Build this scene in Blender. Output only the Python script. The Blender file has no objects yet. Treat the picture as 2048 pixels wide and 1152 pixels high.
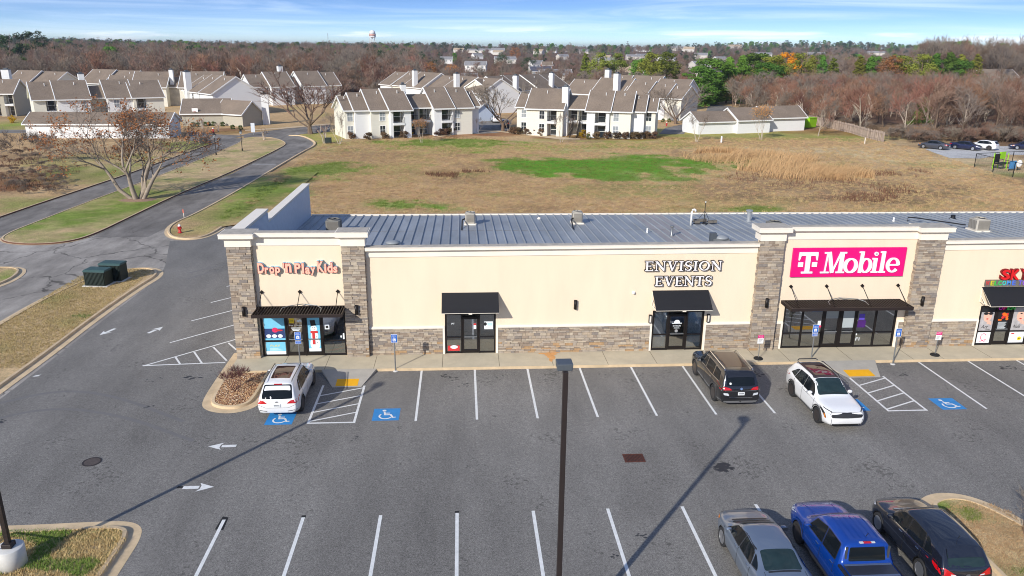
import bpy, bmesh, math, random
import numpy as np
from mathutils import Vector, Matrix
from mathutils.bvhtree import BVHTree
scene = bpy.context.scene
COL = scene.collection
PI = math.pi
rnd = random.Random(7)

# ------------------------------------------------------------------ camera (solved from the photograph)
CAM = Vector((-0.5598, -36.7889, 15.9695))
YAW, PITCH, ROLL, FPX = 0.06665, 0.30353, 0.00946, 1535.229
def cam_axes():
    cy, sy = math.cos(YAW), math.sin(YAW)
    w = Vector((sy*math.cos(PITCH), cy*math.cos(PITCH), -math.sin(PITCH)))
    r = Vector((cy, -sy, 0)); u = r.cross(w)
    c, s = math.cos(ROLL), math.sin(ROLL)
    return r*c+u*s, u*c-r*s, w
CR, CU, CW = cam_axes()
def G(px, py, z=0.0):
    'survey helper: photo pixel -> point on the level z'
    d = CW+CR*((px-1024)/FPX)-CU*((py-576)/FPX)
    t = (z-CAM.z)/d.z
    p = CAM+d*t
    return (p.x, p.y)

# ------------------------------------------------------------------ materials
def srgb(r, g, b):
    return tuple(((c/255)/12.92 if c/255 <= .04045 else ((c/255+.055)/1.055)**2.4) for c in (r, g, b))
def newmat(name):
    m = bpy.data.materials.new(name); m.use_nodes = True
    nt = m.node_tree; b = nt.nodes['Principled BSDF']
    return m, nt, b
def N(nt, typ, **kw):
    n = nt.nodes.new(typ)
    for k, v in kw.items():
        if k in n.inputs.keys() if isinstance(k, str) else False: n.inputs[k].default_value = v
        else: setattr(n, k, v)
    return n
def M(name, col, rough=.6, metal=0., var=.12, scale=3., spec=None, coat=0., bump=0., bscale=None, detail=5, stretch=None, alpha=None):
    'principled with a two-scale procedural variation of value'
    m, nt, b = newmat(name)
    b.inputs['Roughness'].default_value = rough; b.inputs['Metallic'].default_value = metal
    if spec is not None: b.inputs['Specular IOR Level'].default_value = spec
    if coat: b.inputs['Coat Weight'].default_value = coat; b.inputs['Coat Roughness'].default_value = .04
    c = (*col, 1)
    b.inputs['Base Color'].default_value = c
    if var or bump:
        tc = N(nt, 'ShaderNodeTexCoord'); src = tc.outputs['Object']
        if stretch:
            mp = N(nt, 'ShaderNodeMapping'); mp.inputs['Scale'].default_value = stretch
            nt.links.new(src, mp.inputs[0]); src = mp.outputs[0]
    if var:
        n = N(nt, 'ShaderNodeTexNoise', Scale=scale, Detail=float(detail), Roughness=.65); nt.links.new(src, n.inputs['Vector'])
        mr = N(nt, 'ShaderNodeMapRange'); mr.inputs[1].default_value = .25; mr.inputs[2].default_value = .75
        mr.inputs[3].default_value = 1-var; mr.inputs[4].default_value = 1+var
        nt.links.new(n.outputs[0], mr.inputs[0])
        h = N(nt, 'ShaderNodeHueSaturation'); h.inputs['Color'].default_value = c
        nt.links.new(mr.outputs[0], h.inputs['Value']); nt.links.new(h.outputs[0], b.inputs['Base Color'])
    if bump:
        n2 = N(nt, 'ShaderNodeTexNoise', Scale=bscale or scale*8, Detail=3.); nt.links.new(src, n2.inputs['Vector'])
        bp = N(nt, 'ShaderNodeBump', Strength=bump, Distance=.02); nt.links.new(n2.outputs[0], bp.inputs['Height'])
        nt.links.new(bp.outputs[0], b.inputs['Normal'])
    return m
def Mglass(name, tint, refl=.12):
    'pane: tinted see-through plus mirror reflection by angle'
    m, nt, b = newmat(name); nt.nodes.remove(b)
    out = nt.nodes['Material Output']
    t = N(nt, 'ShaderNodeBsdfTransparent'); t.inputs[0].default_value = (*tint, 1)
    g = N(nt, 'ShaderNodeBsdfGlossy'); g.inputs['Roughness'].default_value = .02; g.inputs[0].default_value = (.95, .97, 1, 1)
    f = N(nt, 'ShaderNodeFresnel'); f.inputs[0].default_value = 1.5
    mr = N(nt, 'ShaderNodeMapRange'); mr.inputs[1].default_value = 0; mr.inputs[2].default_value = 1
    mr.inputs[3].default_value = refl; mr.inputs[4].default_value = 1
    mx = N(nt, 'ShaderNodeMixShader')
    nt.links.new(f.outputs[0], mr.inputs[0]); nt.links.new(mr.outputs[0], mx.inputs[0])
    nt.links.new(t.outputs[0], mx.inputs[1]); nt.links.new(g.outputs[0], mx.inputs[2]); nt.links.new(mx.outputs[0], out.inputs[0])
    return m
def Mtree(name, col, hue=.03, val=.35, rough=.9, trans=0., nscale=.35):
    'bark/leaf colour, each tree a little different (object random) with light and dark clumps'
    m, nt, b = newmat(name); b.inputs['Roughness'].default_value = rough; b.inputs['Specular IOR Level'].default_value = .15
    oi = N(nt, 'ShaderNodeObjectInfo'); tc = N(nt, 'ShaderNodeTexCoord')
    n = N(nt, 'ShaderNodeTexNoise', Scale=nscale, Detail=3.); nt.links.new(tc.outputs['Object'], n.inputs['Vector'])
    h = N(nt, 'ShaderNodeHueSaturation'); h.inputs['Color'].default_value = (*col, 1)
    a = N(nt, 'ShaderNodeMapRange'); a.inputs[3].default_value = .5-hue; a.inputs[4].default_value = .5+hue
    nt.links.new(oi.outputs['Random'], a.inputs[0]); nt.links.new(a.outputs[0], h.inputs['Hue'])
    c = N(nt, 'ShaderNodeMath', operation='MULTIPLY'); c.inputs[1].default_value = 7.31
    nt.links.new(oi.outputs['Random'], c.inputs[0])
    fr = N(nt, 'ShaderNodeMath', operation='FRACT'); nt.links.new(c.outputs[0], fr.inputs[0])
    ad = N(nt, 'ShaderNodeMath', operation='ADD'); nt.links.new(fr.outputs[0], ad.inputs[0]); nt.links.new(n.outputs[0], ad.inputs[1])
    v = N(nt, 'ShaderNodeMapRange'); v.inputs[1].default_value = .3; v.inputs[2].default_value = 1.7; v.inputs[3].default_value = 1-val; v.inputs[4].default_value = 1+val
    nt.links.new(ad.outputs[0], v.inputs[0]); nt.links.new(v.outputs[0], h.inputs['Value'])
    nt.links.new(h.outputs[0], b.inputs['Base Color'])
    if trans:
        tr = N(nt, 'ShaderNodeBsdfTranslucent'); nt.links.new(h.outputs[0], tr.inputs[0])
        mx = N(nt, 'ShaderNodeMixShader'); mx.inputs[0].default_value = trans
        nt.links.new(b.outputs[0], mx.inputs[1]); nt.links.new(tr.outputs[0], mx.inputs[2]); nt.links.new(mx.outputs[0], nt.nodes['Material Output'].inputs[0])
    return m
def Mground(name, scale=1., bump=.6):
    'colour from the sheet itself (what grows where) broken up by three scales of noise'
    m, nt, b = newmat(name); b.inputs['Roughness'].default_value = .95; b.inputs['Specular IOR Level'].default_value = .1
    at = N(nt, 'ShaderNodeAttribute', attribute_name='col'); tc = N(nt, 'ShaderNodeTexCoord')
    prev = at.outputs['Color']
    for sc, lo, hi, dt in ((.22*scale, .86, 1.15, 4.), (1.9*scale, .80, 1.22, 6.), (16*scale, .5, 1.55, 4.)):
        n = N(nt, 'ShaderNodeTexNoise', Scale=sc, Detail=dt, Roughness=.7); nt.links.new(tc.outputs['Object'], n.inputs['Vector'])
        mr = N(nt, 'ShaderNodeMapRange'); mr.inputs[1].default_value = .3; mr.inputs[2].default_value = .7; mr.inputs[3].default_value = lo; mr.inputs[4].default_value = hi
        nt.links.new(n.outputs[0], mr.inputs[0])
        h = N(nt, 'ShaderNodeHueSaturation'); nt.links.new(prev, h.inputs['Color']); nt.links.new(mr.outputs[0], h.inputs['Value']); prev = h.outputs[0]
    nt.links.new(prev, b.inputs['Base Color'])
    n = N(nt, 'ShaderNodeTexNoise', Scale=5*scale, Detail=6., Roughness=.75); nt.links.new(tc.outputs['Object'], n.inputs['Vector'])
    bp = N(nt, 'ShaderNodeBump', Strength=bump, Distance=.25); nt.links.new(n.outputs[0], bp.inputs['Height']); nt.links.new(bp.outputs[0], b.inputs['Normal'])
    return m
def Masphalt(name, base, old=False):
    m, nt, b = newmat(name); b.inputs['Roughness'].default_value = .9; b.inputs['Specular IOR Level'].default_value = .1 if old else .2
    tc = N(nt, 'ShaderNodeTexCoord'); prev = None
    col = N(nt, 'ShaderNodeRGB'); col.outputs[0].default_value = (*base, 1); prev = col.outputs[0]
    layers = [(.09, .84, 1.14, 3., None), (.5, .84, 1.16, 5., (1, .3, 1)), (38., .5, 1.6, 2., None), (13., .72, 1.28, 3., None), (4.5, .9, 1.1, 2., None)]
    if old: layers = [(.12, .7, 1.3, 4., None), (.9, .72, 1.3, 6., (1, .3, 1)), (30., .75, 1.25, 2., None)]
    for sc, lo, hi, dt, st in layers:
        n = N(nt, 'ShaderNodeTexNoise', Scale=sc, Detail=dt, Roughness=.6)
        if st:
            mp = N(nt, 'ShaderNodeMapping'); mp.inputs['Scale'].default_value = st; mp.inputs['Rotation'].default_value = (0, 0, .2)
            nt.links.new(tc.outputs['Object'], mp.inputs[0]); nt.links.new(mp.outputs[0], n.inputs['Vector'])
        else: nt.links.new(tc.outputs['Object'], n.inputs['Vector'])
        mr = N(nt, 'ShaderNodeMapRange'); mr.inputs[1].default_value = .3; mr.inputs[2].default_value = .7; mr.inputs[3].default_value = lo; mr.inputs[4].default_value = hi
        nt.links.new(n.outputs[0], mr.inputs[0])
        h = N(nt, 'ShaderNodeHueSaturation'); nt.links.new(prev, h.inputs['Color']); nt.links.new(mr.outputs[0], h.inputs['Value']); prev = h.outputs[0]
    if True:   # oil spots (lot) / cracks (old road)
        if old and 'road' in name:
            v = N(nt, 'ShaderNodeTexVoronoi', feature='DISTANCE_TO_EDGE', Scale=.2)
            wn = N(nt, 'ShaderNodeTexNoise', Scale=.9, Detail=5.); nt.links.new(tc.outputs['Object'], wn.inputs['Vector'])
            wa = N(nt, 'ShaderNodeVectorMath', operation='MULTIPLY_ADD'); wa.inputs[1].default_value = (1.6, 1.6, 0)
            nt.links.new(wn.outputs['Color'], wa.inputs[0]); nt.links.new(tc.outputs['Object'], wa.inputs[2]); nt.links.new(wa.outputs[0], v.inputs['Vector'])
            mr = N(nt, 'ShaderNodeMapRange'); mr.inputs[1].default_value = .004; mr.inputs[2].default_value = .014; mr.inputs[3].default_value = .42; mr.inputs[4].default_value = 1.
            nt.links.new(v.outputs['Distance'], mr.inputs[0])
        else:
            n = N(nt, 'ShaderNodeTexNoise', Scale=5.5, Detail=3., Roughness=.5); nt.links.new(tc.outputs['Object'], n.inputs['Vector'])
            n3 = N(nt, 'ShaderNodeTexNoise', Scale=.35, Detail=2.); nt.links.new(tc.outputs['Object'], n3.inputs['Vector'])
            mu = N(nt, 'ShaderNodeMath', operation='MULTIPLY'); nt.links.new(n.outputs[0], mu.inputs[0]); nt.links.new(n3.outputs[0], mu.inputs[1])
            mr = N(nt, 'ShaderNodeMapRange'); mr.inputs[1].default_value = .36; mr.inputs[2].default_value = .40; mr.inputs[3].default_value = 1.; mr.inputs[4].default_value = .66
            nt.links.new(mu.outputs[0], mr.inputs[0])
        h = N(nt, 'ShaderNodeHueSaturation'); nt.links.new(prev, h.inputs['Color']); nt.links.new(mr.outputs[0], h.inputs['Value']); prev = h.outputs[0]
    nt.links.new(prev, b.inputs['Base Color'])
    n = N(nt, 'ShaderNodeTexNoise', Scale=60., Detail=2.); nt.links.new(tc.outputs['Object'], n.inputs['Vector'])
    bp = N(nt, 'ShaderNodeBump', Strength=.35, Distance=.01); nt.links.new(n.outputs[0], bp.inputs['Height']); nt.links.new(bp.outputs[0], b.inputs['Normal'])
    return m
def Mshingle(name, base):
    m, nt, b = newmat(name); b.inputs['Roughness'].default_value = .95; b.inputs['Specular IOR Level'].default_value = .1
    tc = N(nt, 'ShaderNodeTexCoord'); col = N(nt, 'ShaderNodeRGB'); col.outputs[0].default_value = (*base, 1); prev = col.outputs[0]
    oi = N(nt, 'ShaderNodeObjectInfo')
    for sc, lo, hi, st in ((5., .78, 1.25, (1, 1, 3)), (.35, .9, 1.1, (1, 1, 1))):
        mp = N(nt, 'ShaderNodeMapping'); mp.inputs['Scale'].default_value = st; nt.links.new(tc.outputs['Object'], mp.inputs[0])
        n = N(nt, 'ShaderNodeTexNoise', Scale=sc, Detail=3.); nt.links.new(mp.outputs[0], n.inputs['Vector'])
        mr = N(nt, 'ShaderNodeMapRange'); mr.inputs[1].default_value = .3; mr.inputs[2].default_value = .7; mr.inputs[3].default_value = lo; mr.inputs[4].default_value = hi
        nt.links.new(n.outputs[0], mr.inputs[0])
        h = N(nt, 'ShaderNodeHueSaturation'); nt.links.new(prev, h.inputs['Color']); nt.links.new(mr.outputs[0], h.inputs['Value']); prev = h.outputs[0]
    nt.links.new(prev, b.inputs['Base Color'])
    return m
MAT = {}
def mats():
    A = MAT
    A['cream'] = M('cream_stucco', srgb(233, 214, 187), .9, var=.05, scale=.6, stretch=(1.6, 1, .35), bump=.12, bscale=60, spec=.2)
    A['trim'] = M('cream_trim', srgb(234, 225, 210), .85, var=.05, scale=1.5, spec=.2)
    A['captop'] = M('weathered_cap', srgb(176, 168, 155), .9, var=.25, scale=3)
    A['white'] = M('white_paint', srgb(235, 234, 230), .6, var=.03)
    A['siding'] = M('white_siding', srgb(228, 228, 226), .8, var=.04, scale=1, stretch=(.3, .3, 9), spec=.2)
    A['siding_cream'] = M('cream_siding', srgb(222, 218, 203), .8, var=.05, scale=1, stretch=(.3, .3, 9), spec=.2)
    A['siding_grey'] = M('sage_siding', srgb(178, 172, 156), .8, var=.05, scale=1, stretch=(.3, .3, 9), spec=.2)
    A['line'] = M('road_paint', srgb(222, 222, 218), .75, var=.14, scale=5)
    A['blue_paint'] = M('blue_road_paint', srgb(46, 132, 194), .7, var=.12, scale=4)
    A['yellow'] = M('tactile_yellow', srgb(240, 178, 20), .7, var=.06, scale=3)
    A['concrete'] = M('concrete', srgb(196, 184, 158), .9, var=.12, scale=1.2, bump=.15, bscale=40)
    A['ramp'] = M('ramp_concrete', srgb(176, 170, 158), .9, var=.1, scale=2)
    A['kerb'] = M('kerb_concrete', srgb(206, 182, 146), .9, var=.2, scale=1.6, bump=.2, bscale=30)
    A['kerb_dirt'] = M('stained_kerb', srgb(160, 118, 82), .9, var=.35, scale=.9)
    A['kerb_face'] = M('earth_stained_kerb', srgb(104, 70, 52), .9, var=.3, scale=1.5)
    A['joint'] = M('joint', srgb(120, 110, 92), .9, var=0)
    A['bronze'] = M('bronze_metal', srgb(36, 31, 29), .45, .3, var=.08, spec=.4)
    A['slat'] = M('brown_slat_metal', srgb(52, 43, 40), .5, .2, var=.1); A['canopy'] = M('brown_canopy_metal', srgb(50, 40, 37), .45, .3, var=.08)
    A['black'] = M('black_fabric', srgb(22, 23, 28), .8, var=.12, scale=6)
    A['blk'] = M('black_plastic', srgb(18, 18, 19), .5, var=.1)
    A['rubber'] = M('rubber', srgb(26, 26, 27), .85, var=.15, scale=8)
    A['dark'] = M('dark_interior', srgb(176, 170, 160), .9, var=.3, scale=.8)
    A['floor_in'] = M('interior_floor', srgb(190, 172, 148), .5, var=.15, scale=.8)
    A['glass'] = Mglass('storefront_glass', (.84, .86, .85), .2)
    A['pane'] = M('window_glass', srgb(150, 156, 160), .06, var=.25, scale=.6, spec=.9)  # pale base colour stands in for reflected sky and white blinds
    A['steel'] = M('galvanised_steel', srgb(150, 152, 152), .42, .65, var=.1)
    A['roof'] = M('roof_metal', srgb(150, 154, 157), .5, .12, var=.24, scale=.8, stretch=(1, .25, 1), spec=.4)
    A['roof_rust'] = M('roof_metal_stained', srgb(160, 154, 150), .55, .12, var=.22, scale=.9, stretch=(1, .25, 1))
    A['corr'] = M('wall_panel_metal', srgb(208, 216, 224), .5, .0, var=.06)
    A['ac'] = M('beige_unit_metal', srgb(178, 172, 160), .6, .1, var=.08)
    A['acgrill'] = M('unit_grille', srgb(112, 106, 98), .7, .1, var=.15, scale=10)
    A['acfan'] = M('fan_dark', srgb(30, 30, 30), .7, var=.1)
    A['pole'] = M('bronze_pole', srgb(50, 42, 40), .5, .3, var=.08)
    A['head'] = M('lamp_head', srgb(86, 92, 98), .5, .2, var=.1)
    A['base'] = M('pole_base_concrete', srgb(204, 202, 196), .9, var=.12, scale=2.5)
    A['shingle'] = Mshingle('shingles', srgb(131, 117, 103))
    A['shingle2'] = Mshingle('grey_shingles', srgb(140, 138, 138))
    A['asphalt'] = Masphalt('lot_asphalt', srgb(121, 118, 113))
    A['road'] = Masphalt('cracked_road_asphalt', srgb(152, 146, 138), True); A['gravel_lot'] = Masphalt('gravel_surface', srgb(186, 184, 180))
    A['drive'] = Masphalt('worn_drive', srgb(128, 123, 117), True)
    A['ground'] = Mground('ground'); A['lawn'] = Mground('lawn', 1.6, .5)
    A['bark'] = Mtree('bark', srgb(118, 100, 84), .01, .25)
    A['barkpale'] = Mtree('pale_bark', srgb(186, 172, 154), .01, .2, nscale=2)
    A['twig'] = Mtree('twigs', srgb(134, 110, 94), .014, .42)
    A['twiggrey'] = Mtree('grey_twigs', srgb(134, 122, 110), .012, .25)
    A['twigred'] = Mtree('red_twigs', srgb(140, 104, 86), .014, .4)
    A['leaf_or'] = Mtree('orange_leaves', srgb(190, 136, 84), .012, .45, trans=.3, nscale=.8)
    A['leaf_bright'] = Mtree('bright_orange_leaves', srgb(214, 128, 36), .02, .3, trans=.3)
    A['evergreen'] = Mtree('evergreen', srgb(106, 144, 58), .015, .5, trans=.3, nscale=.5)
    A['yellowgreen'] = Mtree('yellow_green', srgb(134, 140, 58), .02, .45, trans=.3, nscale=.5)
    A['pine'] = Mtree('pine_needles', srgb(52, 72, 44), .02, .35, nscale=.3)
    A['shrub'] = Mtree('clipped_shrub', srgb(100, 80, 60), .02, .45, nscale=3)
    A['shrubg'] = Mtree('green_shrub', srgb(78, 94, 44), .02, .4, nscale=3)
    A['shruby'] = Mtree('yellow_shrub', srgb(190, 160, 40), .02, .3, nscale=3)
    A['grassdry'] = Mtree('dry_grass', srgb(198, 168, 122), .012, .45, trans=.3, nscale=.9)
    A['grasstuft'] = Mtree('tuft_grass', srgb(188, 160, 118), .02, .35, nscale=1.5)
    A['grassgreen'] = Mtree('green_tuft', srgb(116, 132, 60), .02, .4, nscale=1.5)
    A['weed'] = Mtree('brown_weed', srgb(124, 92, 70), .02, .35, nscale=.6)
mats()

# ------------------------------------------------------------------ mesh builder and object helpers
class MB:
    def __init__(s): s.v = []; s.f = []; s.m = []
    def add(s, vs, fs, mi=0):
        o = len(s.v); s.v += [tuple(p) for p in vs]; s.f += [tuple(i+o for i in f) for f in fs]; s.m += [mi]*len(fs); return s
    def box(s, x0, x1, y0, y1, z0, z1, mi=0):
        return s.add([(x0, y0, z0), (x1, y0, z0), (x1, y1, z0), (x0, y1, z0), (x0, y0, z1), (x1, y0, z1), (x1, y1, z1), (x0, y1, z1)],
                     [(0, 3, 2, 1), (4, 5, 6, 7), (0, 1, 5, 4), (1, 2, 6, 5), (2, 3, 7, 6), (3, 0, 4, 7)], mi)
    def frustum(s, a, b, z0, z1, mi=0):
        (x0, x1, y0, y1), (X0, X1, Y0, Y1) = a, b
        return s.add([(x0, y0, z0), (x1, y0, z0), (x1, y1, z0), (x0, y1, z0), (X0, Y0, z1), (X1, Y0, z1), (X1, Y1, z1), (X0, Y1, z1)],
                     [(0, 3, 2, 1), (4, 5, 6, 7), (0, 1, 5, 4), (1, 2, 6, 5), (2, 3, 7, 6), (3, 0, 4, 7)], mi)
    def prism(s, pts, z0, z1, mi=0, bottom=True):
        n = len(pts); vs = [(p[0], p[1], z0) for p in pts]+[(p[0], p[1], z1) for p in pts]
        fs = [tuple(range(n, 2*n))]+[(i, (i+1) % n, n+(i+1) % n, n+i) for i in range(n)]
        if bottom: fs.append(tuple(reversed(range(n))))
        return s.add(vs, fs, mi)
    def sweep(s, prof, p0, p1, mi=0):
        'profile (out,up) extruded between two points along X-ish; out = -Y'
        n = len(prof); vs = [(p0[0], p0[1]-a, p0[2]+b) for a, b in prof]+[(p1[0], p1[1]-a, p1[2]+b) for a, b in prof]
        return s.add(vs, [(i, (i+1) % n, n+(i+1) % n, n+i) for i in range(n)]+[tuple(reversed(range(n))), tuple(range(n, 2*n))], mi)
    def tube(s, pts, r, n=6, mi=0, caps=True):
        pts = [Vector(p) for p in pts]; rs = r if isinstance(r, (list, tuple)) else [r]*len(pts); o = len(s.v)
        for i, p in enumerate(pts):
            d = (pts[min(i+1, len(pts)-1)]-pts[max(i-1, 0)]).normalized()
            a = d.orthogonal().normalized() if abs(d.z) > .95 else d.cross(Vector((0, 0, 1))).normalized(); b = d.cross(a)
            for k in range(n):
                t = 2*PI*k/n; s.v.append(tuple(p+(a*math.cos(t)+b*math.sin(t))*rs[i]))
        for i in range(len(pts)-1):
            for k in range(n): s.f.append((o+i*n+k, o+i*n+(k+1) % n, o+(i+1)*n+(k+1) % n, o+(i+1)*n+k)); s.m.append(mi)
        if caps:
            s.f.append(tuple(o+k for k in reversed(range(n)))); s.m.append(mi)
            s.f.append(tuple(o+(len(pts)-1)*n+k for k in range(n))); s.m.append(mi)
        return s
    def lathe(s, c, prof, n=16, mi=0, axis='z'):
        'profile (radius,height) turned about an axis through c'
        o = len(s.v); k = len(prof)
        for i in range(n):
            a = 2*PI*i/n
            for r, h in prof:
                p = (r*math.cos(a), r*math.sin(a), h)
                if axis == 'x': p = (h, r*math.cos(a), r*math.sin(a))
                if axis == 'y': p = (r*math.cos(a), h, r*math.sin(a))
                s.v.append((c[0]+p[0], c[1]+p[1], c[2]+p[2]))
        for i in range(n):
            j = (i+1) % n
            for q in range(k-1): s.f.append((o+i*k+q, o+j*k+q, o+j*k+q+1, o+i*k+q+1)); s.m.append(mi)
        if prof[0][0] > 1e-4: s.f.append(tuple(o+i*k for i in reversed(range(n)))); s.m.append(mi)
        if prof[-1][0] > 1e-4: s.f.append(tuple(o+i*k+k-1 for i in range(n))); s.m.append(mi)
        return s
    def blob(s, c, r, seed=0, n=8, m=6, amp=.15, mi=0, flat=0):
        q = random.Random(seed); o = len(s.v)
        for i in range(m+1):
            th = PI*i/m
            for k in range(n):
                ph = 2*PI*k/n; w = 1+q.uniform(-amp, amp)
                z = math.cos(th)*r[2]*w
                s.v.append((c[0]+math.sin(th)*math.cos(ph)*r[0]*w, c[1]+math.sin(th)*math.sin(ph)*r[1]*w, c[2]+(max(z, -flat) if flat else z)))
        for i in range(m):
            for k in range(n): s.f.append((o+i*n+k, o+(i+1)*n+k, o+(i+1)*n+(k+1) % n, o+i*n+(k+1) % n)); s.m.append(mi)
        return s
    def xf(s, mat, start=0):
        for i in range(start, len(s.v)): s.v[i] = tuple(mat @ Vector(s.v[i]))
        return s
    def mesh(s, name, ms, smooth=False):
        me = bpy.data.meshes.new(name); me.from_pydata(s.v, [], s.f)
        for m in (ms if isinstance(ms, (list, tuple)) else [ms]): me.materials.append(m)
        if any(s.m): me.polygons.foreach_set('material_index', s.m)
        if smooth: me.polygons.foreach_set('use_smooth', [True]*len(s.f))
        me.update(); return me
    def build(s, name, ms, parent=None, smooth=False, bev=0., loc=None, rotz=0):
        return link(name, s.mesh(name, ms, smooth), parent, bev, loc, rotz)
def link(name, me, parent=None, bev=0., loc=None, rotz=0):
    o = bpy.data.objects.new(name, me); COL.objects.link(o)
    if parent: o.parent = parent
    if loc is not None: o.location = loc
    if rotz: o.rotation_euler = (0, 0, rotz)
    if bev:
        b = o.modifiers.new('bevel', 'BEVEL'); b.width = bev; b.segments = 2; b.limit_method = 'ANGLE'
    return o
def tag(o, label, cat, group=None, kind=None):
    o['label'] = label; o['category'] = cat
    if group: o['group'] = group
    if kind: o['kind'] = kind
    return o
def thing(name, label, cat, loc=(0, 0, 0), rotz=0, group=None):
    o = bpy.data.objects.new(name, None); COL.objects.link(o); o.location = loc; o.rotation_euler = (0, 0, rotz); o.empty_display_size = .3
    return tag(o, label, cat, group)
def struct(o, label=None): o['kind'] = 'structure'; return o
def dup(root, loc, rotz=0, scale=1., label=None, group=None):
    r = root.copy(); COL.objects.link(r); r.location = loc; r.rotation_euler = (0, 0, rotz)
    r.scale = (scale,)*3 if isinstance(scale, (int, float)) else scale
    if label: r['label'] = label
    if group: r['group'] = group
    for ch in list(root.children):
        c = ch.copy(); COL.objects.link(c); c.parent = r
        for g in list(ch.children):
            d = g.copy(); COL.objects.link(d); d.parent = c
    return r
ORD = ['', 'first', 'second', 'third', 'fourth', 'fifth', 'sixth', 'seventh', 'eighth', 'ninth', 'tenth', 'eleventh', 'twelfth', 'thirteenth', 'fourteenth', 'fifteenth', 'sixteenth']

# ------------------------------------------------------------------ text and strokes
def text_mesh(txt, size, ext, off=0., italic=0., bold=False):
    c = bpy.data.curves.new('t', 'FONT'); c.body = txt; c.size = size; c.extrude = ext; c.offset = off; c.shear = italic; c.resolution_u = 3
    o = bpy.data.objects.new('t', c); COL.objects.link(o)
    me = bpy.data.meshes.new_from_object(o.evaluated_get(bpy.context.evaluated_depsgraph_get()))
    bpy.data.objects.remove(o); return me
def text_on(name, txt, x, y, z, w, h, mat, parent=None, ext=.01, off=0., italic=0.):
    'text standing on a wall facing -Y, fitted to width w and height h, lower left corner at x,z'
    me = text_mesh(txt, 1, 0.5, off, italic); co = np.array([v.co[:] for v in me.vertices])
    lo, hi = co.min(0), co.max(0); sx = w/(hi[0]-lo[0]); sy = h/(hi[1]-lo[1])
    for v in me.vertices: v.co = (x+(v.co.x-lo[0])*sx, y-v.co.z*2*ext, z+(v.co.y-lo[1])*sy)
    me.materials.append(mat); me.flip_normals(); return link(name, me, parent)
def stroke(mb, pts, w, d0, d1, closed=False, ext=0., mi=0, back=False):
    'flat stroke in (x,z) with widths w, from depth -d0 to -d1 (towards -Y)'
    P = [Vector(p) for p in pts]; n = len(P); ws = w if isinstance(w, (list, tuple)) else [w]*n
    L, R = [], []
    for i in range(n):
        a = P[(i-1) % n] if (closed or i) else P[i]; b = P[(i+1) % n] if (closed or i < n-1) else P[i]
        d = (b-a).normalized(); nn = Vector((-d.y, d.x)); k = 1.
        if (closed or 0 < i < n-1):
            d1_ = (P[i]-a).normalized(); c = max(.45, abs(d1_.dot(d))); k = 1/c
        q = P[i].copy()
        if not closed and i == 0: q -= d*ext
        if not closed and i == n-1: q += d*ext
        hw = (ws[i]/2+ext)*k; L.append(q+nn*hw); R.append(q-nn*hw)
    vs = [(p.x, -d1, p.y) for p in L]+[(p.x, -d1, p.y) for p in R]+[(p.x, -d0, p.y) for p in L]+[(p.x, -d0, p.y) for p in R]
    fs = []; m = n if closed else n-1
    for i in range(m):
        j = (i+1) % n; fs += [(i, n+i, n+j, j), (i, j, 2*n+j, 2*n+i), (n+i, 3*n+i, 3*n+j, n+j)]
    if not closed: fs += [(0, 2*n, 3*n, n), (n-1, 2*n-1, 4*n-1, 3*n-1)]
    mb.add(vs, fs, mi)
def arc(cx, cz, rx, rz, a0, a1, n=14):
    return [(cx+rx*math.cos(math.radians(a0+(a1-a0)*i/n)), cz+rz*math.sin(math.radians(a0+(a1-a0)*i/n))) for i in range(n+1)]
# serif glyphs in a unit box: lists of (points, widths, closed)
def SER(x0, x1, z, w=.07): return ([(x0, z), (x1, z)], w, False)
GLY = {
 'E': (.62, [([(.14, 0), (.14, 1)], .17, 0), SER(0, .6, .035), SER(0, .58, .965), SER(.14, .42, .52), ([(.57, .035), (.57, .22)], .06, 0), ([(.55, .965), (.55, .8)], .06, 0), ([(.42, .42), (.42, .62)], .05, 0)]),
 'N': (.8, [([(.12, 0), (.12, 1)], .07, 0), ([(.12, .96), (.68, .04)], .17, 0), ([(.68, 0), (.68, 1)], .07, 0), SER(0, .25, .03, .06), SER(0, .2, .97, .06), SER(.56, .8, .97, .06)]),
 'V': (.78, [([(.14, .97), (.4, .03)], .17, 0), ([(.4, .03), (.64, .97)], .07, 0), SER(0, .3, .97, .06), SER(.52, .78, .97, .06)]),
 'I': (.32, [([(.16, 0), (.16, 1)], .17, 0), SER(0, .32, .03, .06), SER(0, .32, .97, .06)]),
 'S': (.54, [(arc(.27, .74, .2, .22, 20, 250, 10)+arc(.27, .27, .21, .23, 80, -160, 10), [.07]*3+[.11]*5+[.15]*6+[.13]*4+[.07]*4, 0), ([(.47, .74), (.47, .98)], .05, 0), ([(.06, .02), (.06, .28)], .05, 0)]),
 'O': (.8, [(arc(.4, .5, .33, .46, 0, 360, 24)[:-1], [.06+.11*abs(math.cos(2*PI*i/24)) for i in range(24)], 1)]),
 'T': (.68, [([(.34, 0), (.34, 1)], .17, 0), SER(0, .68, .96, .08), SER(.18, .5, .03, .06), ([(.03, .98), (.03, .76)], .06, 0), ([(.65, .98), (.65, .76)], .06, 0)]),
}
def word(txt, gap=.1): # -> list of (glyph, x offset), total width
    x = 0; out = []
    for ch in txt:
        w, g = GLY[ch]; out.append((g, x)); x += w+gap
    return out, x-gap

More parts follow.
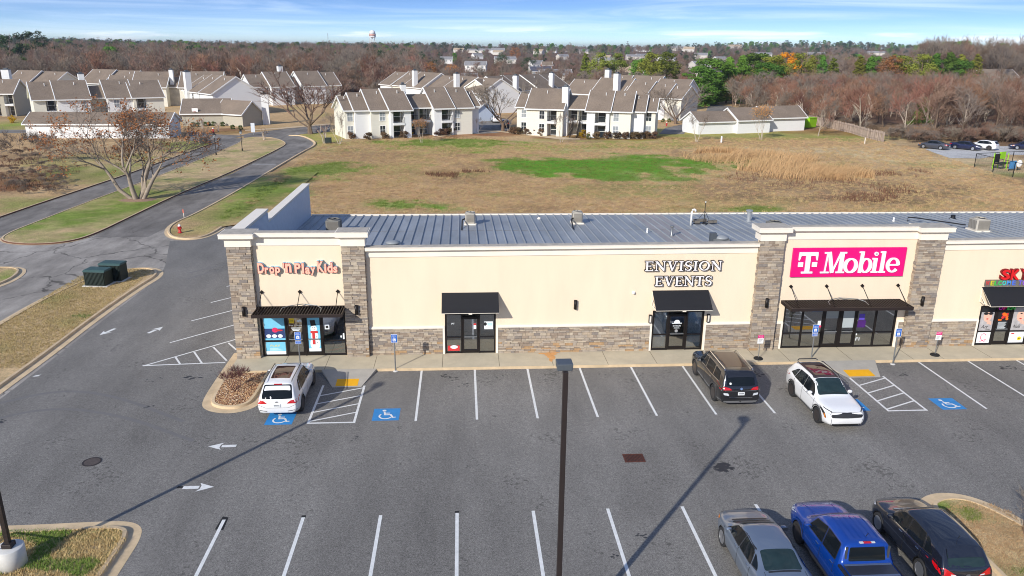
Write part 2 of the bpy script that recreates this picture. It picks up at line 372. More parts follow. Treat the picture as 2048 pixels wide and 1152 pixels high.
# ------------------------------------------------------------------ polygons on the ground
def fill_bm(pts, z, step=0):
    bm = bmesh.new(); vs = [bm.verts.new((p[0], p[1], z)) for p in pts]; f = bm.faces.new(vs); bm.normal_update()
    if f.normal.z < 0: bmesh.ops.reverse_faces(bm, faces=[f])
    bmesh.ops.triangulate(bm, faces=bm.faces[:])
    if step:
        for ax in (0, 1):
            lo = min(p[ax] for p in pts); hi = max(p[ax] for p in pts); k = math.floor(lo/step)+1
            while k*step < hi:
                co = [0, 0, 0]; co[ax] = k*step; no = [0, 0, 0]; no[ax] = 1
                bmesh.ops.bisect_plane(bm, geom=bm.verts[:]+bm.edges[:]+bm.faces[:], plane_co=co, plane_no=no, dist=1e-4); k += 1
    return bm
def sheet(name, pts, z, mat, parent=None, step=0, col=None):
    bm = fill_bm(pts, z, step); me = bpy.data.meshes.new(name); bm.to_mesh(me); bm.free(); me.materials.append(mat)
    if col: paint(me, col)
    return link(name, me, parent)
def paint(me, fn):
    n = len(me.vertices); co = np.empty(n*3); me.vertices.foreach_get('co', co); co = co.reshape(n, 3)
    c = np.ones((n, 4), np.float32); c[:, :3] = fn(co[:, 0], co[:, 1])
    a = me.attributes.new('col', 'FLOAT_COLOR', 'POINT'); a.data.foreach_set('color', c.ravel())
def smooth_path(pts, closed=False, k=4):
    'corner cutting'
    p = [tuple(map(float, v[:2])) for v in pts]
    for _ in range(3):
        n = len(p); o = []
        for i in range(n if closed else n-1):
            a, b = p[i], p[(i+1) % n]; o += [(a[0]*.75+b[0]*.25, a[1]*.75+b[1]*.25), (a[0]*.25+b[0]*.75, a[1]*.25+b[1]*.75)]
        p = o if closed else [p[0]]+o+[p[-1]]
    return p
def offset_path(pts, d, closed):
    n = len(pts); P = [Vector(p[:2]) for p in pts]; out = []
    for i in range(n):
        a = P[(i-1) % n] if (closed or i) else P[i]; b = P[(i+1) % n] if (closed or i < n-1) else P[i]
        t = (b-a)
        if t.length < 1e-6: t = Vector((1, 0))
        t.normalize(); out.append((P[i].x-t.y*d, P[i].y+t.x*d))
    return out
def strip(mb, A, B, za, zb, closed, mi=0):
    n = len(A); vs = [(p[0], p[1], za) for p in A]+[(p[0], p[1], zb) for p in B]; m = n if closed else n-1
    mb.add(vs, [(i, (i+1) % n, n+(i+1) % n, n+i) for i in range(m)], mi)
def kerb(name, pts, closed=False, side=1, gut=.42, w=.16, h=.14, parent=None, face=0, z=0.):
    'rolled concrete kerb: flush gutter on the road side, a vertical face and a level top; pts = edge of gutter on the road side'
    mb = MB(); a = pts; b = offset_path(pts, gut*side, closed); b2 = offset_path(pts, (gut+.03)*side, closed); c = offset_path(pts, (gut+w)*side, closed)
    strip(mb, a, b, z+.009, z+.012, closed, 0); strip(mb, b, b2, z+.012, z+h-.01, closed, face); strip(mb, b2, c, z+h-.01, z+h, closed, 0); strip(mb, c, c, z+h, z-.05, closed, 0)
    o = mb.build(name, [MAT['kerb'], MAT['kerb_face']], parent); return o, c

# ------------------------------------------------------------------ value noise and what grows where
def vn(x, y, s, seed=0):
    x = np.asarray(x)/s; y = np.asarray(y)/s; xi = np.floor(x).astype(np.int64); yi = np.floor(y).astype(np.int64); fx = x-xi; fy = y-yi
    fx = fx*fx*(3-2*fx); fy = fy*fy*(3-2*fy)
    def h(a, b):
        v = (a*374761393+b*668265263+seed*1442695041) & 0xffffffff; v = ((v ^ (v >> 13))*1274126177) & 0xffffffff; return ((v ^ (v >> 16)) & 0xffff)/65535.
    return (h(xi, yi)*(1-fx)+h(xi+1, yi)*fx)*(1-fy)+(h(xi, yi+1)*(1-fx)+h(xi+1, yi+1)*fx)*fy
DRY = np.array(srgb(190, 157, 114)); TAN = np.array(srgb(204, 182, 142)); GREEN = np.array(srgb(124, 142, 64)); BRIGHT = np.array(srgb(98, 150, 44))
OLIVE = np.array(srgb(160, 156, 84)); BROWN = np.array(srgb(138, 112, 84)); MULCH = np.array(srgb(138, 88, 58)); FOREST = np.array(srgb(110, 84, 66)); DIRT = np.array(srgb(214, 192, 150))
def E_(px, py, hw, hh):
    'patch seen in the photograph -> centre and half-axes on the ground'
    c = G(px, py); a = G(px-hw, py); b = G(px+hw, py); t = G(px, py-hh); d = G(px, py+hh)
    return (c[0], (t[1]+d[1])/2, abs(b[0]-a[0])/2, abs(t[1]-d[1])/2)
PATCH = [  # (ellipse, colour, strength, hardness)
 (E_(850, 288, 420, 12), OLIVE, 1), (E_(1500, 272, 260, 14), OLIVE, .9), (E_(1240, 292, 330, 9), OLIVE, .6), (E_(900, 284, 210, 7), GREEN, .75), (E_(1290, 296, 150, 4), GREEN, .5),
 (E_(1210, 328, 215, 19), BRIGHT, 1.1), (E_(1330, 345, 130, 20), BRIGHT, .8), (E_(1190, 380, 160, 14), GREEN, .45), (E_(1020, 388, 80, 7), GREEN, .6),
 (E_(820, 412, 110, 15), BRIGHT, .8), (E_(640, 345, 70, 22), GREEN, .8), (E_(545, 385, 90, 26), GREEN, .9), (E_(470, 425, 90, 22), GREEN, .8), (E_(700, 300, 90, 8), GREEN, .5), (E_(1515, 418, 50, 6), GREEN, .7),
 (E_(1650, 370, 250, 30), BROWN, .55), (E_(1750, 392, 120, 14), BROWN, .7), (E_(1480, 365, 90, 16), BROWN, .3), (E_(920, 348, 90, 9), BROWN, .4), (E_(1580, 300, 330, 7), TAN, .8), (E_(1880, 318, 150, 9), DIRT, .6), (E_(1960, 342, 120, 8), DIRT, .6),
 (E_(1860, 330, 70, 8), GREEN, .35), (E_(2030, 350, 60, 8), GREEN, .5), (E_(1640, 262, 70, 8), MULCH, .55), (E_(1700, 280, 70, 6), GREEN, .35), (E_(1900, 285, 150, 8), TAN, .6),
 (E_(50, 360, 110, 30), BROWN, .7), (E_(40, 368, 90, 18), MULCH, .6), (E_(150, 318, 130, 16), OLIVE, .5), (E_(200, 345, 110, 22), GREEN, .55), (E_(90, 405, 140, 16), GREEN, .7), (E_(30, 252, 60, 14), GREEN, .9), (E_(40, 290, 80, 10), DRY, .6),
 (E_(400, 285, 50, 14), GREEN, .55), (E_(400, 262, 90, 8), MULCH, .5), (E_(1000, 268, 60, 8), MULCH, .7), (E_(870, 272, 120, 5), MULCH, .6), (E_(1200, 275, 150, 4), MULCH, .6), (E_(650, 275, 50, 14), OLIVE, .8),
]
def gcol(x, y):
    x = np.asarray(x, float); y = np.asarray(y, float)
    n1 = vn(x, y, 9, 1); n2 = vn(x, y, 2.6, 2); n3 = vn(x, y, 27, 3); n4 = vn(x, y, .9, 9); nz = .5*n1+.3*n2+.2*n4
    t = np.clip((n3-.3)*1.4, 0, 1)[:, None]; c = DRY*(1-t)+(DRY*.6+TAN*.4)*t
    g = np.clip((n1*.6+n2*.4-.66)*5, 0, .45)[:, None]; c = c*(1-g)+OLIVE*g
    b = np.clip((vn(x, y, 6, 5)-.62)*3, 0, .5)[:, None]; c = c*(1-b)+BROWN*b
    for (cx, cy, a, bb), col, s in PATCH:
        d = np.sqrt(((x-cx)/a)**2+((y-cy)/bb)**2); w = np.clip((1.2-d+(nz-.5)*2.1)*1.5, 0, 1)*s*(.72+.5*n2); w = np.clip(w, 0, 1)[:, None]
        c = c*(1-w)+col*w
    far = np.clip((np.maximum(y-205, (x-78)*1.+np.clip(97-y, 0, 50)*-3)/25), 0, 1)
    far = np.where(y < 96, 0, far)[:, None]; c = c*(1-far)+FOREST*far
    return c*(.88+.24*n4)[:, None]
def lawncol(green):
    def f(x, y):
        x = np.asarray(x, float); y = np.asarray(y, float)
        w = green(x, y)+(vn(x, y, 3, 4)-.5)*.9+(vn(x, y, .8, 6)-.5)*.7; w = np.clip(w, 0, 1)[:, None]
        return (DRY*.5+TAN*.5)*(1-w)*(.85+.3*vn(x, y, .5, 8))[:, None]+GREEN*w*(.85+.3*vn(x, y, .5, 8))[:, None]
    return f
def hills(x, y):
    x = np.asarray(x, float); y = np.asarray(y, float)
    r = np.sqrt(x*x+y*y); k = np.clip((r-500)/900, 0, 1); k = k*k*(3-2*k)
    h = k*(vn(x, y, 700, 11)*10-4)+np.clip((r-1500)/4000, 0, 1)*6
    h += 22*np.exp(-((x-900)/430)**2-((y-2000)/300)**2)          # wooded rise right of centre
    h += 15*np.exp(-((x+900)/420)**2-((y-1250)/420)**2)          # rise beyond the left wood
    return h*np.clip((r-330)/200, 0, 1)

def setting():
    A = MAT
    xs = np.concatenate([-np.geomspace(9000, 66, 46), np.arange(-65, 112, .7), np.geomspace(113, 9000, 46)])
    ys = np.concatenate([-np.geomspace(400, 9, 12), np.arange(-8, 136, .7), np.geomspace(137, 13000, 74)])
    X, Y = np.meshgrid(xs, ys); x = X.ravel(); y = Y.ravel(); z = hills(x, y)-.03
    nx, ny = len(xs), len(ys); i = (np.arange(ny-1)[:, None]*nx+np.arange(nx-1)[None, :]).ravel()
    F = np.stack([i, i+1, i+nx+1, i+nx], 1)
    me = bpy.data.meshes.new('ground'); me.vertices.add(len(x)); me.vertices.foreach_set('co', np.stack([x, y, z], 1).astype(np.float32).ravel())
    me.loops.add(F.size); me.loops.foreach_set('vertex_index', F.ravel().astype(np.int32)); me.polygons.add(len(F))
    me.polygons.foreach_set('loop_start', (np.arange(len(F))*4).astype(np.int32)); me.polygons.foreach_set('loop_total', np.full(len(F), 4, np.int32))
    me.update(); me.validate(); me.materials.append(A['ground']); paint(me, gcol); struct(link('ground', me))

    # ---- roads
    lot = struct(sheet('parking_lot', [(-22.3, -60), (-22.3, 17.6), (-23, 20.6), (-25.4, 28.4), (-23.8, 28.6), (-22.5, 29.7), (-22.1, 34), (-12.4, 34), (-12.4, .5), (70, .5), (70, -60)], .002, A['asphalt']))
    ll = [(-44.5, 30), (-44.5, 37.9), (-44.2, 45.2), (-43.7, 53), (-43.1, 63.2), (-42.9, 75.6), (-42.6, 89.2), (-42.2, 99.8), (-43.3, 104.8)]
    ml = [(-40.5, 30.8), (-40.3, 37.1), (-39.9, 48.5), (-39.4, 55.8), (-38.9, 65.2), (-38.5, 83.6), (-38.5, 99.5), (-39.6, 103.5), (-39.4, 106), (-37.6, 107.2), (-34.6, 106.2), (-31.8, 101.8), (-30., 97), (-29.7, 91.6), (-30.5, 65.7), (-31.9, 50.8), (-32.3, 38.1), (-32.5, 30), (-33.8, 27.6), (-36.5, 27.1), (-39.3, 28.2)]
    rl = [(-32.5, 109.4), (-30.4, 109.4), (-27.4, 103), (-25.7, 97.6), (-25.4, 92.7), (-25.8, 88), (-26.3, 65.7), (-26.5, 51.4), (-27.1, 39.1), (-27.8, 35.5), (-27.3, 32.1), (-26, 29.4), (-24.2, 28.4), (-22.8, 29.2), (-22.3, 31), (-22.2, 33.4)]
    ti = [(-28.3, -30), (-28.4, 8.8), (-28.1, 14), (-27.4, 17.3), (-26.2, 19.4), (-24.4, 20.4), (-22.8, 19.6), (-22.1, 17.8), (-22.4, 15.2), (-22.6, 8.9), (-22.5, 2.6), (-22.6, -1.8), (-22.6, -30)]
    si = [(-60, 20.9), (-35, 20.9), (-33.2, 20.5), (-32.3, 19.2), (-31.9, 17), (-32.3, 15), (-34, 13), (-60, 12)]
    def px(*ps): return [G(*p) for p in ps]
    struct(sheet('cross_road', [(-75, -4), (-75, 36.), (-22.2, 36.), (-22.2, -4)], -.012, A['road']))
    struct(sheet('entrance_road', ll[:]+ml[8:5:-1]+[(-38.6, 70), (-39, 60), (-39.6, 50), (-40.2, 40), (-40.5, 30)], -.006, A['drive']))
    struct(sheet('exit_road', [(-32.5, 30), (-32.2, 40), (-31.8, 50.8), (-30.4, 65.7), (-29.6, 91.6), (-29.6, 97), (-31.6, 102.2), (-34.4, 106.6), (-33, 111)]+[(p[0], p[1]) for p in rl[:9]]+[(-27.8, 30)], -.006, A['drive']))
    struct(sheet('apartment_drive', px((436, 287), (400, 284), (372, 280), (366, 272), (380, 262), (420, 268), (480, 271), (500, 266), (575, 257), (660, 250), (660, 263), (628, 266), (602, 268), (588, 272), (590, 290), (560, 300), (500, 290), (486, 272), (470, 276)), .004, A['drive']))
    struct(sheet('far_drive', [(-130, 112), (-75, 113.5), (-74.9, 119.5), (-130, 119)], -.004, A['drive']))
    struct(sheet('parking_bay', px((944, 268), (990, 266), (1016, 262), (1024, 240), (948, 240)), -.004, A['drive']))
    struct(sheet('side_drive', px((1318, 268), (1368, 268), (1372, 262), (1415, 238), (1500, 222), (1460, 212), (1418, 208), (1405, 240), (1330, 256)), -.004, A['drive']))
    struct(sheet('gravel_lot', px((1850, 298), (1870, 306), (1900, 316), (1960, 317), (2010, 309), (2300, 316), (2300, 297), (1995, 292), (1900, 292)), -.004, A['gravel_lot']))
    struct(sheet('footpath', px((860, 277), (900, 271), (960, 262), (1000, 264), (1050, 270), (1120, 279), (1160, 279), (1160, 277), (1060, 269), (1000, 262), (960, 260), (890, 269)), .006, A['kerb']))
    struct(sheet('far_footpath', px((490, 262), (560, 258), (660, 249), (660, 247), (560, 255.5), (490, 260)), .012, A['kerb']))
    # ---- kerbs, medians and planted islands
    def island(name, outer, lawn, closed=True, side=1, k=4, z=.1, face=0, gut=.42, w=.16, step=.6, knm='kerb'):
        p = smooth_path(outer, closed, k); o, c = kerb(knm, p, closed, side, gut=gut, face=face, w=w); struct(o)
        if lawn: struct(sheet(name, c, z, A['lawn'], None, step, lawn))
        return c
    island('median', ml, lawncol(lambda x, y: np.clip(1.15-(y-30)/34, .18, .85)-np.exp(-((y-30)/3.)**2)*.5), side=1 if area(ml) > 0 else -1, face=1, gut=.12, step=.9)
    island('utility_island', ti, lawncol(lambda x, y: .1+0*x), side=1 if area(ti) > 0 else -1, face=0)
    island('road_island', si, lawncol(lambda x, y: .25+0*x), side=1 if area(si) > 0 else -1)
    p = smooth_path(rl, False, 4); o, c = kerb('kerb', p, False, 1, gut=.26, face=0, w=.18); struct(o)
    if c[50][0] < p[50][0]: bpy.data.objects.remove(o); o, c = kerb('kerb', p, False, -1, gut=.26, face=0, w=.18); struct(o)
    struct(sheet('verge', [v for v in c if v[1] < 66]+[(-19.5, 36), (-19.5, 66)], .08, A['ground'], None, .7, gcol))
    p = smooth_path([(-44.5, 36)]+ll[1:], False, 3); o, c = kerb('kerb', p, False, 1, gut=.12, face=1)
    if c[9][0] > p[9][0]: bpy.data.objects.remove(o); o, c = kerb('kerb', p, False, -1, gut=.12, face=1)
    struct(o)
    g2 = [G(*q) for q in ((444, 283.5), (436, 287.5), (423, 290.5), (398, 299))]
    bl = [(-40, -12.85), (-16.6, -12.85), (-13.3, -12.72), (-12.3, -12.75), (-11.75, -13.1), (-11.55, -13.7), (-11.5, -14.6), (-11.5, -40), (-40, -40)]
    island('corner_island', bl, lawncol(lambda x, y: .1+0*x), side=1 if area(bl) > 0 else -1, k=5, step=.4)
    br = [(15.9, -40), (15.95, -14), (16.15, -13.0), (16.8, -12.55), (17.5, -12.4), (18.3, -12.6), (18.95, -13.3), (19.5, -14.6), (20.4, -18), (20.6, -40)]
    island('end_island', br, lawncol(lambda x, y: .16+.6*np.exp(-((x-17.6)/.5)**2-((y+13.9)/.5)**2)+.6*np.exp(-((x-16.9)/.4)**2-((y+13.4)/.35)**2)), side=1 if area(br) > 0 else -1, k=5, step=.3)
    pl = [(-13.0, 2.8), (-12.95, -.7), (-12.85, -3.3), (-12.45, -4.1), (-11.6, -4.5), (-10.8, -4.45), (-10.15, -3.9), (-10.0, -3.0), (-10.0, .02)]
    pp = smooth_path(pl, False, 5); o, c = kerb('kerb', pp, False, 1, gut=.4)
    if c[16][0] < pp[16][0]: bpy.data.objects.remove(o); o, c = kerb('kerb', pp, False, -1, gut=.4)
    struct(o)
    struct(sheet('planting_bed', [q for q in c if q[1] < -.15]+[(-10.6, -.15), (-12.4, -.15)], .09, A['kerb_dirt']))
    mb = MB(); q = random.Random(3); poly = [Vector(v) for v in c if v[1] < -.12]
    tones = [M('pebble_%s' % n, srgb(*k), .9, var=.15) for n, k in (('tan', (188, 152, 112)), ('brown', (150, 106, 76)), ('pale', (212, 188, 158)), ('dark', (116, 84, 66)))]
    while len(mb.v) < 84000:
        x = q.uniform(-12.6, -10.3); y = q.uniform(-4.1, -.16)
        if not inside(x, y, poly): continue
        r = q.uniform(.018, .042); mb.blob((x, y, .1+q.uniform(0, .03)), (r*q.uniform(.8, 1.4), r, r*.75), q.random(), 5, 3, .2, mi=q.choice((0, 0, 0, 1, 1, 2, 3)))
    tag(mb.build('gravel', tones, None), 'tan and brown river pebbles filling the kerbed planting bed', 'gravel', kind='stuff')
    # ---- pavement along the shops
    sw = struct(sheet('pavement', [(-12.5, 0), (-7.85, 0), (-7.75, .02), (-5.15, .02), (-5.05, 0), (18.35, 0), (18.5, .02), (21.35, .02), (21.5, 0), (60, 0), (60, 2.2), (-12.5, 2.2)], .15, A['concrete']))
    mb = MB()
    for a, b in ((-12.5, -7.8), (-5.1, 18.4), (21.45, 60)):
        mb.box(a, b, -.012, .0, -.02, .152, 0)
    mb.build('kerb_edge', A['kerb'], sw)
    mb = MB(); x = -12.5
    for x in [-9.9, -7.7, -5.2, -1.68, 1.29, 4.1, 7.0, 9.6, 12.6, 15.1, 16.8, 20.2, 23.6, 25.3, 28.0, 31, 34, 37, 40]:
        mb.box(x-.012, x+.012, .03, 2.0, .1, .1535)
    mb.build('joint', A['joint'], sw)
    for k, (a, b) in enumerate((((-7.85, -7.0, -5.6, -5.05), -1.9), ((18.4, 19.05, 20.75, 21.45), -1.88))):
        mb = MB(); x0, x1, x2, x3 = a
        mb.add([(x0, .02, .151), (x0+.25, .02, .151), (x3-.3, .02, .151), (x3, .02, .151), (x1, b, .012), (x1+.12, b, .012), (x2-.12, b, .012), (x2, b, .012), (x0, .02, 0), (x3, .02, 0)], [(0, 4, 5, 1), (1, 5, 6, 2), (2, 6, 7, 3), (0, 8, 4), (3, 7, 9)])
        r = mb.build('ramp', A['ramp'], sw); yb = b+.12
        mb = MB(); s = (.151-.012)/(.02-b); za = .012+.12*s+.004; zb = .012+.85*s+.004
        mb.add([(x1+.12, yb, za), (x2-.2, yb, za), (x2-.2, yb+.73, zb), (x1+.12, yb+.73, zb)], [(0, 1, 2, 3)])
        for i in range(12):
            for j in range(7):
                u = x1+.2+i*(x2-x1-.48)/11; v = yb+.07+j*.098; zz = za+(v-yb)*s; mb.add([(u-.018, v-.018, zz+.004), (u+.018, v-.018, zz+.004), (u+.018, v+.018, zz+.006), (u-.018, v+.018, zz+.006)], [(0, 1, 2, 3)])
        mb.build('tactile_paving', A['yellow'], sw)
    return lot, sw
def area(p): return sum(p[i-1][0]*p[i][1]-p[i][0]*p[i-1][1] for i in range(len(p)))/2
def inside(x, y, poly):
    c = False; n = len(poly)
    for i in range(n):
        a, b = poly[i-1], poly[i]
        if (a[1] > y) != (b[1] > y) and x < (b[0]-a[0])*(y-a[1])/(b[1]-a[1])+a[0]: c = not c
    return c

def markings(lot):
    A = MAT; Z = .007
    def flat(name, polys, mat, z=Z):
        mb = MB()
        for p in polys: mb.add([(x, y, z) for x, y in p], [tuple(range(len(p)))])
        return mb.build(name, mat, lot)
    def seg(a, b, w=.11):
        d = (Vector(b)-Vector(a)).normalized(); n = Vector((-d.y, d.x))*w/2
        return [tuple(Vector(a)+n), tuple(Vector(a)-n), tuple(Vector(b)-n), tuple(Vector(b)+n)]
    for x in (-2.74, 0, 2.74, 5.48, 8.2, 10.96, 13.72, 23.88, 26.66, 29.4, 32.1):
        flat('stall_line', [seg((x, -.03), (x, -5.62))], A['line'])
    for x in (-9.05, -6.3, -3.58, -.86, 1.88, 4.6, 7.35, 10.1, 12.85):
        flat('stall_line', [seg((x, -12.83), (x, -18.4), .12)], A['line'])
    mb_bl = [[(-9.15, -12.62), (-8.93, -12.7), (-8.9, -13.45), (-9.2, -13.4)]]
    flat('paint_blackout', mb_bl, A['rubber'], .0045)
    for x in (-6.3, -.86): flat('paint_blackout', [[(x-.08, -12.7), (x+.08, -12.7), (x+.08, -12.83), (x-.08, -12.83)]], A['rubber'], .0045)
    flat('paint_blackout', [[(-11.45, -10.68), (-11.2, -10.68), (-11.2, -10.55), (-11.4, -10.55)]], A['rubber'], .0045)
    for a in (((-17.0, 4.5), (-13.6, 7.9)), ((-17.0, 8.1), (-13.6, 11.4)), ((-16.9, 11.6), (-13.6, 14.9)), ((-16.9, 15.1), (-13.6, 18.4)), ((-14.6, 10.3), (-13.4, 11.9))): flat('stall_line', [seg(*a)], A['line'])
    T = [seg((-17.25, 1.25), (-13.1, 1.5)), seg((-17.2, 1.2), (-13.35, 5.0))]
    R = [seg(a, b, .1) for a, b in (((-15.95, 2.35), (-15.4, 1.42)), ((-15.2, 3.05), (-14.3, 1.47)), ((-14.4, 3.75), (-13.1, 1.75)), ((-13.75, 4.35), (-13.0, 3.25)))]
    flat('hatched_zone', T[:1], A['line']); flat('hatched_zone', T[1:], A['line'], .0075); flat('hatched_zone', R, A['line'], .0065)
    for x0, x1, ye in ((-7.48, -5.46, 0), (19.12, 20.95, 0)):
        flat('hatched_zone', [seg((x0, -1.62), (x0, -5.68)), seg((x1, -1.75), (x1, -5.68))], A['line'])
        flat('hatched_zone', [seg((x0, -5.62), (x1, -5.62))]+[seg((x0, y), (x1, y+.84), .09) for y in (-2.82, -3.7, -4.58, -5.46)], A['line'], .0065)
    flat('stop_line', [seg((-30., 73.5), (-26.7, 73.5), .3)], A['line'])
    def sym(cx, cy, fade=0):
        p = flat('accessible_bay_symbol', [[(cx-.6, cy-.6), (cx+.6, cy-.6), (cx+.6, cy+.6), (cx-.6, cy+.6)]], A['blue_paint'], .0055)
        mb = MB()
        stroke(mb, [(cx-.1, cy+.24), (cx-.06, cy-.04), (cx+.2, cy-.04), (cx+.32, cy-.32), (cx+.44, cy-.28)], .085, 0, 0)
        stroke(mb, [(cx-.08, cy+.12), (cx+.16, cy+.12)], .075, 0, 0)
        stroke(mb, arc(cx-.02, cy-.16, .28, .27, 140, 335, 14), .075, 0, 0)
        stroke(mb, arc(cx-.12, cy+.38, .045, .045, 0, 360, 10)[:-1], .09, 0, 0, True)
        mb.v = [(v[0], v[2], .0095+.00015*(i % 7)) for i, v in enumerate(mb.v)]
        mb.build('wheelchair_mark', A['line'], p)
    sym(-8.78, -5.1); sym(-4.1, -4.92); sym(22.35, -5.02); sym(17.7, -4.95)
    def arrow(x, y, ang, L=1.15):
        c, s = math.cos(ang), math.sin(ang); pt = lambda a, b: (x+a*c-b*s, y+a*s+b*c)
        flat('direction_arrow', [[pt(-L/2, -.1), pt(0.02, -.1), pt(.02, .1), pt(-L/2, .1)], [pt(L/2, 0), pt(-.02, .3), pt(.08, 0.12), pt(.08, -.12), pt(-.02, -.3)]], A['line'])
    arrow(-10.65, -7.52, PI); arrow(-10.62, -10.66, 0); arrow(-21.2, 6.4, math.radians(-112)); arrow(-18.55, 6.6, math.radians(66))
    flat('paint_fragment', [[(-22.15, .05), (-21.9, .1), (-21.85, .32), (-22.1, .2)]], A['line'])
    st = M('oil_stain', srgb(50, 50, 52), .7, var=.3, scale=4)
    q = random.Random(11)
    def spl(cx, cy, r, n, sz):
        P = []
        for i in range(n):
            a = q.uniform(0, 2*PI); d = r*q.random()**.8; k = q.uniform(.3, 1)*sz; x, y = cx+d*math.cos(a)*1.3, cy+d*math.sin(a)
            P.append([(x+k*math.cos(2*PI*j/7)*q.uniform(.6, 1.3)*1.5, y+k*math.sin(2*PI*j/7)*q.uniform(.6, 1.3)) for j in range(7)])
        mb = MB()
        for i, p in enumerate(P): mb.add([(x, y, .0035+.00003*i) for x, y in p], [tuple(range(len(p)))])
        mb.build('oil_stain', st, lot)
    for a in ((-1.3, -.9, .45, 16, .07), (-.5, -1.9, .3, 10, .05), (1.4, -.9, .5, 14, .035), (4, -.8, .5, 14, .035), (6.9, -.9, .5, 16, .035), (12.9, -1.2, .3, 8, .06), (14.3, -1.1, .5, 22, .09), (22.1, -1.5, .35, 10, .07), (28.3, -1.0, .5, 14, .1), (9.8, -10.2, .3, 46, .11), (9.8, -10.2, .75, 50, .03), (25.0, -1.1, .4, 8, .05), (5.5, -14.5, .15, 8, .05), (4.4, -15.6, .15, 6, .05), (-14.1, -.3, .35, 10, .09), (-15.1, -3.6, .2, 6, .07), (-12.9, 9.4, .3, 8, .07), (-16, -.6, .4, 8, .05), (-3.5, -6.3, .2, 5, .06), (-5.2, -7, .3, 6, .06), (.8, -5.3, .15, 5, .06), (-21, -4.8, .2, 5, .08)): spl(*a)
    os_ = M('rust_stain', srgb(214, 158, 98), .9, var=.2, scale=3); mb = MB()
    for i, (x, y, rx, ry) in enumerate(((4.1, 1.55, .34, .3), (4.12, 1.2, .2, .35), (4.05, .8, .1, .3), (4.35, 1.75, .3, .1), (3.75, 1.7, .25, .12))):
        mb.add([(x+rx*math.cos(2*PI*j/11)*q.uniform(.7, 1.2), min(1.84, y+ry*math.sin(2*PI*j/11)*q.uniform(.7, 1.2)), .1545+.0003*i) for j in range(11)], [tuple(range(11))])
    mb.build('rust_stain', os_, PAVE)
    tr = M('tyre_track', srgb(109, 107, 105), .85, var=.1, scale=2)
    for pts, w in (([(-22.2, -3), (-20, -1.5), (-17, -2.4), (-13, -5.2)], .2), ([(-22, -5), (-19.6, -3.4), (-16, -4.4), (-12, -7)], .2), ([(-20.2, 17), (-18.6, 19.6), (-16.4, 20.6), (-14, 20)], .16), ([(-20.6, 18.6), (-18.2, 21.4), (-15.5, 22), (-13.6, 21.2)], .16)):
        p = smooth_path(pts, False); a, b = offset_path(p, w/2, False), offset_path(p, -w/2, False); mb = MB(); strip(mb, a, b, .0029, .0029, False); mb.build('tyre_track', tr, lot)
    # manhole and drain belong to the lot but can be lifted out
    t = thing('manhole_cover', 'round iron manhole cover in the driving aisle on the left', 'manhole cover', (-15.45, -8.56, .004))
    MB().lathe((0, 0, 0), [(.3, 0), (.3, .008), (0.0, .008)], 28).build('lid', M('cast_iron', srgb(92, 82, 76), .7, .3, var=.3, scale=9), t)
    mb = MB(); o = MB().lathe((0, 0, 0), [(.3, 0), (.3, .013), (.36, .013), (.36, 0)], 28).build('rim', M('iron_rim', srgb(60, 54, 52), .7, .3, var=.2), t)
    t = thing('drain_grate', 'rusty rectangular storm drain grate in the asphalt', 'drain grate', (6.33, -9.32, .004))
    rust = M('rusty_iron', srgb(92, 52, 42), .8, .2, var=.35, scale=6)
    mb = MB().box(-.42, .42, -.32, .32, 0, .004); mb.build('pit', A['acfan'], t)
    mb = MB(); mb.box(-.42, .42, -.32, -.27, .0045, .02).box(-.42, .42, .27, .32, .0045, .02).box(-.42, -.37, -.27, .27, .0045, .02).box(.37, .42, -.27, .27, .0045, .02)
    for i in range(13): x = -.34+i*.0567; mb.box(x-.014, x+.014, -.27, .27, .0045, .018)
    mb.build('bars', rust, t)

# ------------------------------------------------------------------ the shops
STONE = None
def stones(mb, x0, x1, z0, z1, y, q, sx=None, rust=.35):
    'coursed stone veneer on the plane y facing -Y (or on plane sx facing +-X when sx is given: x0..x1 is then a y range)'
    z = z0
    while z < z1-.02:
        h = min(q.choice((.075, .1, .1, .13, .16)), z1-z)
        if z1-z-h < .05: h = z1-z
        x = x0-(0 if sx is None else 0)
        while x < x1-.01:
            w = q.uniform(.16, .52)*(1 if h > .09 else 1.2)
            if x1-x-w < .12: w = x1-x
            g = .006; d = q.uniform(.0, .045)
            p = q.random(); low = max(0, 1-(z-z0)/.7)
            mi = 5 if p < low*rust else q.choice((0, 0, 0, 1, 1, 2, 2, 3, 4))
            if sx is None: mb.box(x+g, x+w-g, y-.02-d, y+.03, z+g, z+h-g, mi)
            else:
                s = 1 if sx[1] > 0 else -1; a, b = sx[0]-.03*s, sx[0]+(.02+d)*s
                mb.box(min(a, b), max(a, b), x+g, x+w-g, z+g, z+h-g, mi)
            x += w
        z += h
def cornice_prof(h, e): # out, up
    return [(0, 0), (.05, 0), (.05, h*.50), (.09, h*.54), (e*.55, h*.66), (e, h*.70), (e, h*.93), (e+.02, h*.95), (e+.02, h), (-.3, h), (-.3, h*.7), (0, h*.7)]
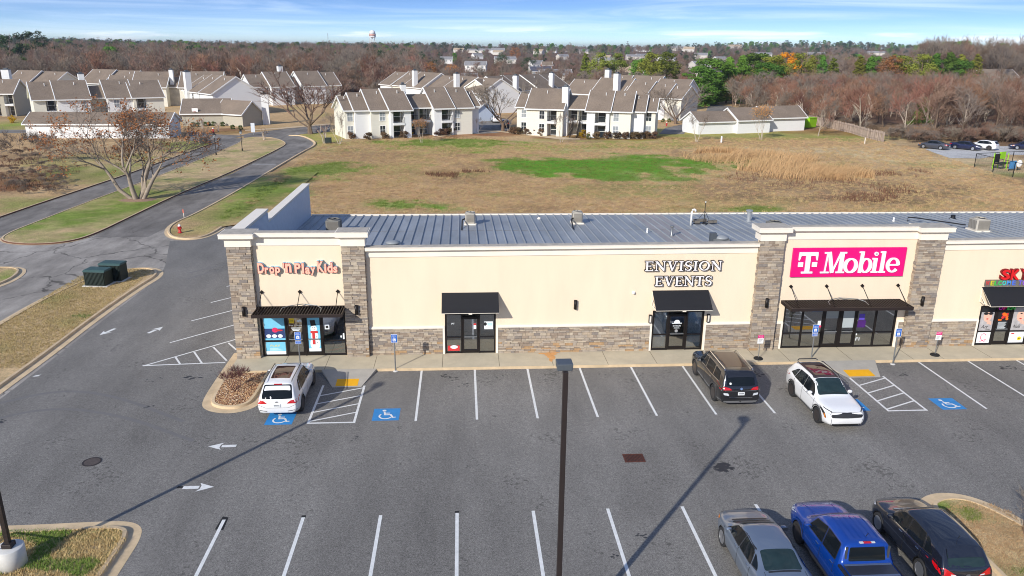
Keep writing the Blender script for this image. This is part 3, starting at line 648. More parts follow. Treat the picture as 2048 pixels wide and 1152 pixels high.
def shops():
    global STONE
    A = MAT
    STONE = [M('stone_'+n, srgb(*c), .92, var=.22, scale=6, bump=.35, bscale=25, spec=.2) for n, c in (('grey', (163, 151, 137)), ('tan', (172, 156, 136)), ('brown', (146, 131, 116)), ('pale', (180, 167, 148)), ('slate', (136, 127, 119)), ('rust', (170, 140, 106)))]
    mort = M('stone_mortar', srgb(98, 88, 80), .95, var=.1)
    B = thing('retail_building', 'long single-storey shopping strip, cream stucco with stone piers and a grey metal roof', 'shop building', (0, 0, 0))
    yw = 1.91; zt = [(-12.3, -5.6, 6.3), (-5.6, 15.2, 5.7), (15.2, 25.3, 6.42), (25.3, 60, 5.8)]
    openings = [(-11.22, -6.79, 2.78), (-1.55, 1.17, 2.46), (9.68, 12.54, 2.46), (16.98, 23.43, 2.78), (28.2, 33.0, 2.5)]
    mb = MB()
    for x0, x1, z in zt:
        x = x0
        for a, b, h in [o for o in openings if x0 <= o[0] < x1]:
            mb.box(x, a, yw, yw+.3, -.02, z); mb.box(a, b, yw, yw+.3, h, z); x = b
        mb.box(x, x1, yw, yw+.3, -.02, z)
    mb.box(-12.3, -12.0, yw+.3, 21.2, -.02, 3.55).box(-12.3, -12, 2.21, 8.4, 3.55, 6.7).box(-12.3, -12., 8.4, 21.2, 3.55, 6.0)
    mb.box(-12., 60, 20.9, 21.2, -.02, 3.5)
    mb.build('wall', A['cream'], B)
    # metal cladding on the inside of the end parapet
    mb = MB(); n = 96
    for i in range(n):
        y = 2.35+i*.197
        if y+.12 > 21.1: break
        mb.box(-11.995, -11.955, y, y+.11, 3.5, (6.6 if y < 8.3 else 5.98))
    mb.box(-11.999, -11.985, 2.3, 8.39, 3.5, 6.62).box(-11.999, -11.985, 8.4, 21.15, 3.5, 5.98)
    mb.build('parapet_cladding', A['corr'], B)
    mb = MB(); mb.box(-12.62, -11.93, 2.62, 8.42, 6.702, 6.82).box(-12.5, -11.96, 8.45, 21.3, 6.002, 6.12).box(-12.42, -12.3, 8.5, 21.25, 5.6, 6.0).box(-12.5, -12.3, 2.7, 8.4, 6.25, 6.7)
    mb.build('parapet_coping', A['trim'], B)
    # stone piers with caps
    q = random.Random(5)
    piers = [(-12.5, -11.28, 6.24, 6.93), (-6.74, -5.58, 6.24, 6.99), (15.14, 16.44, 6.36, 7.1), (23.86, 25.29, 6.36, 7.06)]
    for i, (a, b, z0, z1) in enumerate(piers):
        mb = MB(); mb.box(a+.03, b-.03, 1.67, 1.908, .1, z0, 6)
        stones(mb, a, b, .15, z0, 1.66, q, rust=.22); stones(mb, 1.69, 1.9, .15, z0, 0, q, (a+.03, -1)); stones(mb, 1.69, 1.9, .15, z0, 0, q, (b-.03, 1))
        p = mb.build('stone_pier', STONE+[mort], B)
        mb = MB(); h = z1-z0; yb = 2.62 if i == 0 else 2.5
        mb.box(a-.04, b+.04, 1.58, yb-.1, z0+.002, z0+h*.5)
        mb.frustum((a-.04, b+.04, 1.58, yb-.1), (a-.2, b+.2, 1.4, yb), z0+h*.5, z0+h*.68)
        mb.box(a-.24, b+.24, 1.34, yb+.02, z0+h*.68, z1); mb.box(a-.255, b+.255, 1.325, yb+.03, z1-.035, z1+.012, 0)
        mb.box(a-.2, b+.2, 1.38, yb-.02, z1+.012, z1+.03, 1)
        mb.build('pier_cap', [A['trim'], A['captop']], p)
    # cornices
    for (x0, x1, z0, z1, h) in ((-11.25, -6.77, 6.24, 6.22, .70), (-5.56, 15.12, 5.57, 5.66, .55), (16.47, 23.83, 6.37, 6.36, .72), (25.32, 60, 5.72, 5.95, .58)):
        mb = MB(); mb.sweep(cornice_prof(h, .27), (x0, yw-.002, z0), (x1, yw-.002, z1)); n = len(mb.f)
        mb.sweep([(.22, 0), (.22, .015), (-.28, .015), (-.28, 0)], (x0+.003, yw-.002, z0+h+.002), (x1-.003, yw-.002, z1+h+.002), 1)
        mb.build('cornice', [A['trim'], A['captop']], B)
    # wainscot of stone with a sill
    for a, b in ((-5.56, -1.68), (1.3, 9.56), (12.66, 15.12), (16.46, 16.84), (23.56, 23.84), (25.31, 28.06)):
        mb = MB(); mb.box(a, b, 1.895, 1.909, .1, 1.62, 6); stones(mb, a, b, .15, 1.62, 1.89, q, rust=.2); mb.build('stone_wainscot', STONE+[mort], B)
    for a, b in ((-5.56, -1.56), (1.18, 9.67), (12.55, 15.12), (16.46, 16.97), (23.44, 23.84), (25.31, 28.18)):
        MB().box(a, b, 1.83, 1.909, 1.622, 1.69).box(a+.01, b-.01, 1.86, 1.909, 1.69, 1.76).build('stone_sill', A['trim'], B)
    for x in (-1.68, 1.18, 9.56, 12.55, 16.85, 23.44, 28.07):
        MB().box(x+.003, x+.113, 1.845, 1.909, .1, 1.618).build('jamb_trim', A['trim'], B)
    mb = MB()
    mb.add([(4.35, 1.858, .15), (4.75, 1.858, .15), (4.62, 1.857, .42), (4.5, 1.857, .42)], [(0, 1, 2, 3)])
    # roof
    Z = lambda y: 4.5-(y-2.2)*.0455
    mb = MB(); mb.add([(-12, 2.21, Z(2.21)), (60, 2.21, Z(2.21)), (60, 21.35, Z(21.35)), (-12, 21.35, Z(21.35)), (-12, 2.21, Z(2.21)-.15), (60, 2.21, Z(2.21)-.15), (60, 21.35, Z(21.35)-.15), (-12, 21.35, Z(21.35)-.15)], [(0, 1, 2, 3), (4, 7, 6, 5), (2, 6, 7, 3), (0, 4, 5, 1)])
    x = -11.7; k = 0
    while x < 59:
        mb.add([(x-.045, 2.25, Z(2.25)), (x-.025, 2.25, Z(2.25)+.07), (x+.025, 2.25, Z(2.25)+.07), (x+.045, 2.25, Z(2.25)), (x-.045, 21.3, Z(21.3)), (x-.025, 21.3, Z(21.3)+.07), (x+.025, 21.3, Z(21.3)+.07), (x+.045, 21.3, Z(21.3))], [(0, 4, 5, 1), (1, 5, 6, 2), (2, 6, 7, 3), (4, 7, 6, 5)])
        if k in (40, 41, 42, 43): mb.add([(x+.05, 9, Z(9)+.004), (x+.55, 9, Z(9)+.004), (x+.55, 21.25, Z(21.25)+.004), (x+.05, 21.25, Z(21.25)+.004)], [(0, 1, 2, 3)], 1)
        for yy in (8.1, 14.8): mb.box(x+.06, x+.54, yy-.012, yy+.012, Z(yy)+.003, Z(yy)+.011, 2)
        x += .605; k += 1
    R = mb.build('roof', [A['roof'], A['roof_rust'], A['acgrill']], B)
    mb = MB(); mb.box(-12, 60, 21.36, 21.5, 3.45, 3.72).build('gutter', A['trim'], R)
    mb = MB(); mb.box(-12.0+.04, -11.8, 2.3, 21.3, 3.7, 3.72); mb = MB()
    # ---------------- shopfronts
    fr = A['bronze']
    def front(x0, x1, mull, zt, rail, doors, ys=1.98, zb=.155, rails=None):
        F = B
        mb = MB(); e = .055
        xs = [x0]+mull+[x1]
        for i, x in enumerate(xs):
            o = e*2 if i in (0,) else 0
            a = x if i == 0 else (x-e*1.6 if i == len(xs)-1 else x-e*.8); mb.box(a, a+e*1.6, ys-.07, ys+.05, zb, zt)
        for i in range(len(xs)-1):
            a, b = xs[i]+e*(1.6 if i == 0 else .8), xs[i+1]-e*(1.6 if i == len(xs)-2 else .8)
            mb.box(a, b, ys-.06, ys+.04, zt-.1, zt)
            if i not in doors:
                mb.box(a, b, ys-.06, ys+.04, zb, zb+.08)
                mb.box(a, b, ys-.06, ys+.04, rail-.03, rail+.03)
        mb.build('shop_frame', fr, F)
        for i in range(len(xs)-1):
            a, b = xs[i]+e*(1.6 if i == 0 else .8), xs[i+1]-e*(1.6 if i == len(xs)-2 else .8)
            if i in doors:
                D = MB(); s = .09; t = zt-.25
                D.box(a+.008, a+s, ys-.055, ys+.02, zb+.01, t).box(b-s, b-.008, ys-.055, ys+.02, zb+.01, t).box(a+s, b-s, ys-.055, ys+.02, t-.1, t).box(a+s, b-s, ys-.055, ys+.02, zb+.01, zb+.2).box(a, b, ys-.06, ys+.04, t+.01, t+.05)
                d = D.build('shop_door', fr, F)
                MB().box(a+s, b-s, ys-.02, ys-.012, zb+.2, t-.1).build('pane', A['glass'], d)
                h = MB().box(a+s+.01, b-s-.01, ys-.1, ys-.08, zb+.92, zb+.97).box(a+s+.02, a+s+.05, ys-.08, ys-.012, zb+.93, zb+.96).box(b-s-.05, b-s-.02, ys-.08, ys-.012, zb+.93, zb+.96)
                h.build('door_handle', A['steel'], d)
            else:
                MB().box(a, b, ys-.02, ys-.012, zb+.08, rail-.03).box(a, b, ys-.02, ys-.012, rail+.03, zt-.1).build('shop_window', A['glass'], F)
        w = MB(); w.box(x0-.3, x1+.3, ys+.24, 6.5, .1, .152, 1).box(x0-.3, x1+.3, 6.5, 6.6, .152, 3.1).box(x0-.4, x0-.3, ys+.24, 6.5, .152, 3.1).box(x1+.3, x1+.4, ys+.24, 6.5, .152, 3.1).box(x0-.3, x1+.3, ys+.24, 6.5, 3.1, 3.2)
        w.build('shop_interior', [A['dark'], A['floor_in']], F)
        return F
    F1 = front(-11.2, -6.8, [-9.93, -8.94, -8.02], 2.76, .99, (1, 2))
    F2 = front(-1.54, 1.16, [-.66, .29], 2.44, 1.07, (1,))
    F3 = front(9.69, 12.53, [10.56, 11.6], 2.44, 1.05, (1,))
    F4 = front(16.99, 23.42, [18.08, 19.26, 20.24, 21.16, 22.26], 2.76, 1.02, (2, 3))
    F5 = front(28.22, 33, [29.18, 30.14, 31.2], 2.48, .96, (1, 3))
    # curtains, floor colours inside
    cb = M('blue_curtain', srgb(200, 220, 236), .9, var=.08, scale=6); mb = MB()
    for a, b in ((9.8, 10.5), (11.7, 12.45)):
        n = 44; vs = []
        for i in range(n+1): x = a+(b-a)*i/n; y = 2.05+.03*math.sin(i*1.35); vs += [(x, y, .3), (x, y, 2.4)]
        mb.add(vs, [(2*i, 2*i+2, 2*i+3, 2*i+1) for i in range(n)])
    mb.build('curtain', cb, F3, True)
    teal = M('teal_carpet', srgb(64, 190, 150), .9, var=.2, scale=1.2); sand = M('sand_carpet', srgb(196, 170, 110), .9, var=.1)
    mb = MB(); mb.add([(-8.0, 2.3, .156), (-6.6, 2.3, .156), (-6.6, 5.5, .156), (-9.8, 5.5, .156)], [(0, 1, 2, 3)]); mb.add([(-7.9, 2.4, .16), (-6.7, 3.0, .16), (-6.7, 3.3, .16), (-8.2, 2.6, .16)], [(0, 1, 2, 3)], 1); mb.build('play_carpet', [teal, sand], F1)
    t = M('teal_seat', srgb(18, 96, 98), .8, var=.1)
    for x, y in ((-7.5, 3.4), (-6.95, 3.2)):
        tag(MB().lathe((x, y, .16), [(.28, 0), (.3, .05), (.29, .6), (.2, .7), (0, .7)], 14).build('padded_seat', t if x < -7.2 else sand, None, True), ('teal' if x < -7.2 else 'sand coloured')+' padded drum seat behind the right window of the play shop', 'seat')
    # ---------------- louvred flat canopies
    def canopy(x0, x1, rods, n):
        Cn = MB(); z0, z1, yf, yb = 2.79, 2.965, .5, 1.905; t = .05
        Cn.box(x0, x1, yf, yf+t, z0, z1).box(x0, x1, yb-t, yb, z0, z1).box(x0, x0+t, yf+t, yb-t, z0, z1).box(x1-t, x1, yf+t, yb-t, z0, z1)
        c = Cn.build('flat_canopy', A['canopy'], B)
        mb = MB()
        for i in range(n):
            x = x0+t+.02+(x1-x0-2*t-.04)*(i+.5)/n; w = (x1-x0)/n*.17
            mb.add([(x-w, yf+t, z1-.02), (x+w*.3, yf+t, z1-.01), (x+w, yf+t, z0+.06), (x-w*.3, yf+t, z0+.05), (x-w, yb-t, z1-.02), (x+w*.3, yb-t, z1-.01), (x+w, yb-t, z0+.06), (x-w*.3, yb-t, z0+.05)], [(0, 4, 5, 1), (1, 5, 6, 2), (2, 6, 7, 3), (3, 7, 4, 0)])
        mb.box(x0+t, x1-t, yf+t, yb-t, z0+.01, z0+.02)
        mb.m = [1]*(len(mb.f)-6)+[0]*6; mb.build('louvre_deck', [A['canopy'], A['slat']], c)
        for x in rods:
            mb = MB(); mb.tube([(x, 1.86, 3.75), (x, .72, 2.99)], .02, 6); mb.box(x-.02, x+.02, .68, .76, 2.965, 3.02)
            s = len(mb.v); mb.box(-.075, .075, -.03, .03, -.075, .075); mb.xf(Matrix.Translation((x, 1.88, 3.75)) @ Matrix.Rotation(PI/4, 4, 'Y'), s)
            mb.build('tie_rod', A['bronze'], c)
        return c
    c1 = canopy(-11.26, -6.72, [-10.99, -9.04, -7.09], 30); c2 = canopy(16.72, 23.42, [17.17, 19.16, 21.16, 23.18], 42)
    for c, (a, m, b) in ((c1, (-9.9, -8.9, -7.85)), (c2, (19.0, 19.9, 21.1))):
        MB().tube([(a, .9, 3.0), (a+.03, 1.2, 3.08), (a+.3, 1.5, 3.1), (m, 1.75, 3.12), (b-.3, 1.5, 3.12), (b-.02, 1.2, 3.07), (b, .85, 3.0)], .022, 5).build('cable_conduit', A['steel'], c)
    # ---------------- fabric awnings
    def awning(x0, x1):
        zt, zb, yf = 3.6, 2.82, .9
        mb = MB(); mb.add([(x0, 1.9, zt), (x1, 1.9, zt), (x1, yf, zb), (x0, yf, zb), (x0, 1.9, zt-.03), (x1, 1.9, zt-.03), (x1, yf, zb-.03), (x0, yf, zb-.03)], [(0, 3, 2, 1), (4, 5, 6, 7), (3, 7, 6, 2), (0, 1, 5, 4), (0, 4, 7, 3), (1, 2, 6, 5)])
        a = mb.build('fabric_awning', A['black'], B)
        mb = MB(); r = .018
        for x in (x0+.02, x1-.02): mb.tube([(x, 1.88, zt-.06), (x, yf+.02, zb-.05)], r).tube([(x, yf+.02, zb-.05), (x, 1.89, zb-.06)], r).tube([(x, 1.89, zb-.06), (x, 1.89, zt-.06)], r).tube([(x, 1.4, zb-.05), (x, 1.89, zt-.5)], r)
        mb.tube([(x0, yf+.015, zb-.045), (x1, yf+.015, zb-.045)], r)
        mb.build('awning_frame', A['trim'], a)
        xm = (x0+x1)/2; MB().box(xm-.09, xm+.09, yf-.03, yf+.05, zb-.1, zb-.06).build('valance_clip', A['trim'], a)
    awning(-1.69, 1.3); awning(9.58, 12.63); awning(28.02, 33.2)
    return B

def fixtures():
    A = MAT
    # wall lamps
    for x, y, z, s in ((-11.9, 1.62, 2.82, 'left pier of the play shop'), (-6.13, 1.62, 2.84, 'pier right of the play shop'), (5.42, 1.9, 2.88, 'blank stucco between the two awnings'), (15.78, 1.62, 2.95, 'pier left of the magenta sign'), (24.5, 1.62, 2.95, 'pier right of the magenta sign')):
        t = thing('wall_sconce', 'dark up-and-down wall sconce on the '+s, 'wall lamp', (x, y, z), 0, 'dark sconces along the shop front')
        MB().lathe((0, -.1, 0), [(.0, -.25), (.085, -.25), (.085, .25), (.07, .25), (.07, .1), (0, .1)], 12).build('shade', A['bronze'], t, True)
        MB().box(-.06, .06, -.03, -.002, -.1, .1).build('wall_plate', A['bronze'], t)
    lw = M('lamp_lens', srgb(222, 216, 204), .4, var=.04)
    for x, s in ((9.53, 'left'), (12.74, 'right')):
        t = thing('wall_lantern', 'small boxed lantern with a pale lens %s of the curtained doorway' % s, 'wall lamp', (x, 1.9, 2.02), 0, 'lanterns beside the curtained doorway')
        MB().box(-.07, .07, -.14, -.002, .17, .22).box(-.07, .07, -.14, -.002, -.24, -.2).box(-.07, -.05, -.14, -.002, -.2, .17).box(.05, .07, -.14, -.002, -.2, .17).build('frame', A['bronze'], t)
        MB().box(-.05, .05, -.12, -.01, -.2, .17).build('lens', lw, t)
    t = thing('security_camera', 'white dome camera on the stucco left of the curtained doorway', 'camera', (8.55, 1.9, 3.5))
    MB().lathe((0, -.03, 0), [(.09, 0.03), (.09, -.02), (.0, -.02)], 14, axis='y').build('mount', A['white'], t); MB().blob((0, -.09, 0), (.065, .07, .065), 1, 12, 8, 0).build('dome', A['white'], t, True)
    # roof plant
    Z = lambda y: 4.5-(y-2.2)*.0455
    def condenser(x, y, w, h, m, label, sq=False):
        t = thing('condenser_unit', label, 'air conditioner', (x, y, Z(y)+.02), 0, 'condenser units on the metal roof')
        MB().box(-w/2-.08, w/2+.08, -w/2-.06, w/2+.06, 0, .09).build('stand', A['trim'], t)
        mb = MB(); r = .08; mb.prism([(-w/2+r, -w/2), (w/2-r, -w/2), (w/2, -w/2+r), (w/2, w/2-r), (w/2-r, w/2), (-w/2+r, w/2), (-w/2, w/2-r), (-w/2, -w/2+r)], .09, h); c = mb.build('cabinet', m, t)
        mb = MB()
        for k in range(9): z = .2+(h-.32)*k/8; mb.box(-w/2+r, w/2-r, -w/2-.012, -w/2-.002, z, z+.03); mb.box(w/2+.002, w/2+.012, -w/2+r, w/2-r, z, z+.03); mb.box(-w/2-.012, -w/2-.002, -w/2+r, w/2-r, z, z+.03)
        mb.build('side_grille', A['acgrill'], t)
        MB().lathe((0, 0, h), [(w*.44, 0), (w*.44, .07), (w*.37, .07), (w*.37, .01), (0, .01)], 20).build('fan_ring', m, t)
        mb = MB()
        for k in range(5): a = 2*PI*k/5; s = len(mb.v); mb.box(.05, w*.34, -.06, .06, .02, .03); mb.xf(Matrix.Translation((0, 0, h+.005)) @ Matrix.Rotation(a, 4, 'Z') @ Matrix.Rotation(.3, 4, 'X'), s)
        mb.lathe((0, 0, h+.015), [(.06, 0), (.06, .03), (0, .03)], 8); mb.build('fan', A['acfan'], t)
        return t
    dg = M('weathered_unit_metal', srgb(128, 126, 120), .7, .1, var=.12)
    condenser(-9.3, 15.0, .95, .78, dg, 'weathered grey condenser behind the play shop parapet')
    condenser(.0, 17.4, .72, .82, A['ac'], 'pale square condenser on the roof, left one above the black awning')
    condenser(7.75, 17.5, .72, .84, A['ac'], 'pale square condenser on the roof midway between the two signs')
    condenser(20.85, 13.6, .95, .7, dg, 'low grey condenser just behind the magenta sign parapet')
    condenser(35.6, 13.7, 1.0, .85, A['ac'], 'large beige condenser on the roof at the right edge')
    for x, y, a in ((-.45, 17.2, 0), (7.35, 17.2, 1)):
        z = Z(y); tag(MB().tube([(x+.1, y, z+.45), (x-.1, y-.2, z+.4), (x-.12, y-.5, z+.42), (x-.15, y-1.6, z+.1), (x-.15, y-2.2, z+.08), (x-.15, y-2.25, z-.1)], .05, 6).build('refrigerant_line', A['blk'], None, True), 'black insulated pipe from the %s pale condenser down to the roof' % ('left', 'right')[a], 'pipe')
    def vent(x, y, h, r, mat, label, cap=0, name='roof_vent'):
        t = thing(name, label, 'roof vent', (x, y, Z(y)))
        MB().lathe((0, 0, 0), [(r*1.8, 0), (r*1.5, .04), (r, .1), (r, h)]+([(0, h)] if not cap else [(r, h), (0, h)]), 12).build('pipe', mat, t, True)
        if cap: MB().lathe((0, 0, h+.02), [(r*1.6, 0), (r*1.6, .08), (0, .14)], 12).build('cap', mat, t)
        return t
    vent(12.0, 13.6, .35, .05, A['white'], 'short white plastic vent pipe left of the taller capped vent')
    vent(13.4, 12.5, .6, .09, A['steel'], 'galvanised capped vent pipe above the serif sign', 1)
    vent(20.7, 18.0, .75, .16, A['roof'], 'grey capped flue standing behind the low condenser', 1)
    vent(31.7, 17.7, .3, .06, A['white'], 'small white vent pipe toward the right end of the roof')
    vent(36.9, 18.6, .3, .16, A['blk'], 'stubby black vent box near the back edge of the roof')
    vent(5.2, 19.5, .12, .1, A['trim'], 'low white cap beside the back gutter of the roof', 0)
    t = thing('box_vent', 'low grey box vent with curved hood beside the pier cap', 'roof vent', (15.6, 10.4, Z(10.4)))
    MB().box(-.1, .95, -.3, .4, 0, .25).build('curb', A['steel'], t); MB().lathe((.5, .05, .25), [(.5, 0), (.45, .1), (.2, .2), (0, .22)], 16).build('hood', A['roof'], t, True); MB().box(-.3, .1, -.2, .1, 0, .62).build('stack', A['head'], t)
    t = thing('turbine_cap', 'flat round vent cap on the roof right of the play shop', 'roof vent', (-4.9, 10.1, Z(10.1)))
    MB().lathe((0, 0, 0), [(.3, 0), (.3, .16)], 16).build('collar', A['roof'], t); MB().lathe((0, 0, .14), [(.45, 0), (.45, .06), (.2, .14), (0, .15)], 18).build('lid', A['roof'], t, True)
    z = Z(16.2); t = thing('antenna_mast', 'thin tripod antenna mast on a weighted frame on the roof', 'antenna', (17.0, 17.0, z-.04))
    MB().tube([(0, 0, 0.1), (0, 0, 1.6)], .022, 6).build('mast', A['blk'], t); MB().blob((0, 0, 1.62), (.06, .06, .06), 3, 8, 6, 0).build('finial', A['white'], t, True)
    mb = MB()
    for k in range(3): a = 2*PI*k/3+.4; mb.tube([(.6*math.cos(a), .6*math.sin(a), .05), (0, 0, .95)], .016, 5)
    mb.box(-.8, .8, -.03, .03, .03, .08).box(-.03, .03, -.6, .6, .085, .13).box(-.8, .8, .5, .56, .03, .08).build('tripod', A['blk'], t)
    mb = MB()
    for x, y in ((-.55, .2), (-.2, .25), (.4, -.25), (.7, -.2), (.1, .3), (-.6, -.3)): mb.box(x-.18, x+.18, y-.09, y+.09, .135, .32)
    mb.build('ballast_blocks', A['acgrill'], t)
    tag(MB().tube([(15.85, 16.4, z), (15.85, 16.4, z+1.0), (15.9, 16.4, z+1.12), (16.02, 16.4, z+1.16), (16.12, 16.4, z+1.1), (16.13, 16.4, z+.98)], .075, 8).build('gooseneck_pipe', A['white'], None, True), 'white gooseneck vent pipe left of the antenna mast', 'pipe')
    tag(MB().tube([(32.6, 17.4, Z(17.4)), (32.6, 17.4, Z(17.4)+.35), (33.0, 17.3, Z(17.3)+.35), (35.1, 14.4, Z(14.4)+.3)], .045, 6).build('gas_pipe', A['blk'], None), 'black pipe running across the roof to the beige condenser', 'pipe')
    # ---------------- parking signs
    sb = M('sign_blue', srgb(24, 96, 186), .4, var=.05); mg = M('sign_magenta', srgb(214, 10, 116), .45, var=.03)
    def parking_sign(x, y, label, van):
        t = thing('parking_sign', label, 'parking sign', (x, y, 0), 0, 'accessible parking signs')
        MB().tube([(0, 0, 0), (0, 0, 2.05)], .034, 8).build('post', A['steel'], t); MB().lathe((0, 0, 0), [(.13, 0), (.13, .025), (.05, .05), (0, .05)], 12).build('foot', A['base'], t)
        p = MB().box(-.16, .16, -.06, -.05, 1.6, 2.06).build('panel', A['white'], t); MB().box(-.145, .145, -.066, -.061, 1.615, 2.045).build('face', sb, p)
        MB().box(-.075, .075, -.071, -.067, 1.68, 1.83).build('symbol_box', A['white'], p)
        mb = MB(); stroke(mb, [(-.03, 1.80), (-.02, 1.755), (.02, 1.755), (.035, 1.715)], .016, .072, .074, mi=0); stroke(mb, arc(-.005, 1.735, .035, .035, 120, 350, 8), .012, .0722, .0742); mb.build('wheelchair_mark', sb, p)
        text_on('lettering', 'PARKING', -.11, -.0662, 1.9, .22, .035, A['white'], p, .0012); text_on('lettering', 'PERMIT', -.09, -.0662, 1.955, .18, .035, A['white'], p, .0012); text_on('lettering', 'ONLY', -.06, -.0662, 1.855, .12, .03, A['white'], p, .0012)
        if van:
            p2 = MB().box(-.15, .15, -.06, -.05, 1.4, 1.57).build('lower_panel', A['white'], t); MB().box(-.138, .138, -.066, -.061, 1.412, 1.558).build('face', sb, p2)
            text_on('lettering', 'VAN', -.09, -.0662, 1.5, .18, .04, A['white'], p2, .0012); text_on('lettering', 'ACCESSIBLE', -.12, -.0662, 1.43, .24, .04, A['white'], p2, .0012)
    parking_sign(-9.0, .5, 'blue accessible parking sign with a second van plate, ahead of the white wagon', True)
    parking_sign(-4.08, -.03, 'single blue accessible parking sign in front of the stone wainscot near the play shop', False)
    parking_sign(18.15, .5, 'blue accessible parking sign with a second van plate, behind the white crossover', True)
    parking_sign(22.3, -.25, 'single blue accessible parking sign at the right end of the magenta shop', False)
    def pickup_sign(x, y, label):
        t = thing('pickup_sign', label, 'portable sign', (x, y, .15), 0, 'portable pickup signs')
        MB().lathe((0, 0, 0), [(.24, 0), (.25, .03), (.22, .07), (.06, .1), (0, .1)], 20).build('base', A['rubber'], t, True); MB().tube([(0, 0, .08), (0, 0, 1.3)], .022, 8).build('post', A['steel'], t)
        p = MB().box(-.16, .16, -.045, -.035, .9, 1.38).build('panel', A['white'], t); MB().box(-.16, .16, -.051, -.046, 1.2, 1.381).build('header', mg, p)
        text_on('lettering', 'Pickup', -.11, -.0515, 1.24, .22, .05, A['white'], p, .001); text_on('lettering', 'Curbside', -.12, -.0515, 1.31, .24, .045, A['white'], p, .001)
        mb = MB()
        for k in range(4): mb.box(-.11, .11-.03*k, -.0475, -.0455, 1.13-.05*k, 1.145-.05*k)
        mb.build('small_print', A['acgrill'], p)
    pickup_sign(15.2, .45, 'portable magenta and white pickup sign by the black SUV'); pickup_sign(25.1, .55, 'portable magenta and white pickup sign right of the magenta shop')
    t = thing('door_mat', 'black ribbed doormat lying on the pavement behind the black SUV', 'mat', (13.1, 1.3, .155))
    mb = MB().box(-.75, .75, -.33, .33, 0, .012)
    for k in range(14): x = -.7+k*.108; mb.box(x-.03, x+.03, -.31, .31, .0125, .017)
    mb.build('mat', A['rubber'], t)

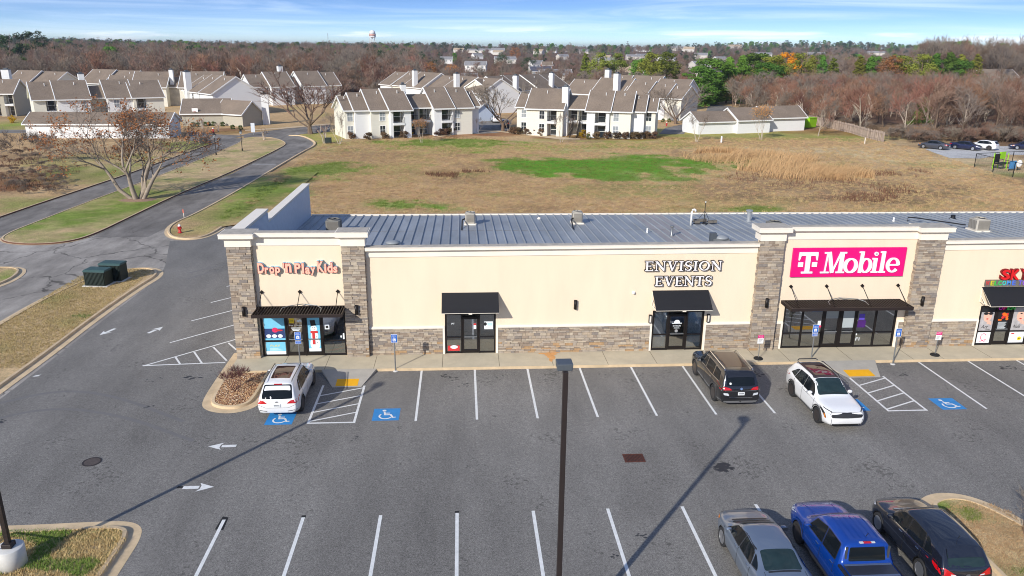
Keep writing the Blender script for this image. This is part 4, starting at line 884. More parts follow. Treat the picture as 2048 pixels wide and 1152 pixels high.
def signs():
    A = MAT
    wl = M('sign_white', srgb(246, 240, 242), .5, var=.02); bk = M('sign_black', srgb(28, 24, 24), .5, var=.05); mg = M('magenta', srgb(228, 0, 116), .45, var=.02)
    # serif two-line sign
    t = thing('shop_sign', 'white serif channel letters edged in black on two lines above the curtained doorway', 'sign', (9.04, 1.88, 3.88))
    for txt, x0, x1, z0, z1 in (('ENVISION', 0.02, 4.15, .86, 1.38), ('EVENTS', .6, 3.68, .02, .54)):
        gl, W = word(txt); sx = (x1-x0)/W; h = z1-z0
        MB().box(x0+.1, x1-.1, -.03, -.0, z0+h*.42, z0+h*.52).build('raceway', A['trim'], t)
        for g, ox in gl:
            mb = MB(); mw = MB(); i = 0
            for pts, w, cl in g:
                P = [(x0+(ox+p[0])*sx, z0+p[1]*h) for p in pts]; ws = [v*.56 for v in w] if isinstance(w, list) else w*.56
                stroke(mb, P, ws, .03, .14-.0011*i, bool(cl), .024); stroke(mw, P, ws, .14, .15-.0011*i, bool(cl)); i += 1
            b = mb.build('letter', bk, t); mw.build('face', wl, b)
    # magenta panel
    t = thing('panel_sign', 'large magenta panel sign with raised white slab-serif letters', 'sign', (17.03, 1.86, 4.3))
    MB().box(0, 6.27, -.06, .05, 0, 1.61).build('panel', mg, t, bev=.008)
    def let(strokes, x, w, z=.22, h=1.17):
        mb = MB()
        for i, (pts, ww, cl) in enumerate(strokes):
            stroke(mb, [(x+p[0]*w, z+p[1]*h) for p in pts], ww if isinstance(ww, list) else ww, .061, .13-.0013*i, bool(cl))
        mb.build('letter', wl, t)
    let([([(.5, 0), (.5, 1)], .25, 0), ([(.02, .92), (.98, .92)], .19, 0), ([(.2, .04), (.8, .04)], .1, 0), ([(.06, 1), (.055, .84), (.02, .62)], [.12, .13, .06], 0), ([(.94, 1), (.945, .84), (.98, .62)], [.12, .13, .06], 0), ([(.0, .42), (.25, .42)], .25, 0), ([(.74, .42), (1., .42)], .25, 0)], .34, 1.03)
    let([([(.18, 0), (.24, 1)], .07, 0), ([(.3, 1), (.5, .02)], .2, 0), ([(.5, .02), (.8, 1)], .08, 0), ([(.86, 1), (.84, 0)], .22, 0), ([(.0, .035), (.36, .035)], .085, 0), ([(.66, .035), (1.02, .035)], .085, 0), ([(.1, .965), (.36, .965)], .085, 0), ([(.76, .965), (1.04, .965)], .085, 0)], 1.6, 1.3)
    def ring(cx, cz, rx, rz, lo, hi, a0=0, a1=360, n=28):
        pts = arc(cx, cz, rx, rz, a0, a1, n); full = a1-a0 == 360
        if full: pts = pts[:-1]
        w = [lo+(hi-lo)*abs(math.cos(math.radians(a0+(a1-a0)*i/n))) for i in range(len(pts))]
        return (pts, w, 1 if full else 0)
    let([ring(.5, .35, .38, .315, .08, .2)], 2.84, .8)
    let([([(.2, .0), (.26, 1.02)], .18, 0), ([(.02, .98), (.26, .98)], .085, 0), ring(.58, .35, .33, .315, .08, .19)], 3.63, .78)
    let([([(.48, .0), (.5, .7)], .19, 0), ([(.1, .67), (.5, .67)], .085, 0), ([(.1, .035), (.92, .035)], .085, 0), (arc(.5, .9, .09, .035, 0, 360, 14)[:-1], .14, 1)], 4.36, .46)
    let([([(.46, 0), (.5, 1.02)], .19, 0), ([(.06, .98), (.5, .98)], .085, 0), ([(.06, .035), (.96, .035)], .085, 0)], 4.8, .42)
    let([ring(.5, .36, .37, .315, .08, .18, 0, 322), ([(.16, .37), (.9, .37)], .08, 0)], 5.2, .78)
    # bouncy children's sign
    t = thing('playful_sign', 'bouncy salmon letters with red outline and pale blue sides above the louvred canopy', 'sign', (-11.05, 1.88, 4.72))
    sal = M('salmon_letters', srgb(248, 186, 160), .5, var=.05); red = M('letter_outline', srgb(176, 60, 56), .5, var=.05); cy = M('pale_blue_returns', srgb(150, 206, 226), .5, var=.05)
    hs = [(0, .05, .34, .58), (.36, .03, .22, .36), (.6, .04, .28, .38), (.9, -.06, .28, .46), (1.32, .32, .1, .3), (1.44, .08, .34, .52), (1.92, .05, .34, .56), (2.3, .03, .14, .58), (2.47, .0, .28, .38), (2.76, -.08, .26, .46), (3.12, .1, .36, .6), (3.48, .06, .14, .5), (3.64, .06, .3, .56), (3.95, .05, .24, .36)]
    for ch, (x, z, w, h) in zip("Drop'NPlayKids", hs):
        if ch == 'N': ch = 'n'; 
        k = text_on('letter', ch, x*.965, -.02, z+.02, w, h, cy, t, .06, .075)
        text_on('outline', ch, x*.965-.002, -.142, z+.018, w+.004, h+.004, red, k, .004, .066); text_on('face', ch, x*.965+.012, -.152, z+.035, w-.03, h-.035, sal, k, .004, .036)
    # nail bar, cut by the frame
    t = thing('nail_bar_sign', 'chunky red three-letter sign above the rainbow welcome board', 'sign', (28.84, 1.88, 4.03))
    rd = M('sign_red', srgb(214, 26, 30), .45, var=.04); rdd = M('sign_red_sides', srgb(120, 14, 20), .5, var=.05)
    for ch, x in zip('SKY', (.02, .56, 1.14)):
        k = text_on('letter', ch, x, -.02, .0, .52, .62, rdd, t, .07, .05); text_on('face', ch, x+.01, -.165, .02, .5, .58, rd, k, .004, .04)
    t = thing('welcome_board', 'grey board with WELCOME in rainbow letters standing on the right black awning', 'sign', (28.1, 1.86, 3.66))
    MB().box(0, 3.6, -.04, .04, 0, .36).build('board', A['acgrill'], t)
    cols = [(200, 60, 60), (206, 196, 40), (60, 190, 70), (40, 200, 90), (50, 200, 190), (70, 150, 230), (70, 110, 220), (110, 90, 220), (150, 80, 220)]
    for ch, c, x in zip('WELCOMETO', cols, (.03, .3, .52, .74, .98, 1.24, 1.54, 1.9, 2.14)): text_on('letter', ch, x, -.045, .05, .2, .27, M('rainbow_'+ch+str(c[0]), srgb(*c), .5, var=.03), t, .012, .02)
    t = thing('open_sign', 'OPEN letters in magenta and green over the nail bar door', 'sign', (29.2, 1.84, 2.26))
    for ch, c, x in zip('OPEN', ((220, 20, 200), (220, 30, 120), (40, 190, 70), (60, 200, 80)), (0, .26, .5, .74)): text_on('letter', ch, x, 0, 0, .22, .24, M('open_'+ch, srgb(*c), .5, var=.02), t, .015, .02)
    # posters and notices behind/on the glass
    Y = 1.9595
    def flat(x0, x1, z0, z1, m, parent, d=0., name='sheet', tilt=None): return MB().box(x0, x1, Y-.004-d, Y-d, z0, z1).build(name, m, parent)
    def col(n, *c): return M(n, srgb(*c), .6, var=.06, scale=3)
    sky = col('poster_blue', 118, 196, 226); wht = col('poster_white', 232, 238, 240); navy = col('poster_navy', 40, 60, 110); pk = col('poster_pink', 222, 40, 96); rdp = col('poster_red', 204, 50, 50); blk = col('poster_black', 28, 28, 30); org = col('poster_orange', 236, 110, 20); yel = col('poster_yellow', 238, 206, 30); skin = col('poster_skin', 226, 182, 160)
    def disc(cx, cz, rx, rz, m, p, d, name='shape', n=18):
        v = [(cx+rx*math.cos(2*PI*i/n), Y-d, cz+rz*math.sin(2*PI*i/n)) for i in range(n)]; mb = MB(); mb.add(v, [tuple(range(n))]); return mb.build(name, m, p)
    def poster(label, x0, x1, z0, z1, m, cat='poster'):
        t = thing('poster', label, cat, (0, 0, 0)); flat(x0, x1, z0, z1, m, t); return t
    t = poster('tall pale blue poster with a dark picture band, left play shop window', -11.06, -9.99+.0, 1.05, 2.62, sky); flat(-11.06, -10.0, 1.15, 1.7, navy, t, .006, 'picture'); disc(-10.5, 1.62, .16, .14, pk, t, .012)
    for k, x in enumerate((-10.85, -10.55, -10.25)): disc(x, 1.28, .13, .1, wht, t, .012+.001*k)
    flat(-11.06, -10.0, 2.36, 2.62, wht, t, .006, 'heading'); text_on('lettering', "Drop 'N Play Kids", -11.0, Y-.012, 2.42, .9, .12, navy, t, .001)
    disc(-10.3, 1.6, .2, .05, rdp, t, .013)
    t = poster('pale blue poster below the rail in the left play shop window', -11.05, -10.02, .24, .94, sky); flat(-11.05, -10.02, .24, .42, wht, t, .006, 'snow'); text_on('lettering', 'PLAY', -10.8, Y-.006, .66, .5, .13, yel, t, .001)
    for k in range(3): MB().box(-10.85, -10.2-.1*k, Y-.007, Y-.0045, .47+.055*k, .49+.055*k).build('small_print', wht, t)
    t = poster('snowman banner with a red scarf on the right leaf of the play shop door', -8.83, -8.1, .38, 2.38, sky)
    flat(-8.83, -8.1, .38, .55, wht, t, .006, 'snow'); disc(-8.45, .82, .26, .38, wht, t, .008); disc(-8.46, 1.26, .2, .24, wht, t, .009); disc(-8.48, 1.66, .17, .19, wht, t, .010)
    mb = MB(); mb.add([(-8.7, Y-.016, 1.8), (-8.28, Y-.016, 1.86), (-8.36, Y-.016, 1.9), (-8.4, Y-.016, 2.16), (-8.66, Y-.016, 2.14), (-8.62, Y-.016, 1.86)], [(0, 1, 2, 3, 4, 5)]); mb.build('hat', blk, t)
    mb = MB(); mb.box(-8.66, -8.28, Y-.018, Y-.014, 1.42, 1.54).box(-8.58, -8.44, Y-.0185, Y-.0145, .78, 1.42); mb.build('scarf', rdp, t)
    for k, (x, z) in enumerate(((-8.53, 1.72), (-8.42, 1.73), (-8.36, 1.2), (-8.35, 1.05), (-8.33, .9))): disc(x, z, .022, .022, blk, t, .015+.0005*k, n=8)
    mb = MB(); mb.add([(-8.49, Y-.02, 1.66), (-8.38, Y-.02, 1.63), (-8.48, Y-.02, 1.62)], [(0, 1, 2)]); mb.build('nose', org, t)
    t = poster('yellow square notice on the left leaf of the play shop door', -9.74, -9.48, 1.98, 2.26, yel, 'notice'); MB().box(-9.7, -9.52, Y-.007, Y-.0045, 2.1, 2.13).build('small_print', blk, t)
    t = thing('window_lettering', 'white cloud emblem and lettering on the left leaf of the play shop door', 'lettering', (0, 0, 0))
    for k, (x, z) in enumerate(((-9.26, 2.1), (-9.17, 2.13), (-9.09, 2.09))): disc(x, z, .07, .06, wht, t, .003+.0005*k)
    text_on('lettering', "Drop 'N Play Kids", -9.75, Y-.004, 1.82, .7, .09, wht, t, .001)
    for k in range(3): MB().box(-9.66+.04*k, -9.12-.06*k, Y-.005, Y-.002, 1.7-.07*k, 1.735-.07*k).build('small_print', wht, t)
    t = poster('white notice with a dark square in the right play shop window', -7.9, -7.66, 1.62, 1.92, wht, 'notice'); flat(-7.85, -7.71, 1.68, 1.82, blk, t, .006, 'mark')
    t = poster('white cut-out figures low in the right play shop window', -6.98, -6.84, 1.05, 1.28, wht, 'sticker'); disc(-6.93, 1.33, .05, .06, wht, t, .003); disc(-7.07, 1.2, .04, .07, wht, t, .003)
    t = poster('white and blue notice in the right sidelight below the left awning', .55, 1.02, 1.5, 1.94, wht, 'notice'); disc(.6, 1.8, .09, .1, blk, t, .006)
    for k in range(4): MB().box(.72, .98, Y-.007, Y-.0045, 1.82-.07*k, 1.84-.07*k).build('small_print', sky, t)
    t = poster('red and white notice on the glass door under the left black awning', -.02, .12, 1.52, 1.84, wht, 'notice'); flat(-.02, .12, 1.74, 1.84, rdp, t, .006, 'header')
    t = thing('window_lettering', 'small white letters in the left sidelight under the left black awning', 'lettering', (0, 0, 0)); text_on('lettering', 'PT', -1.2, Y-.002, 1.78, .17, .1, wht, t, .001)
    t = poster('orange and white leaflet low in the left sidelight under the left black awning', -1.42, -.78, .28, .58, rdp, 'leaflet'); disc(-1.08, .5, .2, .1, wht, t, .006)
    t = thing('window_lettering', 'white domed emblem and lettering on the curtained glass door', 'lettering', (0, 0, 0))
    mb = MB(); mb.add([(p[0], Y-.003, p[1]) for p in arc(11.07, 1.72, .17, .17, 0, 180, 14)], [tuple(range(15))]); mb.box(10.8, 11.34, Y-.004, Y-.001, 1.67, 1.715); mb.build('emblem', wht, t); text_on('lettering', 'ENVISION', 10.86, Y-.002, 1.5, .42, .09, wht, t, .001); text_on('lettering', 'EVENTS', 10.92, Y-.002, 1.38, .3, .07, wht, t, .001); disc(11.06, 1.25, .09, .09, M('grey_seal', srgb(150, 150, 150), .6), t, .003)
    t = poster('small white notice with magenta foot in the left magenta shop window', 18.98, 19.16, 1.45, 1.72, wht, 'notice'); flat(18.9, 19.2, 1.34, 1.44, pk, t, .003, 'shelf')
    t = poster('white panel across the top of the right door leaf of the magenta shop', 20.36, 21.02, 1.3, 2.3, M('pale_blind', srgb(168, 176, 178), .6, var=.05), 'blind')
    t = poster('short white panel at the top of the left door leaf of the magenta shop', 19.4, 20.12, 1.86, 2.3, M('pale_blind2', srgb(150, 156, 156), .6, var=.05), 'blind')
    t = poster('violet lit display panel in the magenta shop window', 21.3, 21.62, 1.75, 2.1, M('violet_screen', srgb(96, 76, 190), .4, var=.1)); flat(21.26, 21.72, 1.3, 1.72, M('violet_dark', srgb(74, 34, 110), .4, var=.2), t, .003, 'lower_screen')
    t = poster('white letters low in the right magenta shop window', 21.26, 21.32, .84, .94, wht, 'sticker'); text_on('lettering', 'FI', 21.28, Y-.002, .52, .22, .18, wht, t, .001)
    gr = M('poster_greys', srgb(176, 172, 172), .6, var=.25, scale=5)
    for x0, x1, lab, wd, pos in ((28.33, 29.1, 'grey portrait poster with a dark lace mask and the word Art', 'Art', 0), (30.22, 31.1, 'grey portrait poster of a pale face and hand with the word Nails', 'Nails', 1)):
        t = poster(lab, x0, x1, 1.0, 2.36, gr); cx = (x0+x1)/2; disc(cx+.02, 1.86, .24, .34, skin, t, .006); flat(x0, x1, 2.1, 2.36, blk if not pos else gr, t, .0075, 'hair')
        if not pos: disc(cx-.1, 2.02, .14, .08, blk, t, .012); disc(cx+.18, 2.02, .14, .08, blk, t, .0125)
        else: disc(cx+.02, 2.0, .07, .03, blk, t, .012)
        disc(cx+.02, 1.7, .07, .035, rdp, t, .013); mb = MB()
        for k in range(4): stroke(mb, [(cx+.3, 1.36+.05*k), (cx+.02, 1.46+.06*k)], .045, Y*0, .0, False)
        mb.v = [(v[0], Y-.014-.0003*(i % 5), v[2]) for i, v in enumerate(mb.v)]; mb.build('fingers', skin, t)
        text_on('lettering', wd, x0+.12, Y-.016, 1.14, .42, .2, blk, t, .001, 0, .35)
        if not pos: text_on('lettering', 'Throom', x0+.38, Y-.016, 1.05, .3, .07, blk, t, .001)
        t2 = poster(('pink line drawing of a woman' if not pos else 'poster of red lips and a yellow flower')+' low in the nail bar window', x0, x1, .26, .9, wht)
        if not pos:
            mb = MB(); stroke(mb, arc(cx, .62, .16, .2, 20, 320, 16), .03, 0, 0); stroke(mb, [(cx-.2, .3), (cx-.05, .42), (cx+.1, .34), (cx+.2, .5)], .03, 0, 0); mb.v = [(v[0], Y-.006-.0002*(i % 5), v[2]) for i, v in enumerate(mb.v)]; mb.build('drawing', pk, t2)
        else: disc(x0+.2, .8, .1, .04, rdp, t2, .006); disc(x1-.25, .5, .12, .12, yel, t2, .006); disc(x1-.25, .5, .04, .04, blk, t2, .008)
    t = poster('black poster with an orange bloom on the nail bar door', 29.28, 30.05, .95, 2.22, blk); q = random.Random(2)
    for k in range(16): disc(29.66+q.uniform(-.24, .24), 1.82+q.uniform(-.2, .2), q.uniform(.05, .1), q.uniform(.04, .09), org if k % 3 else rdp, t, .006+.0005*k, n=9)
    for k in range(8): MB().box(29.42, 29.9-.04*(k % 3), Y-.007, Y-.0045, 1.48-.055*k, 1.505-.055*k).build('small_print', wht, t)

# ------------------------------------------------------------------ vehicles
def pc(knots):
    'monotone cubic through (x,y) knots'
    xs = np.array([k[0] for k in knots], float); ys = np.array([k[1] for k in knots], float); d = np.diff(ys)/np.diff(xs); m = np.zeros(len(xs))
    m[0], m[-1] = d[0], d[-1]
    for i in range(1, len(xs)-1): m[i] = 0 if d[i-1]*d[i] <= 0 else 2*d[i-1]*d[i]/(d[i-1]+d[i])
    def f(x):
        x = min(max(x, xs[0]), xs[-1]); i = int(min(np.searchsorted(xs, x, 'right')-1, len(xs)-2)); h = xs[i+1]-xs[i]; t = (x-xs[i])/h
        return float((2*t**3-3*t*t+1)*ys[i]+(t**3-2*t*t+t)*h*m[i]+(-2*t**3+3*t*t)*ys[i+1]+(t**3-t*t)*h*m[i+1])
    return f
def sst(a, b, x): t = min(max((x-a)/(b-a), 0), 1); return t*t*(3-2*t)
class Car:
    'lofted body; local axes: +Y nose, y=0 tail at bumper height, z=0 ground'
    def __init__(s, L, W, top, belt, plan, roofw, rear, front, clear=.2, N=64):
        s.L, s.W = L, W; s.top, s.belt, s.plan = pc(top), pc(belt), pc(plan); s.rear, s.front = pc(rear), pc(front); s.roofw = roofw
        mb = MB(); rings = []
        ts = [i/N for i in range(N+1)]
        for t in ts:
            y0 = t*L; zt = s.top(y0); zb = min(s.belt(y0), zt-.05); w = W/2*s.plan(y0); hc = zt-zb; k = sst(.12, .32, hc); wr = roofw/2*(.94+.06*s.plan(y0))
            bot = clear+.10*sst(.86, 1, t)+.12*sst(.1, 0, t)
            lo = [(0, bot), (w*.78, bot), (w*.93, bot+.05), (w*.985, bot+.17), (w, bot+.3), (w*.995, (bot+zb)/2+.08), (w*.985, zb-.09), (w*.955, zb-.015)]
            gb = w*.935
            up_h = [(w*.93, zb+hc*.25), (w*.88, zb+hc*.55), (w*.80, zb+hc*.78), (w*.62, zb+hc*.92), (w*.32, zt-.004), (0, zt)]
            up_g = [(gb, zb+.02), (gb+(wr-gb)*.42, zb+hc*.42), (gb+(wr-gb)*.86, zb+hc*.82), (wr*.93, zt-.045), (wr*.62, zt-.012), (0, zt)]
            ring = lo+[(a[0]*(1-k)+b[0]*k, a[1]*(1-k)+b[1]*k) for a, b in zip(up_h, up_g)]
            pts = [(x, s.Y(t, z), z) for x, z in ring]; full = pts+[(-x, y, z) for x, y, z in reversed(pts[1:-1])]
            rings.append(full)
        n = len(rings[0])
        for r in rings: mb.v += r
        for i in range(N):
            for k in range(n): mb.f.append((i*n+k, i*n+(k+1) % n, (i+1)*n+(k+1) % n, (i+1)*n+k)); mb.m.append(0)
        for end, base, sgn in ((0, 0, -1), (N, N*n, 1)):
            ring = rings[end]; cz = sum(p[2] for p in ring)/n; prev = [base+k for k in range(n)]; t = ts[end]
            for sc in (.93, .8, .55, .28):
                o = len(mb.v)
                for p in ring:
                    x = p[0]*sc; z = cz+(p[2]-cz)*sc; mb.v.append((x, s.Y(t, z)+sgn*(.05*(1-sc*sc)+.02*(1-sc)), z))
                for k in range(n):
                    a, b = prev[k], prev[(k+1) % n]; q = (a, b, o+(k+1) % n, o+k); mb.f.append(q if sgn > 0 else q[::-1]); mb.m.append(0)
                prev = [o+k for k in range(n)]
            mb.v.append((0, s.Y(t, cz)+sgn*.07, cz)); c = len(mb.v)-1
            for k in range(n): q = (prev[k], prev[(k+1) % n], c); mb.f.append(q if sgn > 0 else q[::-1]); mb.m.append(0)
        s.mb = mb; s.bvh = BVHTree.FromPolygons([Vector(v) for v in mb.v], mb.f)
    def Y(s, t, z): a, b = s.rear(z), s.L+s.front(z); return a+(b-a)*t
    def body(s, name, paint, root, wheels, r):
        me = s.mb.mesh(name, [paint, MAT['blk']], True); o = link(name, me, root)
        bm = bmesh.new(); bm.from_mesh(me); bmesh.ops.recalc_face_normals(bm, faces=bm.faces); bm.to_mesh(me); bm.free()
        cut = []
        for y in wheels:
            for sx in (-1, 1):
                c = MB().lathe((0, y, r*.98), [(r*1.13, sx*(s.W/2-.34) if sx > 0 else -s.W/2-.2), (r*1.13, s.W/2+.2 if sx > 0 else -s.W/2+.34)], 28, axis='x').build('cut', [MAT['blk']])
                bm = bmesh.new(); bm.from_mesh(c.data); bmesh.ops.recalc_face_normals(bm, faces=bm.faces); bm.to_mesh(c.data); bm.free()
                m = o.modifiers.new('b', 'BOOLEAN'); m.operation = 'DIFFERENCE'; m.object = c; m.solver = 'EXACT'; m.material_mode = 'TRANSFER'; cut.append(c)
        mw = bpy.context.evaluated_depsgraph_get(); rt = root.matrix_world.copy()
        new = bpy.data.meshes.new_from_object(o.evaluated_get(mw)); o.modifiers.clear()
        if len(new.polygons) > 200: o.data = new
        for c in cut: bpy.data.objects.remove(c)
        return o
    def cast(s, view, u, v, side):
        if view == 'side': o, d = Vector((side*5, u, v)), Vector((-side, 0, 0))
        elif view == 'top': o, d = Vector((u, v, 5)), Vector((0, 0, -1))
        elif view == 'rear': o, d = Vector((u, -4, v)), Vector((0, 1, 0))
        else: o, d = Vector((u, s.L+4, v)), Vector((0, -1, 0))
        h = s.bvh.ray_cast(o, d)
        if h[0] is None:
            q = {'side': Vector((side*s.W/2, u, v)), 'top': Vector((u, v, 1)), 'rear': Vector((u, 0, v)), 'front': Vector((u, s.L, v))}[view]; h = s.bvh.find_nearest(q)
        n = h[1]
        if n.dot(d) > 0: n = -n
        return h[0], n
    def patch(s, name, poly, view, mat, root, off=.006, side=1, step=.09, smooth=True, thick=0.):
        bm = bmesh.new(); bm.faces.new([bm.verts.new((p[0], p[1], 0)) for p in poly])
        for ax in (0, 1):
            lo, hi = min(p[ax] for p in poly), max(p[ax] for p in poly); k = math.floor(lo/step)+1
            while k*step < hi-1e-3:
                co = [0, 0, 0]; no = [0, 0, 0]; co[ax] = k*step; no[ax] = 1
                bmesh.ops.bisect_plane(bm, geom=bm.verts[:]+bm.edges[:]+bm.faces[:], plane_co=co, plane_no=no, dist=1e-4); k += 1
        for v in bm.verts:
            p, n = s.cast(view, v.co.x, v.co.y, side); v.co = p+n*off
        me = bpy.data.meshes.new(name); bm.to_mesh(me); bm.free(); me.materials.append(mat)
        if smooth: me.polygons.foreach_set('use_smooth', [True]*len(me.polygons))
        return link(name, me, root)
    def line(s, name, pts, view, w, mat, root, off=.004, side=1, n=10):
        'narrow strip along a polyline drawn on the body'
        P = []
        for a, b in zip(pts[:-1], pts[1:]):
            for i in range(n): P.append((a[0]+(b[0]-a[0])*i/n, a[1]+(b[1]-a[1])*i/n))
        P.append(pts[-1]); Q = offset_path(P, w/2, False); R = offset_path(P, -w/2, False); mb = MB()
        for p in Q+R:
            h, nn = s.cast(view, p[0], p[1], side); mb.v.append(tuple(h+nn*off))
        k = len(Q)
        for i in range(k-1): mb.f.append((i, i+1, k+i+1, k+i)); mb.m.append(0)
        return mb.build(name, mat, root)
def rp(pts, r=.06, k=3):
    'round the corners of a polygon'
    n = len(pts); out = []
    for i in range(n):
        p = Vector(pts[i]); a = Vector(pts[i-1])-p; b = Vector(pts[(i+1) % n])-p; ra = min(r, a.length*.45); rb = min(r, b.length*.45)
        A_, B_ = p+a.normalized()*ra, p+b.normalized()*rb
        for j in range(k+1): t = j/k; out.append(tuple(A_*(1-t)**2+p*2*t*(1-t)+B_*t*t))
    return out
CARM = {}
def carmats():
    A = MAT; C_ = CARM
    C_['glass'] = M('car_glass', (.008, .011, .014), .07, var=.0, spec=.25); C_['glass_green'] = M('car_glass_green', (.018, .034, .036), .05, var=.25, scale=2.5, spec=.4)
    C_['red'] = M('tail_lamp', srgb(190, 14, 20), .15, var=.1, scale=9, spec=.6, coat=.5); C_['clear'] = M('lamp_clear', srgb(214, 218, 222), .12, .2, var=.15, scale=14); C_['amber'] = M('lamp_amber', srgb(220, 130, 40), .2, var=.1)
    C_['chrome'] = M('chrome', (.75, .76, .78), .12, 1., var=.0); C_['trim'] = M('black_trim', (.02, .02, .021), .4, var=.1); C_['clad'] = M('grey_cladding', (.05, .05, .052), .65, var=.1); C_['seam'] = M('panel_gap', (.012, .012, .012), .8, var=0)
    C_['plate'] = M('licence_plate', srgb(226, 228, 226), .5, var=.08, scale=20); C_['ink'] = M('plate_ink', srgb(44, 50, 70), .6, var=0)
    C_['tyre'] = M('tyre', (.022, .022, .023), .8, var=.1); C_['alloy'] = M('alloy', (.55, .56, .58), .3, .85, var=.08); C_['darkalloy'] = M('dark_alloy', (.10, .085, .08), .35, .7, var=.1)
    C_['roofglass'] = M('roof_glass', srgb(58, 34, 28), .05, var=.1, spec=.8)
    C_['hub'] = M('brake_dark', (.03, .03, .03), .7, var=0)
WHEEL = {}
def wheel_meshes(r, spokes, mat):
    key = (r, spokes, mat)
    if key in WHEEL: return WHEEL[key]
    w = .115; k = r*.68
    ty = MB().lathe((0, 0, 0), [(k, -w*.9), (r*.93, -w), (r*.985, -w*.8), (r, -w*.4), (r, w*.4), (r*.985, w*.8), (r*.93, w), (k, w*.9), (k, -w*.9)], 28, axis='x').mesh('tyre', CARM['tyre'], True)
    mb = MB(); mb.lathe((0, 0, 0), [(k, w*.92), (k*.93, w*.95), (k*.9, w*.6), (k*.88, -w*.3), (k*.3, -w*.2), (0, -w*.2)], 26, axis='x', mi=0); n0 = len(mb.f)
    for i in range(len(mb.f)-0):
        pass
    mb.lathe((0, 0, 0), [(.001, w*.45), (k*.2, w*.45), (k*.24, w*.8), (k*.12, w*.9), (0, w*.9)], 14, axis='x')
    for i in range(spokes):
        a = 2*PI*i/spokes; s = len(mb.v); h = k*.09 if spokes > 6 else k*.13
        mb.add([(w*.55, -h*1.2, k*.15), (w*.85, -h*1.2, k*.15), (w*.85, h*1.2, k*.15), (w*.55, h*1.2, k*.15), (w*.6, -h, k*.93), (w*.9, -h, k*.93), (w*.9, h, k*.93), (w*.6, h, k*.93)], [(0, 3, 2, 1), (4, 5, 6, 7), (0, 1, 5, 4), (1, 2, 6, 5), (2, 3, 7, 6), (3, 0, 4, 7)])
        mb.xf(Matrix.Rotation(a, 4, 'X'), s)
    mb2 = MB().lathe((0, 0, 0), [(k*.86, -w*.25), (k*.86, w*.1), (0, w*.1)], 20, axis='x')
    o = len(mb.f); mb.add(mb2.v, mb2.f, 1)
    rim = mb.mesh('rim', [CARM[mat], CARM['hub']]); WHEEL[key] = (ty, rim); return ty, rim
def wheels(root, W, ys, r, spokes=5, mat='alloy'):
    ty, rim = wheel_meshes(r, spokes, mat)
    for y in ys:
        for sx in (-1, 1):
            e = bpy.data.objects.new('wheel', None); COL.objects.link(e); e.parent = root; e.location = (sx*(W/2-.125), y, r); e.rotation_euler = (0, 0, 0 if sx > 0 else PI); e.empty_display_size = .2
            link('tyre', ty, e); link('rim', rim, e)
def mirror(root, s, y, z, w, paint):
    for sx in (-1, 1):
        h, n = s.cast('side', y, z, sx); mb = MB(); mb.blob((h.x+sx*.09, y+.03, z+.05), (.12, .075, .085), 4, 12, 8, .0); mb.tube([(h.x-sx*.02, y, z-.02), (h.x+sx*.08, y+.02, z+.0)], .03, 6)
        m = mb.build('wing_mirror', paint, root, True); MB().box(h.x+sx*.04, h.x+sx*.22, y-.05, y-.046, z-.01, z+.11).build('mirror_glass', CARM['chrome'], m)
def sides(root, s, wins, seams, handles, trim, glass, seam=True, hmat=None):
    for sd in (-1, 1):
        for p in wins:
            if trim: s.patch('window_trim', rp([(u+(.03 if u > sum(q[0] for q in p)/len(p) else -.03), v+(.025 if v > sum(q[1] for q in p)/len(p) else -.025)) for u, v in p], .05), 'side', trim, root, .004, sd)
            s.patch('side_window', rp(p, .04), 'side', glass, root, .008, sd)
        for l in seams: s.line('door_seam', l, 'side', .02, CARM['seam'], root, .003, sd)
        for y, z in handles:
            h, n = s.cast('side', y, z, sd); MB().box(-.012, .02, -.09, .09, -.014, .014).build('door_handle', hmat or CARM['chrome'], root, bev=.006, loc=(h.x+sd*.004, y, z))
def plate(root, s, y, z, rear=True, txt='RVN 4471'):
    h, n = s.cast('rear' if rear else 'front', 0, z, 1); yy = h.y+(-.02 if rear else .02)
    p = MB().box(-.155, .155, yy-.004, yy+.004, z-.077, z+.077).build('number_plate', CARM['plate'], root)
    mb = MB()
    for k in range(6): mb.box(-.115+k*.04, -.09+k*.04, yy-.008, yy-.0045, z-.03, z+.03)
    if rear: mb.build('plate_characters', CARM['ink'], p)
def paint_(name, c, metal=.0, rough=.28): return M(name, c, rough, metal, var=.0, coat=1., spec=.5)
SEAM2 = lambda y0, y1, y2, z0, z1: [[(y0, z0), (y0, z1)], [(y1, z0), (y1, z1)], [(y2, z0+.25), (y2, z1)], [(y0, z0), (y1, z0)]]

